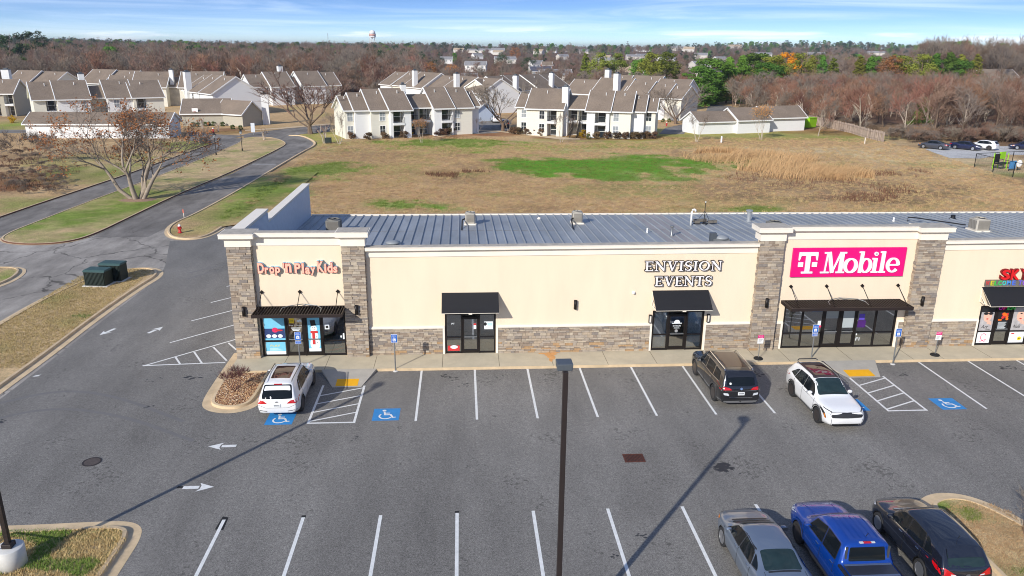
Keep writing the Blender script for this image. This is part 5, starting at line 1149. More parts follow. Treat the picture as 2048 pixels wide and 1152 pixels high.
def suv(kind, root, paint, detail=1):
    C_ = CARM
    if kind == 'wagon':      # white premium wagon seen from behind
        L, W, H = 4.63, 1.90, 1.63; r = .37; wy = (.93, 3.74)
        s = Car(L, W, [(0, 1.56), (.35, 1.60), (1.4, 1.645), (2.3, 1.62), (2.75, 1.52), (3.45, 1.10), (3.6, 1.06), (4.3, .97), (4.63, .84)], [(0, .98), (1, 1.0), (3.4, .96), (4.2, .86), (4.63, .72)],
                [(0, .86), (.2, .93), (.7, .985), (1.4, 1), (3.5, 1), (4.1, .96), (4.4, .88), (4.63, .70)], 1.28, [(.2, .06), (.5, 0), (.8, .02), (1.0, .07), (1.3, .3), (1.65, .62)], [(.2, -.05), (.5, 0), (.8, -.06), (1.2, -.2)])
        s.body('body', paint, root, wy, r); g = C_['glass']
        s.patch('windshield', rp([(-.66, 3.32), (.66, 3.32), (.56, 2.66), (-.56, 2.66)], .1), 'top', g, root)
        s.patch('rear_window', rp([(-.68, 1.0), (.68, 1.0), (.6, 1.5), (-.6, 1.5)], .07), 'rear', g, root)
        s.patch('sunroof', rp([(-.43, .95), (.43, .95), (.43, 2.3), (-.43, 2.3)], .06), 'top', C_['roofglass'], root, .006); s.line('sunroof_frame', [(-.44, 1.55), (.44, 1.55)], 'top', .04, C_['trim'], root, .008)
        sides(root, s, [[(2.1, 1.04), (3.15, 1.02), (2.75, 1.42), (2.1, 1.5)], [(1.05, 1.06), (2.02, 1.04), (2.02, 1.5), (1.3, 1.47)], [(.72, 1.09), (.98, 1.07), (1.2, 1.45), (1.05, 1.43)]], SEAM2(3.3, 2.06, 1.1, .35, 1.0), [(2.3, .93), (1.3, .94)], C_['trim'], g, hmat=paint)
        for sd in (-1, 1):
            s.patch('tail_lamp', rp([(sd*.42, .80), (sd*.88, .78), (sd*.9, .97), (sd*.60, .93)], .03), 'rear', C_['red'], root, .008)
            s.line('bumper_slit', [(sd*.45, .43), (sd*.85, .49)], 'rear', .03, C_['trim'], root); s.patch('exhaust_tip', rp([(sd*.45, .30), (sd*.72, .30), (sd*.72, .35), (sd*.45, .35)], .02), 'rear', C_['trim'], root)
            s.patch('headlamp', rp([(sd*.5, .70), (sd*.86, .72), (sd*.88, .84), (sd*.55, .80)], .03), 'front', C_['clear'], root)
            MB().tube([(sd*.6, .55, 1.6), (sd*.60, .6, 1.66), (sd*.60, 2.55, 1.64), (sd*.59, 2.65, 1.57)], .02, 6).build('roof_rail', C_['trim'], root)
        s.line('tailgate_seam', [(-.84, .74), (-.5, .6), (.5, .6), (.84, .74)], 'rear', .012, C_['seam'], root, .003); plate(root, s, 0, .72)
        s.patch('emblem', arc(0, .88, .085, .03, 0, 360, 12)[:-1], 'rear', C_['chrome'], root); s.patch('spoiler', rp([(-.58, .27), (.58, .27), (.54, .42), (-.54, .42)], .04), 'top', paint, root, .03); s.patch('brake_lamp', rp([(-.18, 1.5), (.18, 1.5), (.18, 1.53), (-.18, 1.53)], .01), 'rear', C_['red'], root, .006)
        mirror(root, s, 2.95, 1.02, W, paint); wheels(root, W, wy, r, 5, 'darkalloy')
    if kind == 'large':      # black three-row
        L, W, H = 5.04, 1.96, 1.77; r = .40; wy = (1.02, 4.0)
        s = Car(L, W, [(0, 1.74), (.4, 1.77), (1.6, 1.79), (2.7, 1.765), (3.1, 1.66), (3.75, 1.22), (3.9, 1.17), (4.7, 1.06), (5.04, .92)], [(0, 1.06), (1, 1.08), (3.7, 1.05), (4.6, .94), (5.04, .8)],
                [(0, .9), (.15, .95), (.6, .99), (1.4, 1), (4, 1), (4.6, .96), (4.9, .88), (5.04, .78)], 1.42, [(.2, .08), (.5, 0), (.8, .02), (1.05, .05), (1.35, .18), (1.8, .36)], [(.2, -.05), (.5, 0), (.9, -.05), (1.2, -.1)])
        s.body('body', paint, root, wy, r); g = C_['glass']
        s.patch('windshield', rp([(-.72, 3.66), (.72, 3.66), (.62, 2.98), (-.62, 2.98)], .1), 'top', g, root); s.patch('rear_window', rp([(-.66, 1.16), (.66, 1.16), (.62, 1.62), (-.62, 1.62)], .07), 'rear', g, root)
        s.patch('sunroof', rp([(-.5, .85), (.5, .85), (.5, 2.7), (-.5, 2.7)], .06), 'top', C_['roofglass'], root)
        sides(root, s, [[(2.5, 1.13), (3.45, 1.12), (3.05, 1.54), (2.5, 1.62)], [(1.45, 1.14), (2.43, 1.13), (2.43, 1.63), (1.5, 1.64)], [(.55, 1.2), (1.38, 1.15), (1.4, 1.63), (.75, 1.6)]], SEAM2(3.6, 2.46, 1.42, .38, 1.08), [(2.65, 1.0), (1.6, 1.01)], C_['chrome'], g)
        for sd in (-1, 1):
            s.patch('tail_lamp', rp([(sd*.42, .98), (sd*.93, .96), (sd*.94, 1.14), (sd*.55, 1.08)], .03), 'rear', C_['red'], root, .008); s.patch('reflector', rp([(sd*.55, .70), (sd*.8, .74), (sd*.82, .84), (sd*.6, .82)], .02), 'rear', C_['clear'], root, .006)
            MB().tube([(sd*.66, .5, 1.74), (sd*.66, .55, 1.81), (sd*.66, 2.75, 1.81), (sd*.64, 2.9, 1.73)], .022, 6).build('roof_rail', C_['chrome'], root)
            s.patch('headlamp', rp([(sd*.55, .84), (sd*.9, .86), (sd*.9, .98), (sd*.6, .96)], .03), 'front', C_['clear'], root)
            for y in wy: s.line('wheel_arch_trim', [(y+.5*math.cos(a/8*PI), r+.5*math.sin(a/8*PI)) for a in range(0, 9)], 'side', .07, C_['clad'], root, .005, sd, 2)
            s.line('sill_trim', [(1.5, .34), (3.5, .34)], 'side', .12, C_['clad'], root, .005, sd)
        s.line('chrome_bar', [(-.9, .945), (.9, .945)], 'rear', .022, C_['chrome'], root, .01); s.patch('emblem', arc(0, 1.04, .06, .055, 0, 360, 14)[:-1], 'rear', C_['chrome'], root, .012); plate(root, s, 0, .82)
        s.patch('rear_skid', rp([(-.75, .32), (.75, .32), (.8, .45), (-.8, .45)], .04), 'rear', C_['alloy'], root, .006); s.line('bumper_chrome', [(-.55, .62), (.55, .62)], 'rear', .025, C_['chrome'], root, .008); s.patch('window_sticker', arc(-.5, 1.26, .05, .05, 0, 360, 10)[:-1], 'rear', C_['plate'], root, .012)
        s.patch('spoiler', rp([(-.62, .22), (.62, .22), (.6, .44), (-.6, .44)], .04), 'top', paint, root, .03); mirror(root, s, 3.25, 1.1, W, paint); wheels(root, W, wy, r, 5, 'darkalloy')
        MB().tube([(0, -.02, .4), (0, .2, .4)], .03, 8).build('tow_hitch', C_['trim'], root)
    if kind == 'crossover':  # white, nose to the camera
        L, W, H = 4.66, 1.865, 1.66; r = .375; wy = (.98, 3.73)
        s = Car(L, W, [(0, 1.58), (.35, 1.63), (1.4, 1.675), (2.2, 1.64), (2.6, 1.54), (3.4, 1.13), (3.55, 1.085), (4.3, 1.0), (4.66, .90)], [(0, 1.05), (1, 1.03), (3.4, .98), (4.2, .92), (4.66, .82)],
                [(0, .86), (.2, .93), (.7, .985), (1.4, 1), (3.7, 1), (4.3, .96), (4.55, .89), (4.66, .80)], 1.26, [(.2, .06), (.5, 0), (.8, .02), (1.05, .07), (1.35, .32), (1.7, .62)], [(.2, -.08), (.45, 0), (.7, -.01), (.95, -.07), (1.2, -.14)])
        s.body('body', paint, root, wy, r); g = C_['glass']
        s.patch('windshield', rp([(-.70, 3.28), (.70, 3.28), (.58, 2.5), (-.58, 2.5)], .1), 'top', C_['glass_green'], root); s.patch('rear_window', rp([(-.6, 1.1), (.6, 1.1), (.54, 1.48), (-.54, 1.48)], .07), 'rear', g, root)
        s.patch('roof_panel', rp([(-.56, .62), (.56, .62), (.57, 2.47), (-.57, 2.47)], .05), 'top', C_['trim'], root, .004); s.patch('sunroof', rp([(-.46, 1.1), (.46, 1.1), (.46, 2.25), (-.46, 2.25)], .05), 'top', C_['roofglass'], root, .009); s.line('sunroof_frame', [(-.46, 1.75), (.46, 1.75)], 'top', .05, C_['trim'], root, .012)
        sides(root, s, [[(2.1, 1.06), (3.12, 1.04), (2.65, 1.46), (2.1, 1.53)], [(1.1, 1.09), (2.03, 1.06), (2.03, 1.53), (1.3, 1.5)], [(.62, 1.16), (1.03, 1.1), (1.2, 1.48), (1.0, 1.43)]], SEAM2(3.3, 2.06, 1.15, .36, 1.02), [(2.3, .95), (1.3, .97)], C_['trim'], g, hmat=paint)
        s.patch('grille', rp([(-.66, .68), (.66, .68), (.74, .82), (.68, .90), (-.68, .90), (-.74, .82)], .03), 'front', C_['trim'], root, .008); s.line('grille_chrome', [(-.64, .70), (.64, .70)], 'front', .012, C_['chrome'], root, .012)
        s.patch('lower_intake', rp([(-.62, .30), (.62, .30), (.66, .40), (-.66, .40)], .03), 'front', C_['trim'], root, .008); s.line('skid_trim', [(-.66, .30), (.66, .30)], 'front', .03, C_['chrome'], root, .012)
        for k in range(5): s.line('grille_bar', [(-.55, .70+.032*k), (.55, .70+.032*k)], 'front', .008, C_['clad'], root, .012)
        for sd in (-1, 1):
            s.patch('headlamp', rp([(sd*.70, .62), (sd*.82, .62), (sd*.86, .90), (sd*.74, .88)], .03), 'front', C_['clear'], root, .008); s.line('running_lamp', [(sd*.64, .90), (sd*.84, .95)], 'front', .025, C_['trim'], root, .01); s.line('headlamp_surround', [(sd*.86, .60), (sd*.90, .93)], 'front', .035, C_['trim'], root, .008)
            s.line('amber_marker', [(sd*.865, .60), (sd*.875, .76)], 'front', .02, C_['amber'], root, .013); s.line('bumper_fin', [(sd*.68, .30), (sd*.70, .62)], 'front', .02, C_['trim'], root, .01)
            for y in wy: s.line('wheel_arch_trim', [(y+.47*math.cos(a/8*PI), r+.47*math.sin(a/8*PI)) for a in range(0, 9)], 'side', .06, C_['clad'], root, .005, sd, 2)
            s.line('sill_trim', [(1.45, .33), (3.25, .33)], 'side', .14, C_['clad'], root, .005, sd); s.patch('tail_lamp', rp([(sd*.5, .92), (sd*.88, .9), (sd*.88, 1.02), (sd*.5, .98)], .03), 'rear', C_['red'], root, .008)
            MB().tube([(sd*.6, .62, 1.6), (sd*.61, .7, 1.67), (sd*.61, 2.3, 1.69), (sd*.6, 2.45, 1.6)], .02, 6).build('roof_rail', C_['trim'], root)
        MB().tube([(-.5, .42, 1.62), (-.42, .36, 1.67), (.42, .36, 1.67), (.5, .42, 1.62)], .025, 6).build('spoiler_lip', C_['trim'], root)
        s.line('wiper', [(-.5, 3.25), (.05, 3.17)], 'top', .02, C_['trim'], root, .02); s.line('wiper', [(.05, 3.25), (.55, 3.17)], 'top', .02, C_['trim'], root, .02)
        mirror(root, s, 2.88, 1.05, W, paint); wheels(root, W, wy, r, 5, 'darkalloy')
    if kind == 'compact':    # black compact crossover, nose away
        L, W, H = 4.52, 1.82, 1.64; r = .36; wy = (.98, 3.66)
        s = Car(L, W, [(0, 1.54), (.35, 1.60), (1.4, 1.65), (2.2, 1.63), (2.6, 1.53), (3.4, 1.12), (3.55, 1.07), (4.2, .97), (4.52, .82)], [(0, 1.03), (1, 1.01), (3.4, .96), (4.1, .88), (4.52, .72)],
                [(0, .88), (.2, .94), (.7, .985), (1.4, 1), (3.5, 1), (4.1, .95), (4.35, .86), (4.52, .72)], 1.24, [(.2, .06), (.5, 0), (.8, .02), (1.05, .08), (1.35, .34), (1.7, .62)], [(.2, -.06), (.5, 0), (.8, -.07), (1.2, -.2)])
        s.body('body', paint, root, wy, r); g = C_['glass']
        s.patch('windshield', rp([(-.66, 3.3), (.66, 3.3), (.55, 2.55), (-.55, 2.55)], .1), 'top', g, root); s.patch('rear_window', rp([(-.6, 1.08), (.6, 1.08), (.52, 1.45), (-.52, 1.45)], .07), 'rear', C_['glass_green'], root)
        sides(root, s, [[(2.1, 1.04), (3.15, 1.02), (2.62, 1.44), (2.1, 1.51)], [(1.1, 1.07), (2.03, 1.04), (2.03, 1.51), (1.28, 1.48)], [(.66, 1.14), (1.03, 1.08), (1.18, 1.46), (1.0, 1.42)]], SEAM2(3.3, 2.06, 1.12, .36, 1.0), [(2.3, .93), (1.3, .95)], C_['trim'], g)
        for sd in (-1, 1):
            s.patch('tail_lamp', rp([(sd*.32, .82), (sd*.82, .84), (sd*.90, 1.12), (sd*.66, 1.03)], .03), 'rear', C_['red'], root, .008); s.patch('reversing_lamp', rp([(sd*.36, .835), (sd*.52, .84), (sd*.54, .88), (sd*.4, .87)], .015), 'rear', C_['clear'], root, .012)
            s.patch('headlamp', rp([(sd*.48, .70), (sd*.82, .76), (sd*.84, .86), (sd*.55, .80)], .03), 'front', C_['clear'], root); s.patch('tail_lamp_return', rp([(.22, .88), (.5, .98), (.55, 1.04), (.26, 1.02)], .03), 'side', C_['red'], root, .008, sd); s.line('sill_chrome', [(1.4, .36), (3.3, .36)], 'side', .02, C_['clad'], root, .006, sd); s.line('belt_trim', [(.7, 1.05), (1.1, 1.035), (3.2, .985)], 'side', .012, C_['chrome'], root, .008, sd)
        s.line('wiper_cowl', [(-.6, 3.32), (.6, 3.32)], 'top', .09, C_['clear'], root, .008); plate(root, s, 0, .68); s.patch('emblem', arc(0, .86, .07, .035, 0, 360, 12)[:-1], 'rear', C_['chrome'], root, .012); s.patch('spoiler', rp([(-.56, .24), (.56, .24), (.52, .46), (-.52, .46)], .04), 'top', paint, root, .035)
        MB().tube([(0, .75, 1.62), (0, .68, 1.78)], .008, 5).build('aerial', C_['trim'], root); mirror(root, s, 2.92, 1.03, W, paint); wheels(root, W, wy, r, 10, 'alloy')
        s.line('tailgate_seam', [(-.78, .8), (-.6, .58), (.6, .58), (.78, .8)], 'rear', .012, C_['seam'], root, .003)
    if kind == 'sedan':
        L, W, H = 4.86, 1.83, 1.47; r = .335; wy = (1.02, 3.82)
        s = Car(L, W, [(0, 1.02), (.25, 1.08), (.7, 1.12), (1.0, 1.18), (1.7, 1.41), (2.2, 1.46), (2.8, 1.45), (3.15, 1.36), (3.85, 1.0), (4.0, .96), (4.5, .87), (4.86, .70)], [(0, .93), (1, .96), (3.7, .89), (4.4, .8), (4.86, .62)],
                [(0, .82), (.2, .91), (.7, .975), (1.4, 1), (3.7, 1), (4.3, .95), (4.6, .86), (4.86, .66)], 1.18, [(.2, .07), (.5, 0), (.8, .02), (1.1, .08)], [(.2, -.06), (.45, 0), (.7, -.04), (1, -.14)], .17)
        s.body('body', paint, root, wy, r); g = C_['glass']
        s.patch('windshield', rp([(-.64, 3.74), (.64, 3.74), (.53, 3.05), (-.53, 3.05)], .1), 'top', g, root); s.patch('rear_window', rp([(-.58, .98), (.58, .98), (.52, 1.66), (-.52, 1.66)], .08), 'top', C_['glass_green'], root)
        sides(root, s, [[(2.45, .98), (3.5, .96), (3.05, 1.28), (2.45, 1.37)], [(1.5, 1.02), (2.38, .99), (2.38, 1.37), (1.75, 1.34)], [(1.12, 1.07), (1.43, 1.04), (1.6, 1.28), (1.5, 1.25)]], SEAM2(3.68, 2.41, 1.42, .3, .95), [(2.62, .87), (1.6, .9)], C_['trim'], g)
        for sd in (-1, 1):
            s.patch('tail_lamp', rp([(sd*.42, .72), (sd*.82, .74), (sd*.84, .94), (sd*.48, .86)], .03), 'rear', C_['red'], root, .008); s.patch('tail_lamp_return', rp([(.1, .78), (.45, .86), (.5, .93), (.12, .92)], .03), 'side', C_['red'], root, .008, sd); s.patch('headlamp', rp([(4.32, .70), (4.62, .64), (4.6, .72), (4.3, .80)], .02), 'side', C_['amber'] if sd < 0 else C_['clear'], root, .008, sd); s.patch('headlamp', rp([(sd*.5, .58), (sd*.78, .62), (sd*.8, .74), (sd*.55, .68)], .03), 'front', C_['clear'], root)
        s.line('wiper_cowl', [(-.58, 3.86), (.58, 3.86)], 'top', .11, C_['trim'], root, .006); s.line('boot_seam', [(-.62, .95), (-.62, .32), (.62, .32), (.62, .95)], 'top', .012, C_['seam'], root, .003); plate(root, s, 0, .62); s.patch('sill_deck', rp([(-.5, .9), (.5, .9), (.5, .96), (-.5, .96)], .02), 'top', C_['trim'], root, .004)
        mirror(root, s, 3.2, .98, W, paint); wheels(root, W, wy, r, 10, 'alloy')
    if kind == 'hatch':      # small dark car for the far lot
        suv('sedan', root, paint); return
    return s
def pickup(root, paint):
    C_ = CARM; L, W = 5.3, 1.86; r = .38; wy = (1.12, 4.32)
    s = Car(L, W, [(0, 1.12), (1.55, 1.13), (1.62, 1.15), (1.72, 1.74), (1.95, 1.80), (2.9, 1.82), (3.3, 1.76), (3.55, 1.66), (4.05, 1.22), (4.2, 1.16), (4.9, 1.09), (5.3, .95)], [(0, 1.06), (1.5, 1.08), (4.0, 1.06), (4.8, .97), (5.3, .84)],
            [(0, .93), (.15, .97), (.6, .99), (1.4, 1), (4.1, 1), (4.8, .97), (5.1, .91), (5.3, .80)], 1.36, [(.2, .08), (.5, 0), (1.1, .04), (1.8, .06)], [(.2, -.06), (.5, 0), (.9, -.04), (1.2, -.1)], .28)
    s.body('body', paint, root, wy, r); g = C_['glass']
    s.patch('windshield', rp([(-.70, 3.98), (.70, 3.98), (.6, 3.42), (-.6, 3.42)], .1), 'top', g, root); s.patch('rear_window', rp([(-.58, 1.24), (.58, 1.24), (.54, 1.66), (-.54, 1.66)], .05), 'rear', g, root)
    sides(root, s, [[(2.78, 1.12), (3.75, 1.1), (3.42, 1.52), (2.78, 1.66)], [(1.9, 1.14), (2.7, 1.12), (2.7, 1.66), (1.95, 1.64)]], SEAM2(3.95, 2.74, 1.86, .45, 1.08), [(2.95, .98), (2.0, .99)], C_['trim'], g)
    # folding bed cover: three stiff panels with bright hinges
    mb = MB(); mb.box(-.74, .74, .1, 1.6, 1.128, 1.16); c = mb.build('bed_cover', M('bed_cover', (.03, .033, .045), .35, var=.08, spec=.6), root, bev=.01)
    for y in (.55, 1.05, 1.56): MB().box(-.73, .73, y-.035, y+.035, 1.1605, 1.17).build('hinge_strip', M('hinge_strip%d' % (y*10), srgb(98, 112, 140), .4, .3, var=.05), c)
    for sd in (-1, 1):
        MB().box(sd*.86-.05, sd*.86+.05, .06, 1.62, 1.10, 1.165).build('bed_rail', C_['trim'], root, bev=.015)
        s.patch('tail_lamp', rp([(sd*.74, .7), (sd*.88, .7), (sd*.88, 1.04), (sd*.74, 1.04)], .03), 'rear', C_['red'], root, .008); s.patch('headlamp', rp([(sd*.55, .80), (sd*.86, .82), (sd*.88, .98), (sd*.6, .94)], .03), 'front', C_['clear'], root)
        for y in wy: s.line('wheel_arch_trim', [(y+.5*math.cos(a/8*PI), r+.5*math.sin(a/8*PI)) for a in range(0, 9)], 'side', .05, paint, root, .03, sd, 2)
        MB().tube([(sd*.9, 1.9, .36), (sd*.92, 3.7, .36)], .045, 8).build('side_step', C_['trim'], root)
        MB().box(sd*.66-.03, sd*.66+.03, 1.66, 1.7, 1.2, 1.7).build('cab_pillar', C_['clad'], root)
    b = MB().box(-.12, .12, 1.74, 1.82, 1.772, 1.805).build('brake_lamp', C_['red'], root, bev=.008); MB().box(-.24, -.125, 1.745, 1.815, 1.774, 1.802).box(.125, .24, 1.745, 1.815, 1.774, 1.802).build('cargo_lamp', C_['clear'], b)
    for k in range(6): s.line('roof_rib', [(-.45+k*.18, 2.0), (-.45+k*.18, 3.15)], 'top', .03, paint, root, .014)
    for x in (-.42, .42): s.line('bonnet_crease', [(x, 4.25), (x*1.12, 5.1)], 'top', .03, paint, root, .014)
    s.line('wiper_cowl', [(-.62, 4.1), (.62, 4.1)], 'top', .08, C_['trim'], root, .006); MB().tube([(.1, 2.05, 1.8), (.1, 1.98, 1.95)], .01, 5).build('aerial', C_['trim'], root)
    mirror(root, s, 3.55, 1.12, W, paint); wheels(root, W, wy, r, 6, 'darkalloy'); plate(root, s, 0, .6)
def vehicles():
    carmats(); P = paint_
    white = P('white_paintwork', (.80, .80, .79), 0, .25); black = P('black_paintwork', (.012, .012, .014), 0, .2); navyblk = P('deep_black_paintwork', (.010, .012, .02), 0, .18); silver = P('grey_metallic', srgb(122, 134, 150), .55, .3); blue = P('blue_metallic', srgb(8, 62, 150), .25, .25); dgrey = P('dark_grey_paintwork', srgb(74, 76, 84), .4, .3); navy = P('navy_paintwork', srgb(26, 32, 66), .3, .25)
    def car(kind, label, cat, x, ytail, rot, paint, name='parked_car', group='cars parked at the shops'):
        t = thing(name, label, cat, (0, 0, 0), 0, group); bpy.context.view_layer.update()
        (pickup(t, paint) if kind == 'pickup' else suv(kind, t, paint)); t.location = (x, ytail, .004); t.rotation_euler = (0, 0, rot); return t
    car('wagon', 'white wagon with a glass roof parked nose-in beside the pebble bed', 'car', -8.86, -5.22, 0, white)
    car('large', 'black three-row SUV with bright roof rails parked nose-in by the pickup sign', 'SUV', 12.2, -5.14, 0, black)
    car('crossover', 'white crossover parked nose-out with black roof and grille facing the aisle', 'SUV', 16.1, -2.86, PI, white)
    car('sedan', 'grey metallic sedan at the bottom edge, left of the blue pickup', 'car', 8.92, -18.98, 0, silver)
    car('pickup', 'bright blue crew-cab pickup with a black folding bed cover', 'pickup truck', 11.55, -19.45, 0, blue, 'pickup_truck')
    car('compact', 'black compact crossover with red tail lamps parked beside the grassy end island', 'car', 14.6, -18.12, 0, navyblk).scale = (1, .945, 1)
    far = 'cars parked in the far gravel lot'
    car('sedan', 'dark grey sedan seen from behind, leftmost car in the far gravel lot', 'car', 82.0, 89.7, math.radians(38), dgrey, group=far)
    car('sedan', 'navy car facing us in the far gravel lot between the grey and the white car', 'car', 84.1, 92.6, math.radians(218), navy, group=far)
    car('crossover', 'white SUV seen from behind at the right of the far gravel lot', 'SUV', 90.1, 89.0, math.radians(35), white, group=far)
    car('sedan', 'dark car cut by the right edge of the photo in the far lot', 'car', 98.6, 90.0, math.radians(70), navy, group=far)
    apt = 'cars between the apartment blocks'
    car('compact', 'silver van at the right corner of the left apartment block', 'van', *G(943, 259), math.radians(20), P('silver_paintwork', srgb(170, 178, 186), .5, .3), group=apt)
    car('crossover', 'white SUV parked behind the large bare tree between the apartment blocks', 'SUV', *G(994, 246), math.radians(5), white, group=apt)
    car('compact', 'dark blue car half hidden behind the large bare tree trunk', 'car', *G(1011, 256), math.radians(0), navy, group=apt)

# ------------------------------------------------------------------ vegetation
def grow(seed, H, limbs, spread=.55, levels=4, r0=.16, kids=(3, 4), twigs=5, tl=.8, tw=.02, leaf=0, lsz=.2, up=.25, crooked=.12, first=.22, lpt=3, droop=0., k0=None, t0=.5, rat0=(.58, .82), s0=None):
    'recursive branching: returns (trunk builder, crown builder, leaf builder)'
    q = random.Random(seed); TR, CR_, LF = MB(), MB(), MB()
    def leafs(p, n, s):
        for _ in range(n):
            c = p+Vector((q.gauss(0, s), q.gauss(0, s), q.gauss(0, s*.7))); a = Vector((q.uniform(-1, 1), q.uniform(-1, 1), q.uniform(-.6, 1))).normalized()*lsz*q.uniform(.5, 1.2); b = a.orthogonal().normalized()*lsz*q.uniform(.4, .8)
            LF.add([c-a*.5, c+b*.5, c+a*.5, c-b*.5], [(0, 1, 2, 3)])
    def branch(p, d, L, r, lv):
        pts = [p]; n = 3 if lv < 2 else 2; dd = d.copy()
        for i in range(n):
            dd = (dd+Vector((q.gauss(0, crooked), q.gauss(0, crooked), q.gauss(0, crooked)+up*.25-droop*lv*.1))).normalized(); pts.append(pts[-1]+dd*L/n)
        e = r*(.62 if lv else .55); rs = [r+(e-r)*i/n for i in range(n+1)]
        (TR if lv < 2 else CR_).tube(pts, rs, 6 if lv == 0 else (5 if lv == 1 else 3), caps=False)
        if lv >= levels:
            for k in range(twigs):
                t = q.random(); b = pts[0].lerp(pts[-1], .3+.7*t); a = (dd+Vector((q.gauss(0, .5), q.gauss(0, .5), q.gauss(.1, .4)))).normalized()*tl*q.uniform(.5, 1.2); w = a.cross(Vector((q.gauss(0, 1), q.gauss(0, 1), q.gauss(0, 1)))).normalized()*tw
                CR_.add([b-w, b+w, b+a], [(0, 1, 2)])
                a2 = (a+Vector((q.gauss(0, .3), q.gauss(0, .3), q.gauss(0, .3)))*tl)*.6; m = b+a*.45; CR_.add([m-w*.7, m+w*.7, m+a2], [(0, 1, 2)])
                if leaf and q.random() < leaf: leafs(b+a*.8, lpt, .22)
            return
        k = q.randint(*(k0 if k0 and lv == 0 else kids))
        for i in range(k):
            t = .45+.55*(i+1)/k if lv else t0+(1-t0)*(i+1)/k; b = pts[min(n-1, int(t*n))].lerp(pts[min(n, int(t*n)+1)], t*n-int(t*n)) if t < 1 else pts[-1]
            ang = 2*PI*(i/k+q.random()*.35); s = (s0 if s0 and lv == 0 else spread)*q.uniform(.7, 1.3); ax = dd.orthogonal().normalized(); ax.rotate(Matrix.Rotation(ang, 3, dd))
            nd = (dd*math.cos(s)+ax*math.sin(s)+Vector((0, 0, up*.4))).normalized(); branch(b, nd, L*q.uniform(*(rat0 if lv == 0 else (.58, .82)))*(1.15-.45*t if k0 and lv == 0 and t0 < .4 else 1), e*q.uniform(.62, .85), lv+1)
    for (p, d, L, r) in limbs: branch(Vector(p), Vector(d).normalized(), L*H, r, 0)
    return TR, CR_, LF
def foliage(seed, H, R, n, sz, shape='oval', z0=.12, trunk_r=.15, clumps=26):
    q = random.Random(seed); T, F = MB(), MB(); T.tube([(0, 0, 0), (.05, 0, H*.45), (0, .05, H*.9)], [trunk_r, trunk_r*.7, trunk_r*.15], 6)
    cl = []
    while len(cl) < clumps:
        t = q.random()
        if shape == 'cone': rr = R*(1-t)**.8*1.0
        elif shape == 'oval': rr = R*math.sqrt(max(0, 1-(2*t-1)**2))
        else: rr = R*(.35 if t < .45 else math.sqrt(max(0, 1-((t-.72)/.3)**2)))
        a = q.uniform(0, 2*PI); k = rr*math.sqrt(q.uniform(.25, 1)); cl.append((Vector((k*math.cos(a), k*math.sin(a), H*(z0+(1-z0)*t*.97))), R*q.uniform(.26, .48)*(1 if shape != 'cone' else .55+.6*(1-t))))
    for i in range(n):
        c, r = cl[i % clumps]; d = Vector((q.gauss(0, 1), q.gauss(0, 1), q.gauss(0, 1))).normalized(); p = c+Vector((d.x, d.y, d.z*.8))*r*(.55+.45*q.random()); a = (d.orthogonal().normalized()+d*q.uniform(-.4, .8)).normalized()*sz*q.uniform(.5, 1.2); b = a.cross(d+Vector((q.gauss(0, .4), q.gauss(0, .4), q.gauss(0, .4)))).normalized()*sz*q.uniform(.35, .7)
        F.add([p-a*.5, p+b*.5, p+a*.6, p-b*.5], [(0, 1, 2, 3)])
    return T, F
TREES = {}
TREEH = {}
def variant(key, parts): TREES[key] = [(nm, mb.mesh(nm, m)) for nm, mb, m in parts if mb.v]; TREEH[key] = float(np.percentile(np.array([v[2] for nm, mb, m in parts for v in mb.v]), 99.7))
def put(key, label, loc, rot, sc, group=None, name='tree', cat='tree'):
    t = thing(name, label, cat, loc, rot, group); t.scale = (sc,)*3 if isinstance(sc, (int, float)) else sc
    for nm, me in TREES[key]: link(nm, me, t)
    return t
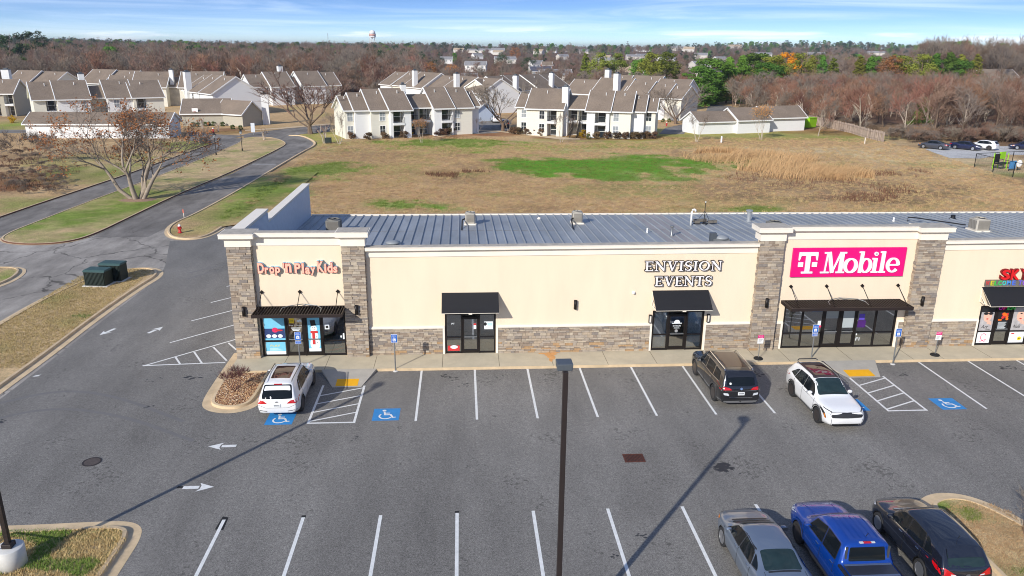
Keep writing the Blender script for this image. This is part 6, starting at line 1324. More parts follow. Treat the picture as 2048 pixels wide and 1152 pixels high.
def tree_kit():
    A = MAT
    for i in range(6):      # woodland bare trees, 10 m tall as built
        H = 10; tw = ('twig', 'twigred', 'twiggrey')[i % 3]; two = i % 2
        limbs = [((0, 0, -.1), (.04, .02, 1), .74, .15)] if not two else [((0, 0, -.1), (.10, .05, 1), .72, .12), ((.2, .1, -.1), (-.14, .1, 1), .6, .1)]
        T, C_, L = grow(100+i, H, limbs, .55, 3, kids=(3, 4), twigs=9 if not two else 5, tl=.95, tw=.026, up=.3, k0=(10, 13), t0=.16, rat0=(.30, .46), s0=.75)
        variant('bare%d' % i, [('trunk', T, A['barkpale' if i in (1, 4) else 'bark']), ('crown', C_, A[tw])])
    for i in range(4):      # undergrowth and edge thickets
        T, C_, L = grow(200+i, 5, [((q_*.5-.5, .3*q_, -.1), (q_*.25-.25, .2*(q_-1), 1), .34, .04) for q_ in range(3)], .6, 3, kids=(3, 4), twigs=6, tl=.8, tw=.028, leaf=.05 if i < 2 else 0, lsz=.2, up=.3)
        variant('thicket%d' % i, [('trunk', T, A['bark']), ('crown', C_, A[('twiggrey', 'twig')[i % 2]])]+([('leaves', L, A['leaf_or'])] if i < 2 else []))
    for i in range(3): T, C_, L = grow(300+i, 9, [((0, 0, -.1), (.02, .03, 1), .17, .22)], .38, 3, kids=(4, 5), twigs=9, tl=.8, tw=.024, up=.3, k0=(6, 8), t0=.45, rat0=(1.9, 2.5), s0=.6, leaf=.0 if i != 2 else .35, lsz=.2); variant('pear%d' % i, [('trunk', T, A['bark']), ('crown', C_, A['twiggrey' if i != 1 else 'twig'])]+([('leaves', L, A['leaf_or'])] if i == 2 else []))
    for i in range(2): T, C_, L = grow(350+i, 4.2, [((.12*math.cos(a), .12*math.sin(a), -.05), (.25*math.cos(a), .25*math.sin(a), 1), .42, .05) for a in (0, 2.1, 4.2)], .4, 3, kids=(2, 4), twigs=5, tl=.55, tw=.018, up=.5, leaf=(.0, .6)[i], lsz=.16, lpt=2); variant('crepe%d' % i, [('trunk', T, A['barkpale']), ('crown', C_, A['twiggrey'])]+([('leaves', L, A['leaf_or'])] if i else []))
    T, C_, L = grow(371, 2.6, [((.1*math.cos(a), .1*math.sin(a), -.05), (.12*math.cos(a), .12*math.sin(a), 1), .62, .09) for a in (0, 2.1, 4.2)], .5, 1, kids=(3, 4), twigs=7, tl=.5, tw=.02, up=.4); variant('pollard', [('trunk', T, A['barkpale']), ('crown', C_, A['twigred'])])
    for k, m, sh, R, n, z0 in (('ever0', 'evergreen', 'cone', 2.6, 5200, .0), ('ever1', 'evergreen', 'oval', 2.7, 6000, .0), ('yg0', 'yellowgreen', 'oval', 2.4, 4600, .06), ('yg1', 'yellowgreen', 'cone', 2.0, 4000, .04), ('orange', 'leaf_bright', 'oval', 2.6, 2000, .1), ('rust', 'leaf_or', 'oval', 2.6, 1900, .1), ('pine', 'pine', 'top', 2.6, 1500, .3), ('oak', 'pine', 'oval', 3.6, 2600, .1)):
        T, F = foliage(hash_(k), 10, R, n, .4, sh, z0, .18, 60 if sh != 'top' else 18); variant(k, [('trunk', T, A['bark']), ('crown', F, A[m])])
    for i, m in enumerate(('grasstuft', 'grassgreen')):
        q = random.Random(60+i); mb = MB()
        for k in range(26):
            x, y = q.gauss(0, .16), q.gauss(0, .16); a = q.uniform(0, 6.3); h = q.uniform(.07, .2); l = h*q.uniform(.2, 1.); dx, dy = math.cos(a), math.sin(a); w = .014
            mb.add([(x-dy*w, y+dx*w, 0), (x+dy*w, y-dx*w, 0), (x+dx*l, y+dy*l, h)], [(0, 1, 2)])
        variant('tuft%d' % i, [('blades', mb, A[m])])
    for i, (m, w) in enumerate((('shrub', .8), ('shrubg', .8), ('shruby', .9))):
        T, F = foliage(500+i, 1.0, .55, 1500, .12, 'oval', .0, .05, 26); variant('shrub%d' % i, [('stem', T, A['bark']), ('leaves', F, A[m])])
def hash_(s): return sum(ord(c)*(i+3) for i, c in enumerate(s))
def hgt(base, top): return (base[1]-top[1])
def by_px(key, label, px, pb, pt, group=None, w=1., rot=None, H=10., name='tree', cat='tree'):
    x, y = G(px, pb); d = (Vector((x, y, 0))-CAM).length; h = (pb-pt)*d/FPX*1.03; z = float(hills([x], [y])[0])-.05
    H = TREEH[key]; return put(key, label, (x, y, z), rnd.uniform(0, 6) if rot is None else rot, (h/H*w, h/H*w, h/H), group, name, cat)

def planting():
    A = MAT; q = random.Random(21)
    # ---- the big tree on the median
    limbs = [((-.7, .1, 0), (-.8, .1, .62), .42, .22), ((-.2, -.2, 0), (-.28, -.2, 1), .32, .3), ((.2, .1, 0), (.12, .2, 1), .34, .32), ((.5, 0, 0), (.42, -.05, .9), .32, .26), ((.1, .4, 0), (-.3, .7, .9), .32, .18)]
    T, C_, L = grow(77, 11.6, limbs, .5, 5, kids=(3, 4), twigs=3, tl=.6, tw=.012, up=.12, leaf=.07, lsz=.26, lpt=6, crooked=.17)
    t = thing('autumn_tree', 'large spreading multi-stemmed tree with sparse orange-brown leaves on the grassy median', 'tree', (-35.0, 46.6, .1))
    T.build('trunk', M('grey_bark', srgb(150, 136, 120), .9, var=.3, scale=3, bump=.4, bscale=12), t, True); C_.build('branches', A['twiggrey'], t); L.build('leaves', A['leaf_or'], t)
    mb = MB(); ring = [(1.9*math.cos(a/16*2*PI)*q.uniform(.85, 1.15), 1.25*math.sin(a/16*2*PI)*q.uniform(.85, 1.15)) for a in range(16)]; o = len(mb.v)
    mb.add([(x, y, .0) for x, y in ring]+[(x*.6, y*.6, .1) for x, y in ring]+[(0, 0, .14)], [(i, (i+1) % 16, 16+(i+1) % 16, 16+i) for i in range(16)]+[(16+i, 16+(i+1) % 16, 32) for i in range(16)])
    mb.build('mulch_ring', M('mulch', srgb(150, 122, 100), .95, var=.3, scale=5, bump=.5, bscale=14), None, loc=(-35.0, 46.6, .105)).update_tag(); o = bpy.data.objects['mulch_ring']; struct(o)
    # ---- shrub in the pebble bed
    T, C_, L = grow(91, 1.7, [((.1*math.cos(a), .1*math.sin(a), 0), (.55*math.cos(a), .55*math.sin(a), 1), .34, .018) for a in (0, .8, 1.6, 2.4, 3.2, 4, 4.8, 5.6)], .45, 3, kids=(2, 3), twigs=5, tl=.34, tw=.011, up=.3)
    t = thing('leafless_shrub', 'leafless dark red twiggy shrub in the pebble bed beside the white wagon', 'shrub', (-11.55, -2.2, .1)); mt = M('dark_red_twigs', srgb(104, 66, 62), .8, var=.2)
    T.build('stems', mt, t); C_.build('twigs', mt, t); t.scale = (.8,)*3
    T, C_, L = grow(93, 1.9, [((.12*math.cos(a), .12*math.sin(a), 0), (.3*math.cos(a), .3*math.sin(a), 1), .36, .016) for a in (0, 1., 2., 3., 4., 5.)], .4, 3, kids=(2, 3), twigs=3, tl=.3, tw=.005, up=.35)
    t = thing('leafless_shrub', 'thin grey-brown leafless shrub on the grassy end island by the black compact', 'shrub', (18.75, -15.3, .1)); T.build('stems', A['bark'], t); C_.build('twigs', A['twiggrey'], t)
    # ---- individually placed trees
    p = by_px
    p('pear0', 'tall bare oval tree between the two front apartment blocks', 1006, 262, 168, w=1.7, name='bare_tree'); p('pear1', 'wide bare tree by the drive left of the left apartment block', 621, 268, 152, w=1.9, name='bare_tree')
    p('pear0', 'bare vase-shaped tree beside the drive right of the right apartment block', 1351, 248, 178, w=1.9, name='bare_tree'); p('bare2', 'big bare grey tree behind the garage row with the lime bin', 1505, 218, 150, w=1.8, name='bare_tree'); p('barexx' if 'barexx' in TREES else 'bare4', 'pale slender leafless tree by the wooden fence in front of the right wood', 1636, 272, 200, w=.9, name='bare_tree')
    for i, (x, b, t_, lab) in enumerate(((1393, 283, 228, 'small leafless tree left of three before the right garage row'), (1522, 279, 215, 'small brown-leaved tree before the middle of the right garage row'), (679, 288, 226, 'white-twigged crepe myrtle at the left corner of the left apartment block'), (843, 286, 238, 'brown crepe myrtle before the stair of the left apartment block'), (1122, 285, 228, 'thin crepe myrtle before the stair of the right apartment block'), (955, 266, 236, 'small crepe myrtle at the right end of the left apartment block'), (1017, 264, 236, 'small leafless tree at the left end of the right apartment block'), (1037, 262, 246, 'stubby leafless tree beside the left shrubs of the right apartment block'))):
        p('crepe%d' % (1 if i in (1, 3) else 0), lab, x, b, t_, 'small trees around the lawn', .9, H=4.2, name='crepe_myrtle')
    for x, b, t_, lab in ((375.5, 288, 266, 'pollarded tree on the lawn right of the long white garage, left one'), (401, 287, 265, 'pollarded tree next to the dark green box by the drive'), (528.5, 281, 256, 'pollarded tree at the top of the grassy median'), (649, 287, 250, 'pollarded tree left of the white-twigged crepe myrtle'), (405, 257, 234, 'pollarded tree before the blank wall of the clubhouse'), (437, 264, 246, 'short pollarded stump beside the clubhouse hydrant')):
        p('pollard', lab, x, b, t_, 'pollarded trees by the drive', 1.1, H=2.4, name='pollarded_tree')
    ev = [('ever1', 1396, 212, 142, 'rounded green tree at the extreme left of the evergreen row'), ('ever0', 1478, 202, 124, 'bright evergreen tree in the middle of the row behind the right garages'), ('ever1', 1530, 202, 136, 'short bright evergreen tree under the orange tree'), ('ever1', 1418, 208, 128, 'bright evergreen tree, left end of the row behind the right garages'), ('ever0', 1452, 206, 127, 'bright evergreen tree, second in the row behind the right garages'), ('ever1', 1508, 190, 118, 'tall bright evergreen tree left of the orange tree'), ('yg0', 1540, 198, 124, 'olive evergreen tree touching the orange tree'), ('orange', 1566, 188, 117, 'bright orange autumn tree in the row of evergreens'), ('rust', 1555, 196, 135, 'rust coloured tree just below the bright orange tree'), ('yg0', 1594, 184, 118, 'yellow-green tree right of the bright orange tree'), ('yg1', 1618, 182, 122, 'narrow yellow-green tree, second right of the orange tree'), ('ever0', 1640, 174, 124, 'small green tree standing alone right of the yellow-green pair'), ('yg1', 1660, 188, 128, 'small yellow-green tree right of the lone green tree'), ('yg1', 1712, 188, 125, 'yellow-green conifer, left of the pair over the right wood'), ('ever0', 1734, 188, 127, 'green conifer, right of the pair over the right wood'), ('rust', 1776, 188, 125, 'amber tree at the left end of the right evergreen row'), ('yg0', 1800, 188, 126, 'olive tree next to the amber tree in the right row'), ('yg0', 1836, 188, 124, 'olive tree in the middle of the right evergreen row'), ('ever0', 1862, 188, 124, 'green cone tree in the right evergreen row'), ('ever0', 1888, 188, 123, 'tallest green cone tree in the right evergreen row'), ('yg1', 1912, 188, 126, 'yellow-green tree at the right end of the right evergreen row'), ('yg1', 1942, 188, 126, 'separate yellow-green tree past the right evergreen row'), ('yg0', 1300, 182, 114, 'big rounded olive tree behind the right apartment roofs'), ('yg0', 1332, 180, 113, 'big rounded olive tree, right half of the clump behind the right roofs'), ('ever1', 1280, 178, 124, 'dark green tree at the left foot of the rounded olive clump'), ('yg1', 1170, 166, 113, 'olive tree, left of three above the middle roofs'), ('yg0', 1198, 168, 112, 'olive tree, centre of three above the middle roofs'), ('yg0', 1232, 166, 113, 'olive tree, right of three above the middle roofs'), ('oak', 1006, 146, 112, 'large dark evergreen oak above the middle roofs'), ('oak', 1056, 144, 117, 'smaller dark evergreen oak right of the large one'), ('ever1', 703, 124, 100, 'small bright green tree alone in the left wood'), ('pine', 30, 158, 92, 'tall dark pine at the far left above the roofs'), ('pine', 62, 150, 84, 'taller dark pine, right of the far left pine'), ('pine', 82, 140, 80, 'slim dark pine furthest right of the far left group'), ('ever1', 45, 165, 125, 'yellowish green tree under the far left pines'), ('ever0', 1838, 268, 208, 'narrow dark green conifer inside the right wood by the cars'), ('ever1', 690, 178, 165, 'small green bush-like tree behind the left apartment roofs'), ('ever1', 1908, 188, 132, 'green tree beside the brown-roofed house on the right'), ('rust', 660, 178, 140, 'rust coloured tree behind the left apartment roofs'), ('rust', 860, 168, 128, 'orange-brown tree above the left apartment roofs'), ('rust', 905, 172, 132, 'orange-brown tree between the two groups of roofs'), ('rust', 1030, 125, 98, 'distant orange-brown tree above the middle roofs')]
    for k, x, b, t_, lab in ev: p(k, lab, x, b, t_, w=((1.75 if x < 1545 and x > 1380 else 1.45) if k in ('ever1', 'yg0', 'oak') else 1.3), name='conifer' if k in ('ever0', 'yg1') else ('pine_tree' if k == 'pine' else 'tree'))
    # ---- woodland: the nearest bare trees one by one
    cand = []
    def add(x, y, h, key, grp): cand.append((x, y, h, key, grp))
    wood_r, wood_b, wood_l = 'bare trees in the right-hand wood', 'bare trees in the wood behind the apartments', 'bare trees in the left-hand wood'
    LR, LB, LL = 'leafless reddish-brown tree standing in the dense wood on the right', 'leafless brown tree in the wood behind the apartment roofs', 'leafless grey-brown tree in the wood beyond the left apartments'
    x = 74.
    for k in range(1500):       # right wood
        x = q.uniform(70, 205); y = q.uniform(96, 260)
        lo = 99 if x > 80 else 101+(80-x)*.6
        if x < 78: lo = 118 if x > 74 else 150
        if x < 95 and y > 150 and x < 70+(y-150)*.2: continue
        if y < lo+1.5 or (93 < y < 97): continue
        if any((x-a)**2+(y-b)**2 < 3.6**2 for a, b, *_ in cand): continue
        add(x, y, q.uniform(9.5, 12.8) if y < 122 else q.uniform(7.4, 9.4), 'bare%d' % q.choice((0, 1, 2, 3, 4, 5, 1, 4)), wood_r)
    for k in range(2500):       # behind the apartments
        x = q.uniform(-210, 75); y = q.uniform(214, 330)
        if x < -100: y = q.uniform(228, 340)
        mid = -.05 < x/(y+37) < .42
        if mid and q.random() < .5: continue
        if any((x-a)**2+(y-b)**2 < 5.2**2 for a, b, *_ in cand): continue
        add(x, y, q.uniform(5.5, 9) if mid else q.uniform(9.5, 14), 'bare%d' % q.choice((0, 1, 2, 3, 4, 5)), wood_l if x < -45 else wood_b)
    def vis(c): d = Vector((c[0], c[1], 6))-CAM; z = d.dot(CW); return abs(d.dot(CR)/z) < .72
    cand = [c for c in cand if vis(c)]; cand.sort(key=lambda c: math.hypot(c[0]-CAM.x, c[1]-CAM.y)-c[2]*6)
    near, rest = cand[:285], cand[285:]
    for x, y, h, k, g in near: put(k, {wood_r: LR, wood_b: LB, wood_l: LL}[g], (x, y, -.05), q.uniform(0, 6), (h/TREEH[k]*q.uniform(.85, 1.15), h/TREEH[k]*q.uniform(.85, 1.15), h/TREEH[k]), g, 'bare_tree')
    # ---- everything beyond, as one mass
    pts = [(x, y, -.05, h/TREEH[k], 0) for x, y, h, k, g in rest]
    for k in range(15000):
        y = 330*math.exp(q.random()*math.log(5200/330)); w = .74*(y+40); x = q.uniform(-w, w)
        if y < 335 and -210 < x < 205: continue
        sl = x/(y+37); sub = 1. if -.05 < sl < .6 and y < 1300 else 0.       # houses and gardens: thinner trees
        if q.random() < sub*.62: continue
        d0 = math.hypot(x-CAM.x, y-CAM.y); hid = False
        for hx, hy, hw in HOUSES:
            D = math.hypot(hx-CAM.x, hy-CAM.y)
            if -12 < D-d0 < 45+D*.25 and abs((x-CAM.x)*(hy-CAM.y)-(y-CAM.y)*(hx-CAM.x))/D < hw*.5+3: hid = True; break
        if hid and q.random() < .93: continue
        z = float(hills([x], [y])[0])-.3; f = min(1, (y-330)/1400)
        ev_ = q.random() < (.07+.27*f+(.45 if (x-900)**2/430**2+(y-2000)**2/300**2 < 1.4 or (x+900)**2/420**2+(y-1250)**2/420**2 < 1.2 else 0))
        h = q.uniform(9, 14)*(1.08 if ev_ else 1)
        if sub: h *= .66 if y < 700 else .8
        if sl > .44 and 300 < y < 700: h *= 1.5
        pts.append((x, y, z, h/10*(1+.35*f), 1+int(q.random()*1.99) if ev_ else 0))
    scatter('far_wood', 'mass of leafless and evergreen trees stretching to the horizon', [('bare0', 'bare2', 'bare3', 'bare5'), ('pine', 'pine'), ('ever1', 'oak')], pts, q)
    # undergrowth along the wood edges
    pts = []
    for k in range(420):
        x = q.uniform(70, 150); y = q.uniform(99, 112)
        if x < 80: y = q.uniform(119, 165); x = q.uniform(80, 84)+max(0, (140-y))*.0
        pts.append((x, y, -.05, q.uniform(.15, .75), 0))
    for k in range(500):
        x = q.uniform(-140, 66); y = q.uniform(212, 232); pts.append((x, y, -.05, q.uniform(.8, 1.6), 0))
    for k in range(120): a = G(q.uniform(0, 130), q.uniform(300, 390)); pts.append((a[0], a[1], -.05, q.uniform(.08, .26), 0))
    scatter('undergrowth', 'tangled reddish undergrowth along the edge of the woods', [('thicket0', 'thicket1', 'thicket2', 'thicket3')], pts, q)
    for i, (px, pb, pt, lab) in enumerate(((58, 328, 272, 'leafless brown sapling in the rough grass at the far left'), (410, 300, 262, 'thin leafless bush')) [:1]): p('thicket2', lab, px, pb, pt, H=5., name='sapling')
    # ---- shrubs
    row = 'clipped shrubs along the right apartment block'
    for i, (x, y) in enumerate(((1027, 268), (1038, 268.5), (1055, 270), (1069, 270), (1083, 271), (1193, 277), (1215, 277), (1234, 278), (1251, 278), (1267, 277.5), (1280, 277.5), (1295, 277), (1307, 277))):
        p('shrub0', 'round brown clipped shrub, %s from the left along the right apartment block' % ORD[i+1], x, y, y-14, row, 1.02, H=1., name='clipped_shrub', cat='shrub')
    p('shrub2', 'yellow shrub beside the stair of the right apartment block', 1168, 275, 260, None, 1.3, H=1., name='yellow_shrub', cat='shrub'); p('shrub1', 'small green shrub next to the yellow shrub', 1177, 277, 268, None, 1, H=1., name='green_shrub', cat='shrub')
    row = 'clipped shrubs along the left apartment block'
    for i, (x, y) in enumerate(((703, 277.5), (737, 279), (769, 278), (808, 276), (877, 271), (889, 271), (902, 269), (915, 267), (927, 266), (940, 263))):
        p('shrub0', 'round brown clipped shrub, %s from the left along the left apartment block' % ORD[i+1], x, y, y-14, row, 1.02, H=1., name='clipped_shrub', cat='shrub')
    p('shrub2', 'yellow shrub at the stair recess of the left apartment block', 821, 272, 262, None, 1, H=1., name='yellow_shrub', cat='shrub')
    row = 'green shrubs along the clubhouse'
    for i, (x, y) in enumerate(((387, 253), (396, 253), (410, 252), (418, 251), (428, 251), (446, 252), (466, 258), (481, 259))):
        p('shrub1', 'green clipped shrub, %s from the left along the clubhouse' % ORD[i+1], x, y, y-8, row, 1.1, H=1., name='clipped_shrub', cat='shrub')
    for i, (x, y, lab) in enumerate(((1326, 244, 'left'), (1338, 244, 'right'))): p('shrub1', 'green shrub beside the drive behind the right block, %s of two' % lab, x, y, y-7, None, 1, H=1., name='green_shrub', cat='shrub')
    p('shrub2', 'yellow-green shrub at the far left lawn', 25, 245, 233, None, 1, H=1., name='yellow_shrub', cat='shrub')
    # ---- tall dry grass in the field
    mb = MB(); ells = [E_(1500, 318, 130, 14), E_(1590, 345, 110, 16), E_(1680, 350, 60, 12), E_(1450, 312, 60, 10)]
    for k in range(15000):
        cx, cy, a, b = ells[k % 4]; t = q.uniform(0, 2*PI); r = math.sqrt(q.random()); x, y = cx+a*r*math.cos(t), cy+b*r*math.sin(t)
        if vn([x], [y], 4, 31)[0] < .35: continue
        h = q.uniform(.3, 1.3); w = q.uniform(.015, .04); lx, ly = q.gauss(.3, .3)*h, q.gauss(0, .25)*h; an = q.uniform(0, PI); c, s_ = w*math.cos(an), w*math.sin(an)
        mb.add([(x-c, y-s_, -.05), (x+c, y+s_, -.05), (x+lx*.4+c*.8, y+ly*.4+s_*.8, h*.65), (x+lx*.4-c*.8, y+ly*.4-s_*.8, h*.65), (x+lx, y+ly, h)], [(0, 1, 2, 3), (3, 2, 4)])
    tag(mb.build('tall_dry_grass', A['grassdry']), 'tall pale straw grass swaying in a band across the field', 'grass', kind='stuff')
    mb = MB(); ells = [E_(1750, 392, 120, 14), E_(1640, 365, 180, 24), E_(1770, 345, 90, 10), E_(40, 365, 110, 24), E_(920, 348, 70, 7), E_(70, 330, 120, 30)]
    for k in range(9000):
        cx, cy, a, b = ells[k % 6]; t = q.uniform(0, 2*PI); r = math.sqrt(q.random()); x, y = cx+a*r*math.cos(t), cy+b*r*math.sin(t)
        if vn([x], [y], 3.2, 41)[0] < .52 or (-44.6 < x < -22): continue
        h = q.uniform(.15, .6); w = .035; lx, ly = q.gauss(0, .3)*h, q.gauss(0, .3)*h; an = q.uniform(0, PI); c, s_ = w*math.cos(an), w*math.sin(an)
        mb.add([(x-c, y-s_, -.05), (x+c, y+s_, -.05), (x+lx, y+ly, h)], [(0, 1, 2)])
    tag(mb.build('brown_weeds', A['weed']), 'low brown weeds scattered in the rough field', 'weeds', kind='stuff')
    pts = []; n = 34000; X = np.array([q.uniform(-24, 78) for _ in range(n)]); Y = np.array([22+86*q.random()**1.25 for _ in range(n)]); c = gcol(X, Y)
    for x, y, k in zip(X, Y, c):
        if y > 100 and (x < -20 or 8 < x < 36) or (x < -11 and y < 37) or x > 72+(y-60)*.2: continue
        pts.append((x, y, -.04 if x > -22 else .06, q.uniform(.5, 1.3), 1 if k[1] > k[0]*1.02 else 0))
    scatter('field_grass', 'rough mown grass of the open field behind the shops, straw with green patches', [('tuft0',), ('tuft1',)], pts, q)
    # ---- short grass on the near islands
    def tufts(name, lab, region, n, green, hh=(.05, .13), mats_=None):
        mb = MB(); c = 0; x0, x1, y0, y1 = region[0]
        while c < n:
            x, y = q.uniform(x0, x1), q.uniform(y0, y1); c += 1
            if not region[1](x, y): continue
            g = 1 if green(x, y)+(vn([x], [y], .9, 6)[0]-.5)*1.1+(vn([x], [y], 3, 4)[0]-.5)*.6 > .5 else 0
            for j in range(4):
                a = q.uniform(0, 2*PI); h = q.uniform(*hh); l = q.uniform(.2, .9)*h; w = q.uniform(.006, .013); dx, dy = math.cos(a), math.sin(a); px_, py_ = x+q.gauss(0, .03), y+q.gauss(0, .03)
                mb.add([(px_-dy*w, py_+dx*w, .09), (px_+dy*w, py_-dx*w, .09), (px_+dx*l, py_+dy*l, .1+h)], [(0, 1, 2)], g)
        tag(mb.build(name, [A['grasstuft'], A['grassgreen']]), lab, 'grass', kind='stuff')
    tufts('island_grass', 'short dry grass with green weeds on the corner island at the lower left', ((-16.6, -11.95, -19, -13.3), lambda x, y: (x < -12.9 or y < -13.9 or (x+12.9)**2+(y+14)**2 < .6)), 9000, lambda x, y: .13+.5*math.exp(-((x+14.9)/.5)**2-((y+13.4)/.6)**2))
    tufts('end_island_grass', 'pale dry grass on the end island at the lower right', ((16.6, 20.2, -19, -13.1), lambda x, y: (((x-17.9)/1.25)**2+((y+14.2)/1.0)**2 < 1) or (y < -14.3 and 16.65 < x < 18.9+.22*(-14.3-y))), 5000, lambda x, y: .1+.8*math.exp(-((x-17.6)/.5)**2-((y+13.9)/.5)**2), (.03, .09))
    tufts('utility_island_grass', 'dry straw-coloured grass on the island with the green transformer boxes', ((-27.9, -23.2, 1, 19.6), lambda x, y: y < 17.6 or ((x+25.2)/2.2)**2+((y-17.6)/1.9)**2 < 1), 14000, lambda x, y: .1, (.04, .11))
def scatter(name, label, sets, pts, q):
    'one object of geometry-node instances, for the masses only'
    me = bpy.data.meshes.new(name); me.vertices.add(len(pts)); me.vertices.foreach_set('co', np.array([p[:3] for p in pts], np.float32).ravel())
    at = me.attributes.new('sc', 'FLOAT', 'POINT'); at.data.foreach_set('value', np.array([p[3] for p in pts], np.float32))
    at = me.attributes.new('kind', 'INT', 'POINT'); at.data.foreach_set('value', np.array([p[4] for p in pts], np.int32))
    at = me.attributes.new('rot', 'FLOAT_VECTOR', 'POINT'); at.data.foreach_set('vector', np.array([(0, 0, q.uniform(0, 6.28)) for _ in pts], np.float32).ravel())
    o = link(name, me); tag(o, label, 'woodland' if 'wood' in name else 'grass' if 'grass' in name else 'undergrowth', kind='stuff')
    ng = bpy.data.node_groups.new(name, 'GeometryNodeTree'); ng.interface.new_socket('Geometry', in_out='INPUT', socket_type='NodeSocketGeometry'); ng.interface.new_socket('Geometry', in_out='OUTPUT', socket_type='NodeSocketGeometry')
    gi = ng.nodes.new('NodeGroupInput'); go = ng.nodes.new('NodeGroupOutput'); j = ng.nodes.new('GeometryNodeJoinGeometry')
    def attr(n, t): a = ng.nodes.new('GeometryNodeInputNamedAttribute'); a.data_type = t; a.inputs[0].default_value = n; return a.outputs[0]
    for i, keys in enumerate(sets):
        col = bpy.data.collections.new('%s_kit_%d' % (name, i))
        for k in keys:
            src = bpy.data.meshes.new(name+'_plant'); bm = bmesh.new(); mats_ = []
            for nm, m in TREES[k]:
                n0 = len(bm.faces); bm.from_mesh(m); bm.faces.ensure_lookup_table()
                for f in bm.faces[n0:]: f.material_index = len(mats_)
                mats_.append(m.materials[0])
            bm.to_mesh(src); bm.free()
            for m in mats_: src.materials.append(m)
            col.objects.link(bpy.data.objects.new(name+'_plant', src))
        ci = ng.nodes.new('GeometryNodeCollectionInfo'); ci.inputs[0].default_value = col; ci.inputs['Separate Children'].default_value = True; ci.inputs['Reset Children'].default_value = True
        ip = ng.nodes.new('GeometryNodeInstanceOnPoints'); ip.inputs['Pick Instance'].default_value = True
        cmp = ng.nodes.new('FunctionNodeCompare'); cmp.data_type = 'INT'; cmp.operation = 'EQUAL'; cmp.inputs[3].default_value = i
        ng.links.new(attr('kind', 'INT'), cmp.inputs[2]); ng.links.new(cmp.outputs[0], ip.inputs['Selection'])
        ng.links.new(gi.outputs[0], ip.inputs['Points']); ng.links.new(ci.outputs[0], ip.inputs['Instance']); ng.links.new(attr('rot', 'FLOAT_VECTOR'), ip.inputs['Rotation']); ng.links.new(attr('sc', 'FLOAT'), ip.inputs['Scale'])
        ng.links.new(ip.outputs[0], j.inputs[0])
    ng.links.new(j.outputs[0], go.inputs[0]); md = o.modifiers.new('scatter', 'NODES'); md.node_group = ng
    return o

# ------------------------------------------------------------------ houses and apartment blocks
def gable(mb, x0, x1, yf, d, ze, zr, over=.3, th=.16, trim=1, ridge=.5, hip=0):
    'two roof slabs with white fascia and rake boards; mats: 0 shingles, 1 white'
    ym = yf+d*ridge; a, b = x0-over, x1+over
    for (ya, yb, s) in ((yf, ym, 1), (yf+d, ym, -1)):
        mb.add([(a, ya, ze), (b, ya, ze), (b, yb, zr), (a, yb, zr)], [(0, 1, 2, 3)], 0)
        mb.add([(a, ya, ze-th), (b, ya, ze-th), (b, yb, zr-th), (a, yb, zr-th), (a, ya, ze-.002), (b, ya, ze-.002), (b, yb, zr-.002), (a, yb, zr-.002)], [(0, 3, 2, 1), (0, 1, 5, 4), (1, 2, 6, 5), (3, 0, 4, 7)], trim)
        for x in (a, b): mb.add([(x-.06, ya-.02*s, ze-th-.08), (x+.06, ya-.02*s, ze-th-.08), (x+.06, yb, zr-th-.08), (x-.06, yb, zr-th-.08), (x-.06, ya-.02*s, ze+.03), (x+.06, ya-.02*s, ze+.03), (x+.06, yb, zr+.03), (x-.06, yb, zr+.03)], [(0, 3, 2, 1), (4, 5, 6, 7), (0, 1, 5, 4), (1, 2, 6, 5), (3, 0, 4, 7)], trim)
        mb.add([(a, ya-.1*s, ze-th-.05), (b, ya-.1*s, ze-th-.05), (b, ya-.1*s, ze+.01), (a, ya-.1*s, ze+.01), (a, ya, ze-th-.05), (b, ya, ze-th-.05), (b, ya, ze+.01), (a, ya, ze+.01)], [(0, 1, 2, 3), (3, 2, 6, 7), (0, 4, 5, 1)], trim)
def gwall(mb, x0, x1, yf, d, ze, zr, mi=0, e=.45, front=True, ridge=.5):
    a, b, y0, y1, ym = x0, x1, yf+e, yf+d-e, yf+d*ridge
    k = (zr-ze)/(d*ridge); t0 = ze+e*k-.22; t1 = ze+e*(zr-ze)/(d*(1-ridge))-.22; tr = zr-.22
    vs = [(a, y0, -.1), (a, y1, -.1), (a, y1, t1), (a, ym, tr), (a, y0, t0), (b, y0, -.1), (b, y1, -.1), (b, y1, t1), (b, ym, tr), (b, y0, t0)]
    fs = [(0, 4, 3, 2, 1), (5, 6, 7, 8, 9), (1, 2, 7, 6)]+([(0, 5, 9, 4)] if front else [])
    mb.add(vs, fs, mi)
def window(parent, x, z, y, w, h, grid=True, dark=False):
    f = MB(); t = .09
    f.box(x-w/2-t, x+w/2+t, y-.06, y-.004, z+h, z+h+t).box(x-w/2-t, x+w/2+t, y-.08, y-.004, z-t, z).box(x-w/2-t, x-w/2, y-.06, y-.004, z, z+h).box(x+w/2, x+w/2+t, y-.06, y-.004, z, z+h).box(x-w/2, x+w/2, y-.05, y-.004, z+h/2-.03, z+h/2+.03)
    if grid: f.box(x-.02, x+.02, y-.045, y-.004, z, z+h/2-.03).box(x-.02, x+.02, y-.045, y-.004, z+h/2+.03, z+h)
    o = f.build('window', MAT['white'], parent)
    MB().box(x-w/2, x+w/2, y-.02, y-.003, z, z+h).build('pane', MAT['pane_dark' if dark else 'pane'], o)
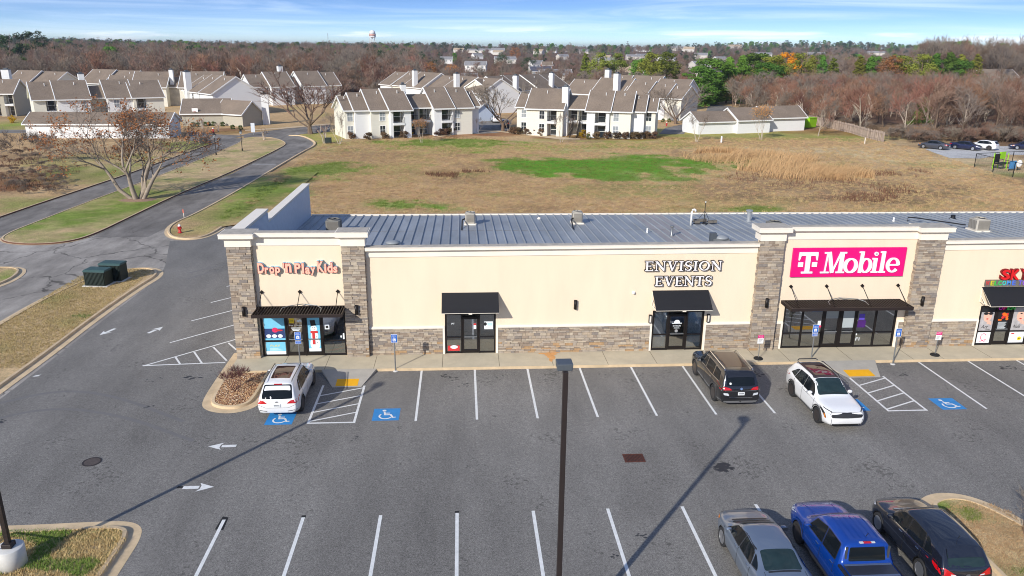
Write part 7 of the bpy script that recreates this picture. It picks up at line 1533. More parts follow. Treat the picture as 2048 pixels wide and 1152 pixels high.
def block(name, label, cat, O, ang, secs, group=None, chim=(), vents=(), mats_=None, roofm='shingle', z=0.):
    '''secs: dict(x0,x1,yf,d,ze,zr, wall index, win=[(x,z,w,h)], balc=[(xa,xb)], open=True)'''
    A = MAT; B = thing(name, label, cat, (O[0], O[1], z), ang, group); W = MB(); q = random.Random(int(abs(O[0]*13+O[1]*7)))
    wm = mats_ or [A['siding_cream'], A['siding'], A['siding_grey'], A['dark']]
    for i, s in enumerate(secs):
        x0, x1, yf, d, ze, zr = s['b']; R = MB(); gable(R, x0, x1, yf, d, ze, zr, s.get('over', .3)); R.build('roof', [A[roofm], A['white']], B)
        e = .45; y = yf+e; mi = s.get('m', 0); bal = s.get('balc', []); gwall(W, x0, x1, yf, d, ze, zr, mi, e, front=not bal)
        if bal:
            x = x0; k = (zr-ze)/(d*.5); top = ze+e*k-.22; base = -.1
            for xa, xb in bal:
                if xa > x+.01: W.add([(x, y, base), (xa, y, base), (xa, y, top), (x, y, top)], [(0, 1, 2, 3)], s.get('mc', mi))
                ops = [(2.72, top-.25), (.05, 2.32)]; zc = top
                W.box(xa, xb, y, y+.1, top-.25, top, 1); W.box(xa, xb, y-.12, y+1.5, 2.32, 2.72, 1)
                W.add([(xa, y+1.5, 0), (xb, y+1.5, 0), (xb, y+1.5, top), (xa, y+1.5, top)], [(0, 1, 2, 3)], s.get('mb', 2)); W.add([(xa, y, 0), (xa, y+1.5, 0), (xa, y+1.5, top), (xa, y, top)], [(0, 1, 2, 3)], 1); W.add([(xb, y, 0), (xb, y+1.5, 0), (xb, y+1.5, top), (xb, y, top)], [(0, 1, 2, 3)], 1)
                for zz in (2.75, .05):
                    w = (xb-xa)*.62; window(B, (xa+xb)/2+.1, zz+.05, y+1.5, w, 1.95, False, True)
                    if zz > 1:
                        r = MB(); r.box(xa, xb, y-.1, y-.06, 3.62, 3.68); n = int((xb-xa)/.16)
                        for j in range(n): r.box(xa+(j+.5)*(xb-xa)/n-.015, xa+(j+.5)*(xb-xa)/n+.015, y-.09, y-.07, 2.72, 3.62)
                        r.build('balcony_railing', A['bronze'], B)
                x = xb
            if x < x1-.01: W.add([(x, y, base), (x1, y, base), (x1, y, top), (x, y, top)], [(0, 1, 2, 3)], s.get('mc', mi))
        for wdw in s.get('win', []): window(B, wdw[0], wdw[1], y, *(wdw[2:4] if len(wdw) > 3 else (.95, 1.45)), dark=q.random() < .3)
        for (a, b) in s.get('trimx', []): W.box(a, b, y-.03, y+.01, -.1, ze-.1, 1)
        if s.get('vent', True):
            k = (zr-ze)/(d*.5); yy = yf+d*.38; xx = x0+(x1-x0)*q.uniform(.3, .7); MB().lathe((xx, yy, ze+(yy-yf)*k-.1), [(.07, 0), (.07, .5), (.1, .5), (.1, .57), (0, .6)], 8).build('flue_pipe', A['white'], B)
    W.build('wall', wm, B)
    for (x, y, zt, w, dd) in chim:
        c = MB().box(x-w/2, x+w/2, y-dd/2, y+dd/2, -.1, zt).build('chimney', A['siding'], B)
        MB().box(x-w/2-.06, x+w/2+.06, y-dd/2-.06, y+dd/2+.06, zt, zt+.1).box(x-w*.25, x+w*.25, y-dd*.25, y+dd*.25, zt+.1, zt+.4).build('chimney_cap', A['head'], c)
    return B
HOUSES = []
def apartments():
    A = MAT; A['pane_dark'] = M('dark_window_glass', srgb(44, 50, 56), .06, var=.2, scale=.6, spec=.9); R = math.radians; g = 'two-storey apartment blocks'
    S = lambda b, **k: dict(b=b, **k)
    W2 = lambda *xs: [w for x in xs for w in ((x, 3.15), (x, .75))]
    a = block('apartment_building', 'left of the two front apartment blocks, stepped brown roofs and cream left gable', 'apartments', (-21.2, 104.5), R(22), [
        S((0, 1.7, 0, 9, 5, 7.3), m=0, win=W2(.95)), S((1.7, 4.4, -.55, 9.6, 5, 7.9), m=1), S((4.4, 7.7, -1.4, 11, 5, 8.5), m=0, win=W2(6.5)), S((7.7, 11.6, -2.5, 12.4, 5, 8.6), m=1, balc=[(8.2, 10.3)]),
        S((11.6, 16.7, 1.0, 6.5, 5.1, 7.4), m=2, balc=[(12.6, 14.1), (14.4, 16.6)], vent=False), S((16.7, 20.5, -.8, 11.4, 5, 8.6), m=1, balc=[(18.2, 20.3)]), S((20.5, 24.6, -.3, 10.8, 5, 8.5), m=0, win=W2(21.5)), S((24.6, 26.4, .8, 9, 5.1, 7.8), m=1)], g, chim=[(11.9, 3.3, 9.2, .9, 1.0)])
    b = block('apartment_building', 'right of the two front apartment blocks, with a white chimney and an open stair', 'apartments', (10.8, 112.5), R(-18), [
        S((-1.2, 1.2, 1.2, 8.6, 5.1, 7.4), m=0, win=W2(.2)), S((1.2, 8.2, -.9, 11.6, 5, 8.5), m=0, balc=[(5.2, 7.0)], win=W2(4.2)), S((8.2, 12.8, 1.3, 7, 5, 7.3), m=2, balc=[(8.7, 10.6), (10.8, 12.7)], vent=False),
        S((12.8, 17, -1.3, 11.6, 4.9, 8.4), m=1, balc=[(14.3, 16.4)]), S((17, 20.9, -.8, 11.2, 4.9, 8.35), m=0, win=W2(18.2)), S((20.9, 23.2, .6, 9.6, 4.9, 7.7), m=1), S((23.2, 25.2, 1.6, 8.2, 4.9, 7.1), m=0, win=W2(24.0))], g, chim=[(8.25, 1.7, 9.0, 1.15, 1.5)])
    # open stair of the right block
    mb = MB(); n = 14
    for k in range(n): z = .18*(k+1); y = -2.2+.25*k; mb.box(10.0, 11.2, y, y+.28, z-.04, z)
    st = mb.build('stair', M('stair_wood', srgb(120, 104, 84), .8, var=.2), b)
    mb = MB()
    for x in (9.94, 11.26): mb.tube([(x, -2.25, .05), (x, 1.35, 2.6)], .1, 4); mb.tube([(x, -2.25, 1.0), (x, 1.35, 3.55)], .06, 4); [mb.tube([(x, -2.25+.36*k, .1+.255*k), (x, -2.25+.36*k, 1.0+.255*k)], .035, 4) for k in range(11)]
    mb.build('stair_rail', A['bronze'], st)
    block('apartment_building', 'apartment block directly behind the left front block, roofs climbing to the left', 'apartments', (-25.5, 207), R(-58), [S((0, 7, 0, 12, 5, 8.6), m=1), S((7, 16, .8, 12, 5, 9), m=0), S((16, 27, -.6, 13, 5, 9), m=1), S((27, 37, 1.0, 11, 5, 8.4), m=0), S((37, 46, -.4, 12.5, 5, 8.6), m=2), S((46, 56, -.2, 12.6, 5, 8.5), m=1)], g, chim=[(22, .4, 9.6, 1.1, 1.2), (44, .6, 9.4, 1.1, 1.2)])
    block('apartment_building', 'apartment block between the front pair, cream gable facing us behind the bare tree', 'apartments', (8.5, 162), R(55), [S((0, 5, 1, 11, 5, 8.2), m=0), S((5, 13, 0, 13, 5, 8.8), m=0), S((13, 22, .8, 12, 5, 8.9), m=1), S((22, 32, -.2, 13, 5, 8.8), m=1), S((32, 42, .8, 12, 5, 8.6), m=0)], g, chim=[(10, .6, 9.0, 1.1, 1.2), (30, .8, 9.2, 1.1, 1.2)])
    block('apartment_building', 'apartment block behind the right front block, gable over the side drive', 'apartments', (31.2, 157.5), R(-40), [S((-8, 0, 1, 10.5, 5, 8.4), m=1), S((0, 9, 0, 12, 5, 9), m=0), S((9, 15, -.2, 11.6, 5, 8.6), m=0, win=W2(10.5, 13)), S((15, 20, .3, 11, 5, 8.2), m=1), S((20, 24, .8, 10.2, 5, 7.8), m=0)], g, chim=[(7, 1, 10.2, 1.3, 1.4)])
    block('apartment_building', 'rearmost right apartment block, only its roof and chimney showing', 'apartments', (38, 186), R(-38), [S((0, 8, 0, 12, 5, 8.8), m=1), S((8, 17, .8, 12, 5, 8.8), m=0), S((17, 26, 0, 11, 5, 8.2), m=1)], g, chim=[(3, .5, 10.3, 1.4, 1.4)])
    block('apartment_building', 'left apartment block behind the long white garage, cream gable at its left', 'apartments', (-86.5, 127.6), R(31), [S((0, 4.2, 0, 10, 5, 8.4), m=0, balc=[(2.2, 4.0)]), S((4.2, 10.2, -.5, 11, 5, 8.6), m=1, win=W2(9)), S((10.2, 13.5, 2.4, 7, 5, 7.4), m=2, vent=False), S((13.5, 18.4, -.2, 11, 5, 8.6), m=1, win=W2(15.2)), S((18.4, 24.5, -.6, 11.4, 5, 8.4), m=0, balc=[(19, 21)])], g, chim=[(9.9, 6.6, 9.8, 1.1, 1.3)])
    block('apartment_building', 'shaded apartment block cut by the left edge of the photo', 'apartments', (-113.5, 146), R(8), [S((0, 6, 0, 11, 5, 8.4), m=2, balc=[(1, 3)]), S((6, 12, .8, 10, 5, 8), m=2, balc=[(7, 9), (10, 11.8)])], g, chim=[(8.5, 9, 10, 1.6, 1.6)])
    block('apartment_building', 'apartment block behind the bare orange tree, front row of roofs with dark stair bay', 'apartments', (-94, 178), R(6), [S((0, 6.5, 1.2, 10, 5, 8), m=1), S((6.5, 15, 0, 12, 5, 8.9), m=0, win=W2(9)), S((15, 18.4, 3.2, 7, 5, 7.4), m=3, vent=False), S((18.4, 29, -.2, 12, 5, 9), m=0, win=W2(20, 24))], g, chim=[(15.8, 4.6, 9.4, 1.0, 1.2)])
    block('apartment_building', 'apartment block with a wide grey gable facing us behind the clubhouse', 'apartments', (-70.8, 166.8), R(-52), [S((0, 6, .4, 12, 5, 8.6), m=1), S((6, 12, -.4, 13, 5, 8.9), m=1, win=[(8, 3.1)]), S((12, 20, -.2, 12.6, 5, 8.9), m=1)], g, chim=[(5.5, 0, 9.6, 1.4, 1.4)])
    block('apartment_building', 'apartment block behind the wide bare tree by the drive', 'apartments', (-57, 183), R(34), [S((0, 5, 1, 10, 5, 8.2), m=1), S((5, 11.5, -.6, 12, 5, 8.9), m=1, win=W2(9.5)), S((11.5, 14.2, 2.6, 7, 5, 7.4), m=3, vent=False), S((14.2, 21, -.6, 12, 5, 9), m=1), S((21, 26, .4, 10.4, 5, 8.6), m=0)], g, chim=[(10.6, 7, 10.3, 1.3, 1.3)])
    for i, (x, y, an, lab) in enumerate(((-125, 187, -22, 'left of two far apartment roofs near the left edge'), (-111, 201, -22, 'right of two far apartment roofs near the left edge'))):
        block('apartment_building', lab, 'apartments', (x, y), R(an), [S((0, 8, 0, 12, 5, 8.8), m=1), S((8, 16, .8, 12, 5, 8.6), m=0)], g)
    # garages
    gm = [A['siding'], A['siding'], A['siding_grey'], A['dark']]; gg = 'low white garage rows'
    t = block('garage_row', 'three-part white garage row with brown roofs on the right side of the lawn', 'garage', (46, 113.4), R(17), [S((0, 8.6, 0, 6.6, 2.35, 4.2), vent=False), S((8.6, 16.4, -.9, 8, 2.55, 4.8), vent=False), S((16.4, 26.5, .7, 6.6, 2.7, 4.9), vent=False)], gg, mats_=gm)
    block('garage_row', 'long white garage behind the orange tree on the left', 'garage', (-76.8, 104.6), R(.6), [S((0, 24.4, 0, 7, 2.5, 4.3), vent=False)], gg, mats_=gm)
    block('garage_row', 'low garage with brown roof seen between the apartment blocks', 'garage', (1.6, 168), R(2), [S((0, 14, 0, 7, 2.5, 4.5), vent=False)], gg, mats_=gm)
    block('garage_row', 'small blue-grey gabled garage at the right end of the left block', 'garage', (-1.2, 145), R(-58), [S((0, 7, 0, 6, 2.5, 4.3), vent=False)], gg, mats_=[M('blue_grey_siding', srgb(196, 206, 220), .8, var=.04)]*4)
    # clubhouse
    c = block('clubhouse', 'single-storey clubhouse with grey walls, brown roofs and a tall white chimney', 'clubhouse', (-57.6, 127.2), R(9), [S((0, 9.2, 0, 10, 2.45, 5.2), m=2, vent=False)], None, mats_=[A['siding'], A['siding'], A['siding_grey'], A['dark']])
    W = MB(); Rf = MB(); gable(Rf, 0, 7.4, 0, 6.6, 2.4, 5.0); gwall(W, 0, 7.4, 0, 6.6, 2.4, 5.0, 2)
    m4 = Matrix.Translation((6.0, 1.4, 0)) @ Matrix.Rotation(R(-37.5), 4, 'Z'); W.xf(m4); Rf.xf(m4); W.build('wing_wall', [A['siding'], A['siding'], A['siding_grey']], c); Rf.build('wing_roof', [A['shingle'], A['white']], c)
    ch = MB().box(15.7, 17.1, 1.5, 2.7, -.1, 6.2).build('chimney', A['siding'], c); MB().box(15.6, 17.2, 1.4, 2.8, 6.2, 6.32).box(16.1, 16.7, 1.8, 2.4, 6.32, 6.8).build('chimney_cap', A['acfan'], ch)
    e = bpy.data.objects.new('wing_window', None); bpy.data.objects.remove(e)
    for x in (9.1, 10.3): pass
    MB().box(13.0, 14.2, .9, 1.0, 0, 2.2).build('porch', A['dark'], c)
    # scattered houses beyond the wood
    hs = [(930, 172, 155, 46, 1, 'grey-roofed house left of the dark oaks'), (952, 143, 134, 40, 0, 'long pale house left of the dark oaks'), (1010, 128, 121, 40, 1, 'far house with a brown roof above the oaks'), (1072, 140, 130, 26, 0, 'white house beside the smaller oak'), (1093, 144, 134, 20, 2, 'brick-coloured house beside the smaller oak'), (1110, 160, 143, 60, 1, 'large grey-roofed house right of the oaks'), (1080, 152, 143, 40, 3, 'dark-roofed house below the brick house'), (1258, 158, 134, 44, 4, 'tan-roofed house between the olive trees'), (1215, 130, 122, 30, 1, 'small pale house above the olive trees'), (1330, 125, 118, 34, 0, 'white far house above the big olive clump'), (1400, 140, 131, 36, 1, 'grey house left of the evergreen row'), (1420, 158, 146, 44, 3, 'slate-roofed house left of the evergreen row'), (1440, 126, 119, 24, 0, 'small white house above the evergreen row'), (1630, 122, 112, 30, 0, 'white house above the lone green tree'), (1525, 120, 113, 30, 1, 'far grey house above the orange tree'), (1750, 118, 112, 28, 1, 'far house over the right evergreen row'), (1985, 168, 144, 62, 5, 'brown hip-roofed house in the right wood'), (1970, 140, 128, 26, 0, 'white gabled house above the brown-roofed house'), (2018, 122, 114, 22, 0, 'small white gabled house at the far right'), (1992, 120, 114, 40, 0, 'long white far house on the right'), (1175, 112, 107, 30, 1, 'tiny far house near the horizon'), (1285, 110, 105, 30, 0, 'tiny far white house near the horizon'), (955, 112, 106, 40, 1, 'tiny far pale building above the oaks'), (645, 97, 93.5, 30, 0, 'tiny far white building near the water tower'), (460, 98, 94, 20, 0, 'tiny far white building above the left wood'), (250, 106, 98, 60, 1, 'far grey-roofed building above the left wood'), (160, 134, 126, 20, 2, 'small house half hidden in the left wood'), (18, 114, 106, 40, 0, 'long white shed at the far left edge'), (20, 146, 134, 40, 1, 'grey-roofed house behind the far left roofs'), (315, 150, 132, 22, 2, 'brick chimneyed house behind the left apartment roofs')]
    hs += [(rnd.uniform(885, 1560), (b_ := rnd.uniform(104, 134)), b_-rnd.uniform(5, 9), rnd.uniform(18, 34), rnd.choice((0, 0, 1, 4)), None) for _ in range(22)]
    wl = [M('house_wall_'+n, srgb(*k), .8, var=.08) for n, k in (('white', (232, 230, 226)), ('pale', (206, 200, 190)), ('brick', (172, 116, 90)))]; rf = {0: 'shingle2', 1: 'shingle2', 2: 'shingle', 3: 'slate', 4: 'tan', 5: 'shingle'}
    A['slate'] = Mshingle('slate_shingles', srgb(84, 86, 98)); A['tan'] = Mshingle('tan_shingles', srgb(178, 158, 132))
    for i, (x, b_, t_, wpx, st, lab) in enumerate(hs):
        X, Y = G(x, b_); d = (Vector((X, Y, 0))-CAM).length; w = wpx*d/FPX; h = max(5.5, min((b_-t_)*d/FPX, 11)); z = float(hills([X], [Y])[0]); dd = min(w*.7, 12); an = rnd.uniform(-.5, .5)
        HOUSES.append((X, Y, w)); t = thing('house', lab or 'small pale house half hidden among the far trees beyond the apartments', 'house', (X, Y, z+max(0, 1.5 if d > 500 else 0)), an, None if lab else 'small houses among the far trees'); mb = MB(); ze = h*.5; gable(mb, -w/2, w/2, -dd/2, dd, ze, h, .4); mb.build('roof', [A[rf[st]], A['white']], t)
        mb = MB(); gwall(mb, -w/2, w/2, -dd/2, dd, ze, h, 0); mb.v = [(a, b2, c2 if c2 > 0 else -4) for a, b2, c2 in mb.v]; mb.build('wall', wl[0 if st in (0,) else (2 if st in (2, 5) else 1)], t)
        if d < 900:
            for k in range(3): xx = -w*.35+w*.35*k; MB().box(xx-.6, xx+.6, -dd/2+.40, -dd/2+.446, ze*.35, ze*.75).build('window', A['pane'], t)

def street_things():
    A = MAT
    # light poles of the car park
    def pole(x, y, label, base=True):
        t = thing('light_pole', label, 'light pole', (x, y, 0), 0, 'square light poles of the car park')
        z0 = .1
        if base: MB().lathe((0, 0, 0), [(.42, 0), (.42, .78), (.39, .8), (0, .8)], 28).build('concrete_base', A['base'], t, True); z0 = .8
        else: MB().lathe((0, 0, 0), [(.42, 0), (.42, .78), (.39, .8), (0, .8)], 28).build('concrete_base', A['base'], t, True); z0 = .8
        MB().frustum((-.07, .07, -.07, .07), (-.062, .062, -.062, .062), z0, 8.42).build('pole', A['pole'], t, bev=.01); MB().box(-.15, .15, -.15, .15, z0+.002, z0+.16).build('base_cover', A['pole'], t, bev=.015)
        a = MB().box(-.04, .04, .06, .3, 8.26, 8.36).build('arm', A['pole'], t); h = MB(); h.frustum((-.19, .19, .08, .46), (-.2, .2, .07, .47), 8.40, 8.58).build('lamp_head', A['head'], t, bev=.02)
        MB().box(-.15, .15, .12, .42, 8.385, 8.398).build('lens', M('lamp_glass', srgb(200, 200, 196), .3, var=.05), t)
        return t
    pole(1.92, -19.62, 'tall dark light pole in the foreground centre, its box head facing the shops'); pole(-14.95, -15.15, 'dark light pole on a round concrete base on the corner island at the lower left')
    # utility boxes
    gr = M('utility_green', srgb(26, 40, 35), .5, var=.12, scale=4); gt = M('utility_green_lid', srgb(56, 82, 78), .5, var=.1, scale=3)
    for x, y, w, d, h, lab in ((-25.6, 15.55, 1.45, 1.0, 1.15, 'dark green pad-mounted transformer with slatted front, the nearer of the two'), (-25.05, 16.68, 1.5, .95, 1.3, 'taller green pad-mounted transformer standing behind the slatted one')):
        t = thing('transformer_box', lab, 'transformer', (x, y, .1), -.12, 'green transformer boxes')
        MB().box(-w/2-.15, w/2+.15, -d/2-.12, d/2+.12, -.05, .06).build('pad', A['base'], t); MB().box(-w/2, w/2, -d/2, d/2, .06, h-.12).build('cabinet', gr, t, bev=.02); MB().frustum((-w/2-.05, w/2+.05, -d/2-.06, d/2+.03), (-w/2-.02, w/2+.02, -d/2+.1, d/2), h-.12, h).build('lid', gt, t, bev=.015)
        mb = MB()
        for k in range(15): xx = -w/2+.08+k*(w-.16)/14; mb.box(xx-.03, xx+.03, -d/2-.05, -d/2-.003, .12, h-.16)
        mb.build('cooling_fins', gr, t)
    for x, y, lab in ((*G(408, 286.5), 'small dark green box beside a pollarded tree by the entrance drive'), (*G(657, 287), 'small dark green box at the left corner of the left apartment block')):
        t = thing('utility_box', lab, 'utility box', (x, y, .05)); MB().box(-.5, .5, -.4, .4, 0, .85).build('cabinet', gr, t, bev=.03); MB().box(-.54, .54, -.44, .44, .851, .93).build('lid', gr, t, bev=.02)
    # hydrants
    red = M('hydrant_red', srgb(190, 34, 34), .45, var=.08); wh = A['white']
    def hydrant(x, y, label, sc=1., z=.1):
        t = thing('fire_hydrant', label, 'fire hydrant', (x, y, z), .4); t.scale = (sc,)*3
        MB().lathe((0, 0, 0), [(.19, 0), (.19, .05), (.12, .06), (.12, .52), (.15, .53), (.15, .58)], 16).build('barrel', red, t, True); MB().lathe((0, 0, .58), [(.14, 0), (.13, .08), (.07, .15), (.03, .17), (.03, .23), (0, .23)], 16).build('bonnet', wh, t, True)
        for ax, r, l, yy in (('y', .085, -.2, 0), ('x', .06, .18, 0), ('x', .06, -.18, 0)): MB().lathe((0, 0, .42), [(r, 0), (r, l*.8), (r*1.2, l*.8), (r*1.2, l), (0, l)], 10, axis=ax).build('nozzle', red, t)
    hydrant(-25.45, 31.1, 'red fire hydrant with a white bonnet on the kerbed verge beside the shops'); hydrant(*G(427, 265), 'small red and white hydrant in front of the clubhouse', 1.2, .0); hydrant(*G(1333, 252), 'tiny white-topped hydrant beside the drive behind the right apartment block', 1.1, 0)
    t = thing('survey_stake', 'thin stake with an orange flag by the exit road kerb', 'stake', (-27.15, 37.2, .1)); MB().box(-.02, .02, -.01, .01, 0, .8).build('stake', A['trim'], t); MB().box(-.06, .02, -.015, -.011, .5, .85).build('flag', M('flag_orange', srgb(232, 110, 80), .7), t)
    t = thing('marker_post', 'short white utility marker post standing in the lawn on the right', 'post', (*G(1442.5, 285), 0)); MB().lathe((0, 0, 0), [(.16, 0), (.16, 1.0), (.1, 1.12), (0, 1.14)], 10).build('post', wh, t)
    t = thing('marker_post', 'thin pale stake near the end of the wooden fence', 'post', (*G(1729, 288), 0)); MB().box(-.06, .06, -.05, .05, 0, 1.1).build('post', A['trim'], t); MB().box(-.065, .065, -.055, .055, 1.1, 1.15).build('cap', A['trim'], t)
    # garden lamp posts
    for (x, y), lab in (((-35.0, 87.4), 'right black lantern post on the grassy median'), ((-37.6, 82.6), 'left black lantern post at the edge of the median')):
        t = thing('lantern_post', lab, 'lamp post', (x, y, .1), 0, 'black lantern posts on the median'); MB().lathe((0, 0, 0), [(.12, 0), (.1, .3), (.05, .4), (.045, 2.5), (.08, 2.55), (0, 2.56)], 10).build('post', A['blk'], t, True)
        MB().frustum((-.12, .12, -.12, .12), (-.19, .19, -.19, .19), 2.57, 3.0).build('lantern', M('lantern_glass', srgb(150, 156, 160), .2, var=.1), t); MB().frustum((-.24, .24, -.24, .24), (-.05, .05, -.05, .05), 3.0, 3.22).lathe((0, 0, 3.22), [(.03, 0), (.03, .1), (0, .12)], 8).build('lantern_roof', A['blk'], t)
    t = thing('notice_post', 'white panel on a post at the top of the median before the clubhouse', 'sign', (*G(507, 270), 0)); MB().box(-.35, .35, -.05, .05, .5, 2.2).build('panel', M('grey_white_panel', srgb(206, 210, 214), .6), t); MB().tube([(0, .06, 0), (0, .06, 2.1)], .05, 6).build('post', A['steel'], t)
    t = thing('basketball_hoop', 'white backboard on a pole before the blank clubhouse wall', 'basketball hoop', (*G(394, 251), 0)); MB().tube([(0, 0, 0), (0, 0, 3.2)], .06, 6).build('post', A['blk'], t); MB().box(-.6, .6, -.3, -.24, 2.6, 3.5).build('backboard', wh, t); MB().lathe((0, -.55, 2.85), [(.22, 0), (.25, .02), (.22, .04)], 12).build('rim', red, t)
    x, y = G(1600, 254); t = thing('waste_skip', 'lime green waste skip at the right end of the garage row', 'waste container', (74.3, 127.6, 0), .65); lime = M('lime_paint', srgb(150, 214, 20), .5, var=.06)
    MB().frustum((-1.5, 1.5, -.9, .9), (-1.6, 1.6, -1.0, 1.0), .15, 2.1).build('bin', lime, t); MB().box(-1.66, 1.66, -1.06, 1.06, 2.102, 2.2).build('rim', lime, t)
    # timber fence by the wood
    pts = [(82, 153), (79.1, 140), (78.4, 116.7), (76.9, 107.6), (76.8, 101.2)]; t = thing('wooden_fence', 'weathered grey board fence running along the edge of the right wood', 'fence', (0, 0, 0)); mb = MB(); q = random.Random(8); rl = MB()
    for a, b in zip(pts[:-1], pts[1:]):
        a, b = Vector(a), Vector(b); d = (b-a); L = d.length; d.normalize(); n = Vector((-d.y, d.x)); k = 0.
        while k < L:
            p = a+d*k; p2 = p+d*.15; h = 1.85+q.uniform(-.12, .1); o = q.uniform(-.02, .02)
            mb.add([(*(p+n*(.03+o)), 0), (*(p2+n*(.03+o)), 0), (*(p2+n*o), 0), (*(p+n*o), 0), (*(p+n*(.03+o)), h), (*(p2+n*(.03+o)), h), (*(p2+n*o), h), (*(p+n*o), h)], [(4, 5, 6, 7), (0, 1, 5, 4), (1, 2, 6, 5), (2, 3, 7, 6), (3, 0, 4, 7)], 0 if q.random() < .7 else 1); k += .17 if q.random() < .95 else .34
        for z in (.4, 1.5): rl.tube([(*(a-n*.06), z), (*(b-n*.06), z)], .04, 4)
    f1 = M('grey_board', srgb(184, 164, 148), .9, var=.25, scale=2); mb.build('boards', [f1, M('dark_board', srgb(158, 140, 126), .9, var=.25, scale=2)], t); rl.build('rail', f1, t)
    # play yard behind the chain-link fence
    t = thing('chain_link_fence', 'black chain-link fence around the small play yard at the right edge', 'fence', (0, 0, 0)); mb = MB(); cor = [(80.9, 72.5), (73.6, 70.2), (73.2, 61.5), (73.2, 52)]; wires = MB()
    for a, b in zip(cor[:-1]+[(80.9, 72.5)], cor[1:]+[(95, 74)]):
        a, b = Vector(a), Vector(b); n = max(1, int((b-a).length/3.2))
        for k in range(n+1): p = a.lerp(b, k/n); mb.tube([(p.x, p.y, 0), (p.x, p.y, 2.0)], .05, 6)
        mb.tube([(*a, 1.97), (*b, 1.97)], .035, 5)
        m = int((b-a).length/.35)
        for k in range(m): p, r = a.lerp(b, k/m), a.lerp(b, min(1, (k+3.5)/m)); wires.tube([(p.x, p.y, .05), (r.x, r.y, 1.95)], .006, 3); wires.tube([(r.x, r.y, .05), (p.x, p.y, 1.95)], .006, 3)
    mb.build('posts_and_rails', A['blk'], t); wires.build('mesh', A['blk'], t)
    x, y = 76.0, 69.0
    t = thing('climber', 'black and lime play frame with a slanted panel inside the chain-link yard', 'play frame', (x, y, 0), .5); MB().box(-.9, .6, -.05, .05, .9, 2.1).build('dark_panel', A['blk'], t); MB().box(.7, 2.0, -.05, .05, 1.3, 2.3).build('lime_panel', lime, t); [MB().tube([(a, b, 0), (a, b, 2.3)], .06, 6).build('post', lime, t) for a, b in ((-.95, 0), (.65, .08), (2.05, 0), (.65, -1.1))]; MB().box(-.9, 1.9, -1.1, .0, .75, .85).build('platform', A['blk'], t)
    t = thing('play_wheel_panel', 'blue play panel with a white spoked wheel in the chain-link yard', 'play panel', (x+1.2, y-2.0, 0), .2); bl = M('play_blue', srgb(70, 130, 180), .5, var=.05); MB().box(-.8, .3, -.05, .05, .3, 1.4).build('panel', bl, t); MB().lathe((.75, -.1, 1.0), [(.45, 0), (.5, -.04), (.45, -.08)], 18, axis='y').build('wheel_rim', wh, t); mb = MB(); [mb.tube([(.75, -.14, 1.0), (.75+.45*math.cos(a), -.14, 1+.45*math.sin(a))], .04, 4) for a in [k*PI/4 for k in range(8)]]; mb.build('spokes', wh, t); mb = MB(); [mb.tube([(a, .05, 0), (a, .05, 1.2)], .05, 6) for a in (-.75, .25, .75)]; mb.build('legs', A['blk'], t)
    # water tower, masts, poles
    X, Y = G(746, 100); X, Y = X*.62, (Y+37)*.62-37; z = float(hills([X], [Y])[0]); d = (Vector((X, Y, 0))-CAM).length; k = d/FPX; t = thing('water_tower', 'white water tower with a rust-pink band on slim legs on the horizon', 'water tower', (X, Y, z)); top = (Vector((0, 0, 16+29*k))).z-z; r = 6.2*k
    mb = MB().lathe((0, 0, 0), [(0, top-15*k), (r*.7, top-13.5*k), (r, top-10.5*k)], 20); mb.build('bowl', wh, t, True); MB().lathe((0, 0, 0), [(r, top-10.5*k), (r*1.02, top-7.5*k)], 20).build('band', M('rust_pink', srgb(206, 150, 132), .6, var=.1), t, True); MB().lathe((0, 0, 0), [(r*1.0, top-7.5*k), (r*.8, top-2.5*k), (r*.35, top-.4*k), (0, top)], 20).build('dome', wh, t, True)
    for i in range(6): a = 2*PI*i/6; MB().tube([(r*1.1*math.cos(a), r*1.1*math.sin(a), -10), (r*.95*math.cos(a), r*.95*math.sin(a), top-10*k)], r*.07, 6).build('leg', wh, t)
    MB().tube([(0, 0, -10), (0, 0, top-14*k)], r*.09, 8).build('riser_pipe', wh, t)
    pm = M('pole_wood', srgb(150, 132, 118), .9, var=.2)
    for i, (x, b, tp, kind, lab) in enumerate(((375, 142, 84, 'pole', 'weathered utility pole standing in the left wood'), (382, 142, 87, 'pole', 'second utility pole close to the right of the left wood pole'), (657, 96, 66, 'mast', 'thin radio mast on the horizon left of the water tower'), (93, 84, 62, 'mast', 'thin radio mast on the horizon at the far left'), (1254, 112, 82, 'lattice', 'grey lattice transmission tower above the olive trees'), (800, 106, 92, 'pole', 'utility pole in the wood right of the water tower'), (887, 106, 93, 'pole', 'utility pole above the orange-brown trees'), (1498, 110, 92, 'pole', 'utility pole above the evergreen row'), (1655, 102, 86, 'pole', 'left utility pole below the wooded hill'), (1622, 104, 90, 'pole', 'utility pole left of the wooded hill'), (1020, 104, 88, 'pole', 'utility pole above the dark oaks'))):
        X, Y = G(x, b); dist = min(1., 1700/math.hypot(X, Y)); X, Y = CAM.x+(X-CAM.x)*dist, CAM.y+(Y-CAM.y)*dist; z = float(hills([X], [Y])[0]); d = (Vector((X, Y, 0))-CAM).length; k = d/FPX
        w_ = CW+CR*((x-1024)/FPX)-CU*((tp-576)/FPX); zt = CAM.z+w_.z/math.hypot(w_.x, w_.y)*math.hypot(X-CAM.x, Y-CAM.y); w = max(.14, .9*k)
        t = thing({'pole': 'utility_pole', 'mast': 'radio_mast', 'lattice': 'transmission_tower'}[kind], lab, {'pole': 'utility pole', 'mast': 'radio mast', 'lattice': 'tower'}[kind], (X, Y, z), rnd.uniform(-.4, .4)); H = zt-z
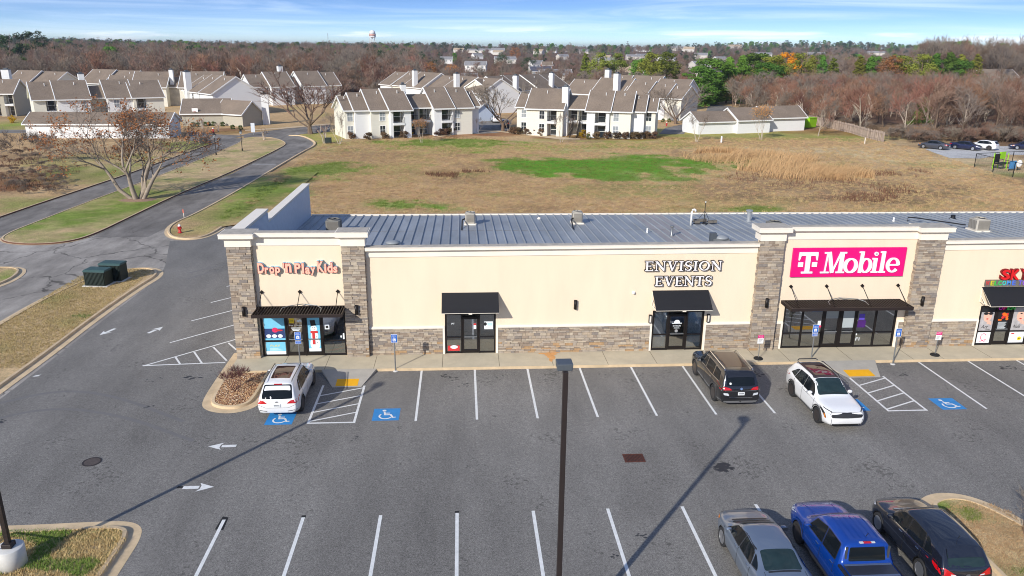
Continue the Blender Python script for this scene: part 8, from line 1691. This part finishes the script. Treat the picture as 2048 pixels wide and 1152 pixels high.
        if kind == 'lattice':
            mb = MB(); [mb.tube([(a*w*2.2, b2*w*2.2, -5), (a*w*.4, b2*w*.4, H)], w*.22, 4) for a in (-1, 1) for b2 in (-1, 1)]; [mb.tube([(-w*2*(1-j/9), 0, H*j/8), (w*2*(1-(j+1)/9), 0, H*(j+1)/8)], w*.15, 4) for j in range(8)]; mb.build('frame', A['steel'], t); MB().box(-w*3, w*3, -w*.2, w*.2, H*.8, H*.83).box(-w*2.4, w*2.4, -w*.2, w*.2, H*.92, H*.95).build('cross_arm', A['steel'], t)
        else:
            MB().tube([(0, 0, -5), (0, 0, H)], [w*.5, w*.35], 6).build('pole', pm if kind == 'pole' else A['steel'], t)
            if kind == 'pole': MB().box(-w*3, w*3, -w*.2, w*.2, H*.93, H*.95).build('cross_arm', pm, t)
            else: MB().box(-w*1.2, w*1.2, -w*.3, w*.3, H*.75, H*.76).build('platform', A['steel'], t)
    # black railing at the lower left
    t = thing('handrail', 'short black metal handrail at the bottom left corner of the island', 'railing', (0, 0, .1)); mb = MB(); mb.tube([(-16.9, -14.85, .95), (-15.5, -15.2, .95), (-15.35, -15.6, .95)], .03, 6); mb.tube([(-15.35, -15.5, 0), (-15.35, -15.5, .95)], .03, 6); mb.tube([(-16.9, -14.85, 0), (-16.9, -14.85, .95)], .03, 6); mb.build('rail', A['blk'], t)

# ------------------------------------------------------------------ light, sky, camera
SUN_EL, SUN_AZ = 27., 52.5
def daylight():
    w = bpy.data.worlds.new('World'); scene.world = w; w.use_nodes = True; nt = w.node_tree; bg = nt.nodes['Background']
    sky = N(nt, 'ShaderNodeTexSky'); sky.sky_type = 'NISHITA'; sky.sun_disc = False; sky.sun_elevation = math.radians(SUN_EL)
    a = math.radians(SUN_AZ); dx, dy = -math.cos(a), -math.sin(a); sky.sun_rotation = math.atan2(dx, dy)
    sky.air_density = 1.; sky.dust_density = .6; sky.ozone_density = 1.6; sky.altitude = 100
    # cirrus veils and a few low cumulus, by direction
    tc = N(nt, 'ShaderNodeTexCoord'); sep = N(nt, 'ShaderNodeSeparateXYZ'); nt.links.new(tc.outputs['Generated'], sep.inputs[0])
    zz = N(nt, 'ShaderNodeMath', operation='MULTIPLY'); zz.inputs[1].default_value = SKY_LIFT; nt.links.new(sep.outputs[2], zz.inputs[0])
    z2 = N(nt, 'ShaderNodeMath', operation='ADD'); z2.inputs[1].default_value = .04; nt.links.new(zz.outputs[0], z2.inputs[0])
    cmb = N(nt, 'ShaderNodeCombineXYZ'); nt.links.new(sep.outputs[0], cmb.inputs[0]); nt.links.new(sep.outputs[1], cmb.inputs[1]); nt.links.new(z2.outputs[0], cmb.inputs[2])
    nv = N(nt, 'ShaderNodeVectorMath', operation='NORMALIZE'); nt.links.new(cmb.outputs[0], nv.inputs[0]); nt.links.new(nv.outputs[0], sky.inputs[0])
    def cloud(scale, vec, lo, hi, det, dist=0.):
        mp = N(nt, 'ShaderNodeMapping'); mp.inputs['Scale'].default_value = vec; nt.links.new(tc.outputs['Generated'], mp.inputs[0])
        n = N(nt, 'ShaderNodeTexNoise', Scale=scale, Detail=det, Roughness=.55, Distortion=dist); nt.links.new(mp.outputs[0], n.inputs['Vector'])
        r = N(nt, 'ShaderNodeMapRange', interpolation_type='SMOOTHSTEP'); r.inputs[1].default_value = lo; r.inputs[2].default_value = hi; nt.links.new(n.outputs[0], r.inputs[0]); return r.outputs[0]
    c1 = cloud(2.6, (1.0, 1.0, 22), .38, .80, 9., 1.1); c2 = cloud(4.2, (1.0, 1., 15), .53, .66, 5., .3)
    band = N(nt, 'ShaderNodeMapRange', interpolation_type='SMOOTHSTEP'); band.inputs[1].default_value = .012; band.inputs[2].default_value = .030; band.inputs[3].default_value = 1; band.inputs[4].default_value = 0; nt.links.new(sep.outputs[2], band.inputs[0])
    m2 = N(nt, 'ShaderNodeMath', operation='MULTIPLY'); nt.links.new(c2, m2.inputs[0]); nt.links.new(band.outputs[0], m2.inputs[1])
    mx = N(nt, 'ShaderNodeMix', data_type='RGBA'); mx.inputs[7].default_value = (*CIRRUS, 1); k = N(nt, 'ShaderNodeMath', operation='MULTIPLY'); k.inputs[1].default_value = .45; nt.links.new(c1, k.inputs[0]); nt.links.new(k.outputs[0], mx.inputs[0]); hs = N(nt, 'ShaderNodeHueSaturation'); hs.inputs['Saturation'].default_value = 1.25; hs.inputs['Hue'].default_value = .512; hs.inputs['Value'].default_value = 1.04; nt.links.new(sky.outputs[0], hs.inputs['Color']); nt.links.new(hs.outputs[0], mx.inputs[6])
    my = N(nt, 'ShaderNodeMix', data_type='RGBA'); my.inputs[7].default_value = (*CUMULUS, 1); k = N(nt, 'ShaderNodeMath', operation='MULTIPLY'); k.inputs[1].default_value = .8; nt.links.new(m2.outputs[0], k.inputs[0]); nt.links.new(k.outputs[0], my.inputs[0]); nt.links.new(mx.outputs[2], my.inputs[6])
    nt.links.new(my.outputs[2], bg.inputs[0]); bg.inputs[1].default_value = SKY_STR
    L = bpy.data.lights.new('sun', 'SUN'); L.energy = SUN_STR; L.angle = math.radians(.55); L.color = (1., .955, .88); o = bpy.data.objects.new('sun', L); COL.objects.link(o)
    e = math.radians(SUN_EL); d = Vector((dx*math.cos(e), dy*math.cos(e), math.sin(e))); o.rotation_euler = d.to_track_quat('Z', 'Y').to_euler(); o.location = (-40, -60, 60)
def camera():
    c = bpy.data.cameras.new('camera'); c.sensor_width = 36; c.sensor_fit = 'HORIZONTAL'; c.lens = 36*FPX/2048; c.clip_start = .5; c.clip_end = 20000
    o = bpy.data.objects.new('camera', c); COL.objects.link(o); m = Matrix.Identity(4)
    for i in range(3): m[i][0], m[i][1], m[i][2], m[i][3] = CR[i], CU[i], -CW[i], CAM[i]
    o.matrix_world = m; scene.camera = o
SKY_STR, SUN_STR, SKY_LIFT, EXPO = .15, 3.9, 4.5, .3
CIRRUS, CUMULUS = (6.5, 7.4, 8.6), (8.2, 8.6, 8.8)
def air():
    'thin winter haze filling one closed box round everything'
    o = MB().box(-9200, 9200, -600, 13200, -9, 70).build('haze', M('haze_air', (1, 1, 1), var=0)); o['kind'] = 'stuff'; o['label'] = 'thin bluish winter haze over the far woods'; o['category'] = 'haze'
    nt = o.data.materials[0].node_tree; nt.nodes.remove(nt.nodes['Principled BSDF']); v = N(nt, 'ShaderNodeVolumePrincipled'); v.inputs['Color'].default_value = (.78, .88, 1, 1); v.inputs['Density'].default_value = HAZE; v.inputs['Anisotropy'].default_value = .2
    nt.links.new(v.outputs[0], nt.nodes['Material Output'].inputs['Volume'])
HAZE = .00011
vehicles(); signs(); LOT, PAVE = setting(); markings(LOT); shops(); fixtures(); apartments(); street_things(); tree_kit(); planting(); daylight(); camera(); air()
vs = scene.view_settings; vs.view_transform = 'Standard'; vs.look = 'None'; vs.exposure = EXPO; vs.gamma = 1; vs.use_curve_mapping = False
scene.cycles.max_bounces = 6; scene.cycles.transparent_max_bounces = 12; scene.cycles.use_denoising = True; scene.cycles.filter_width = 1.0
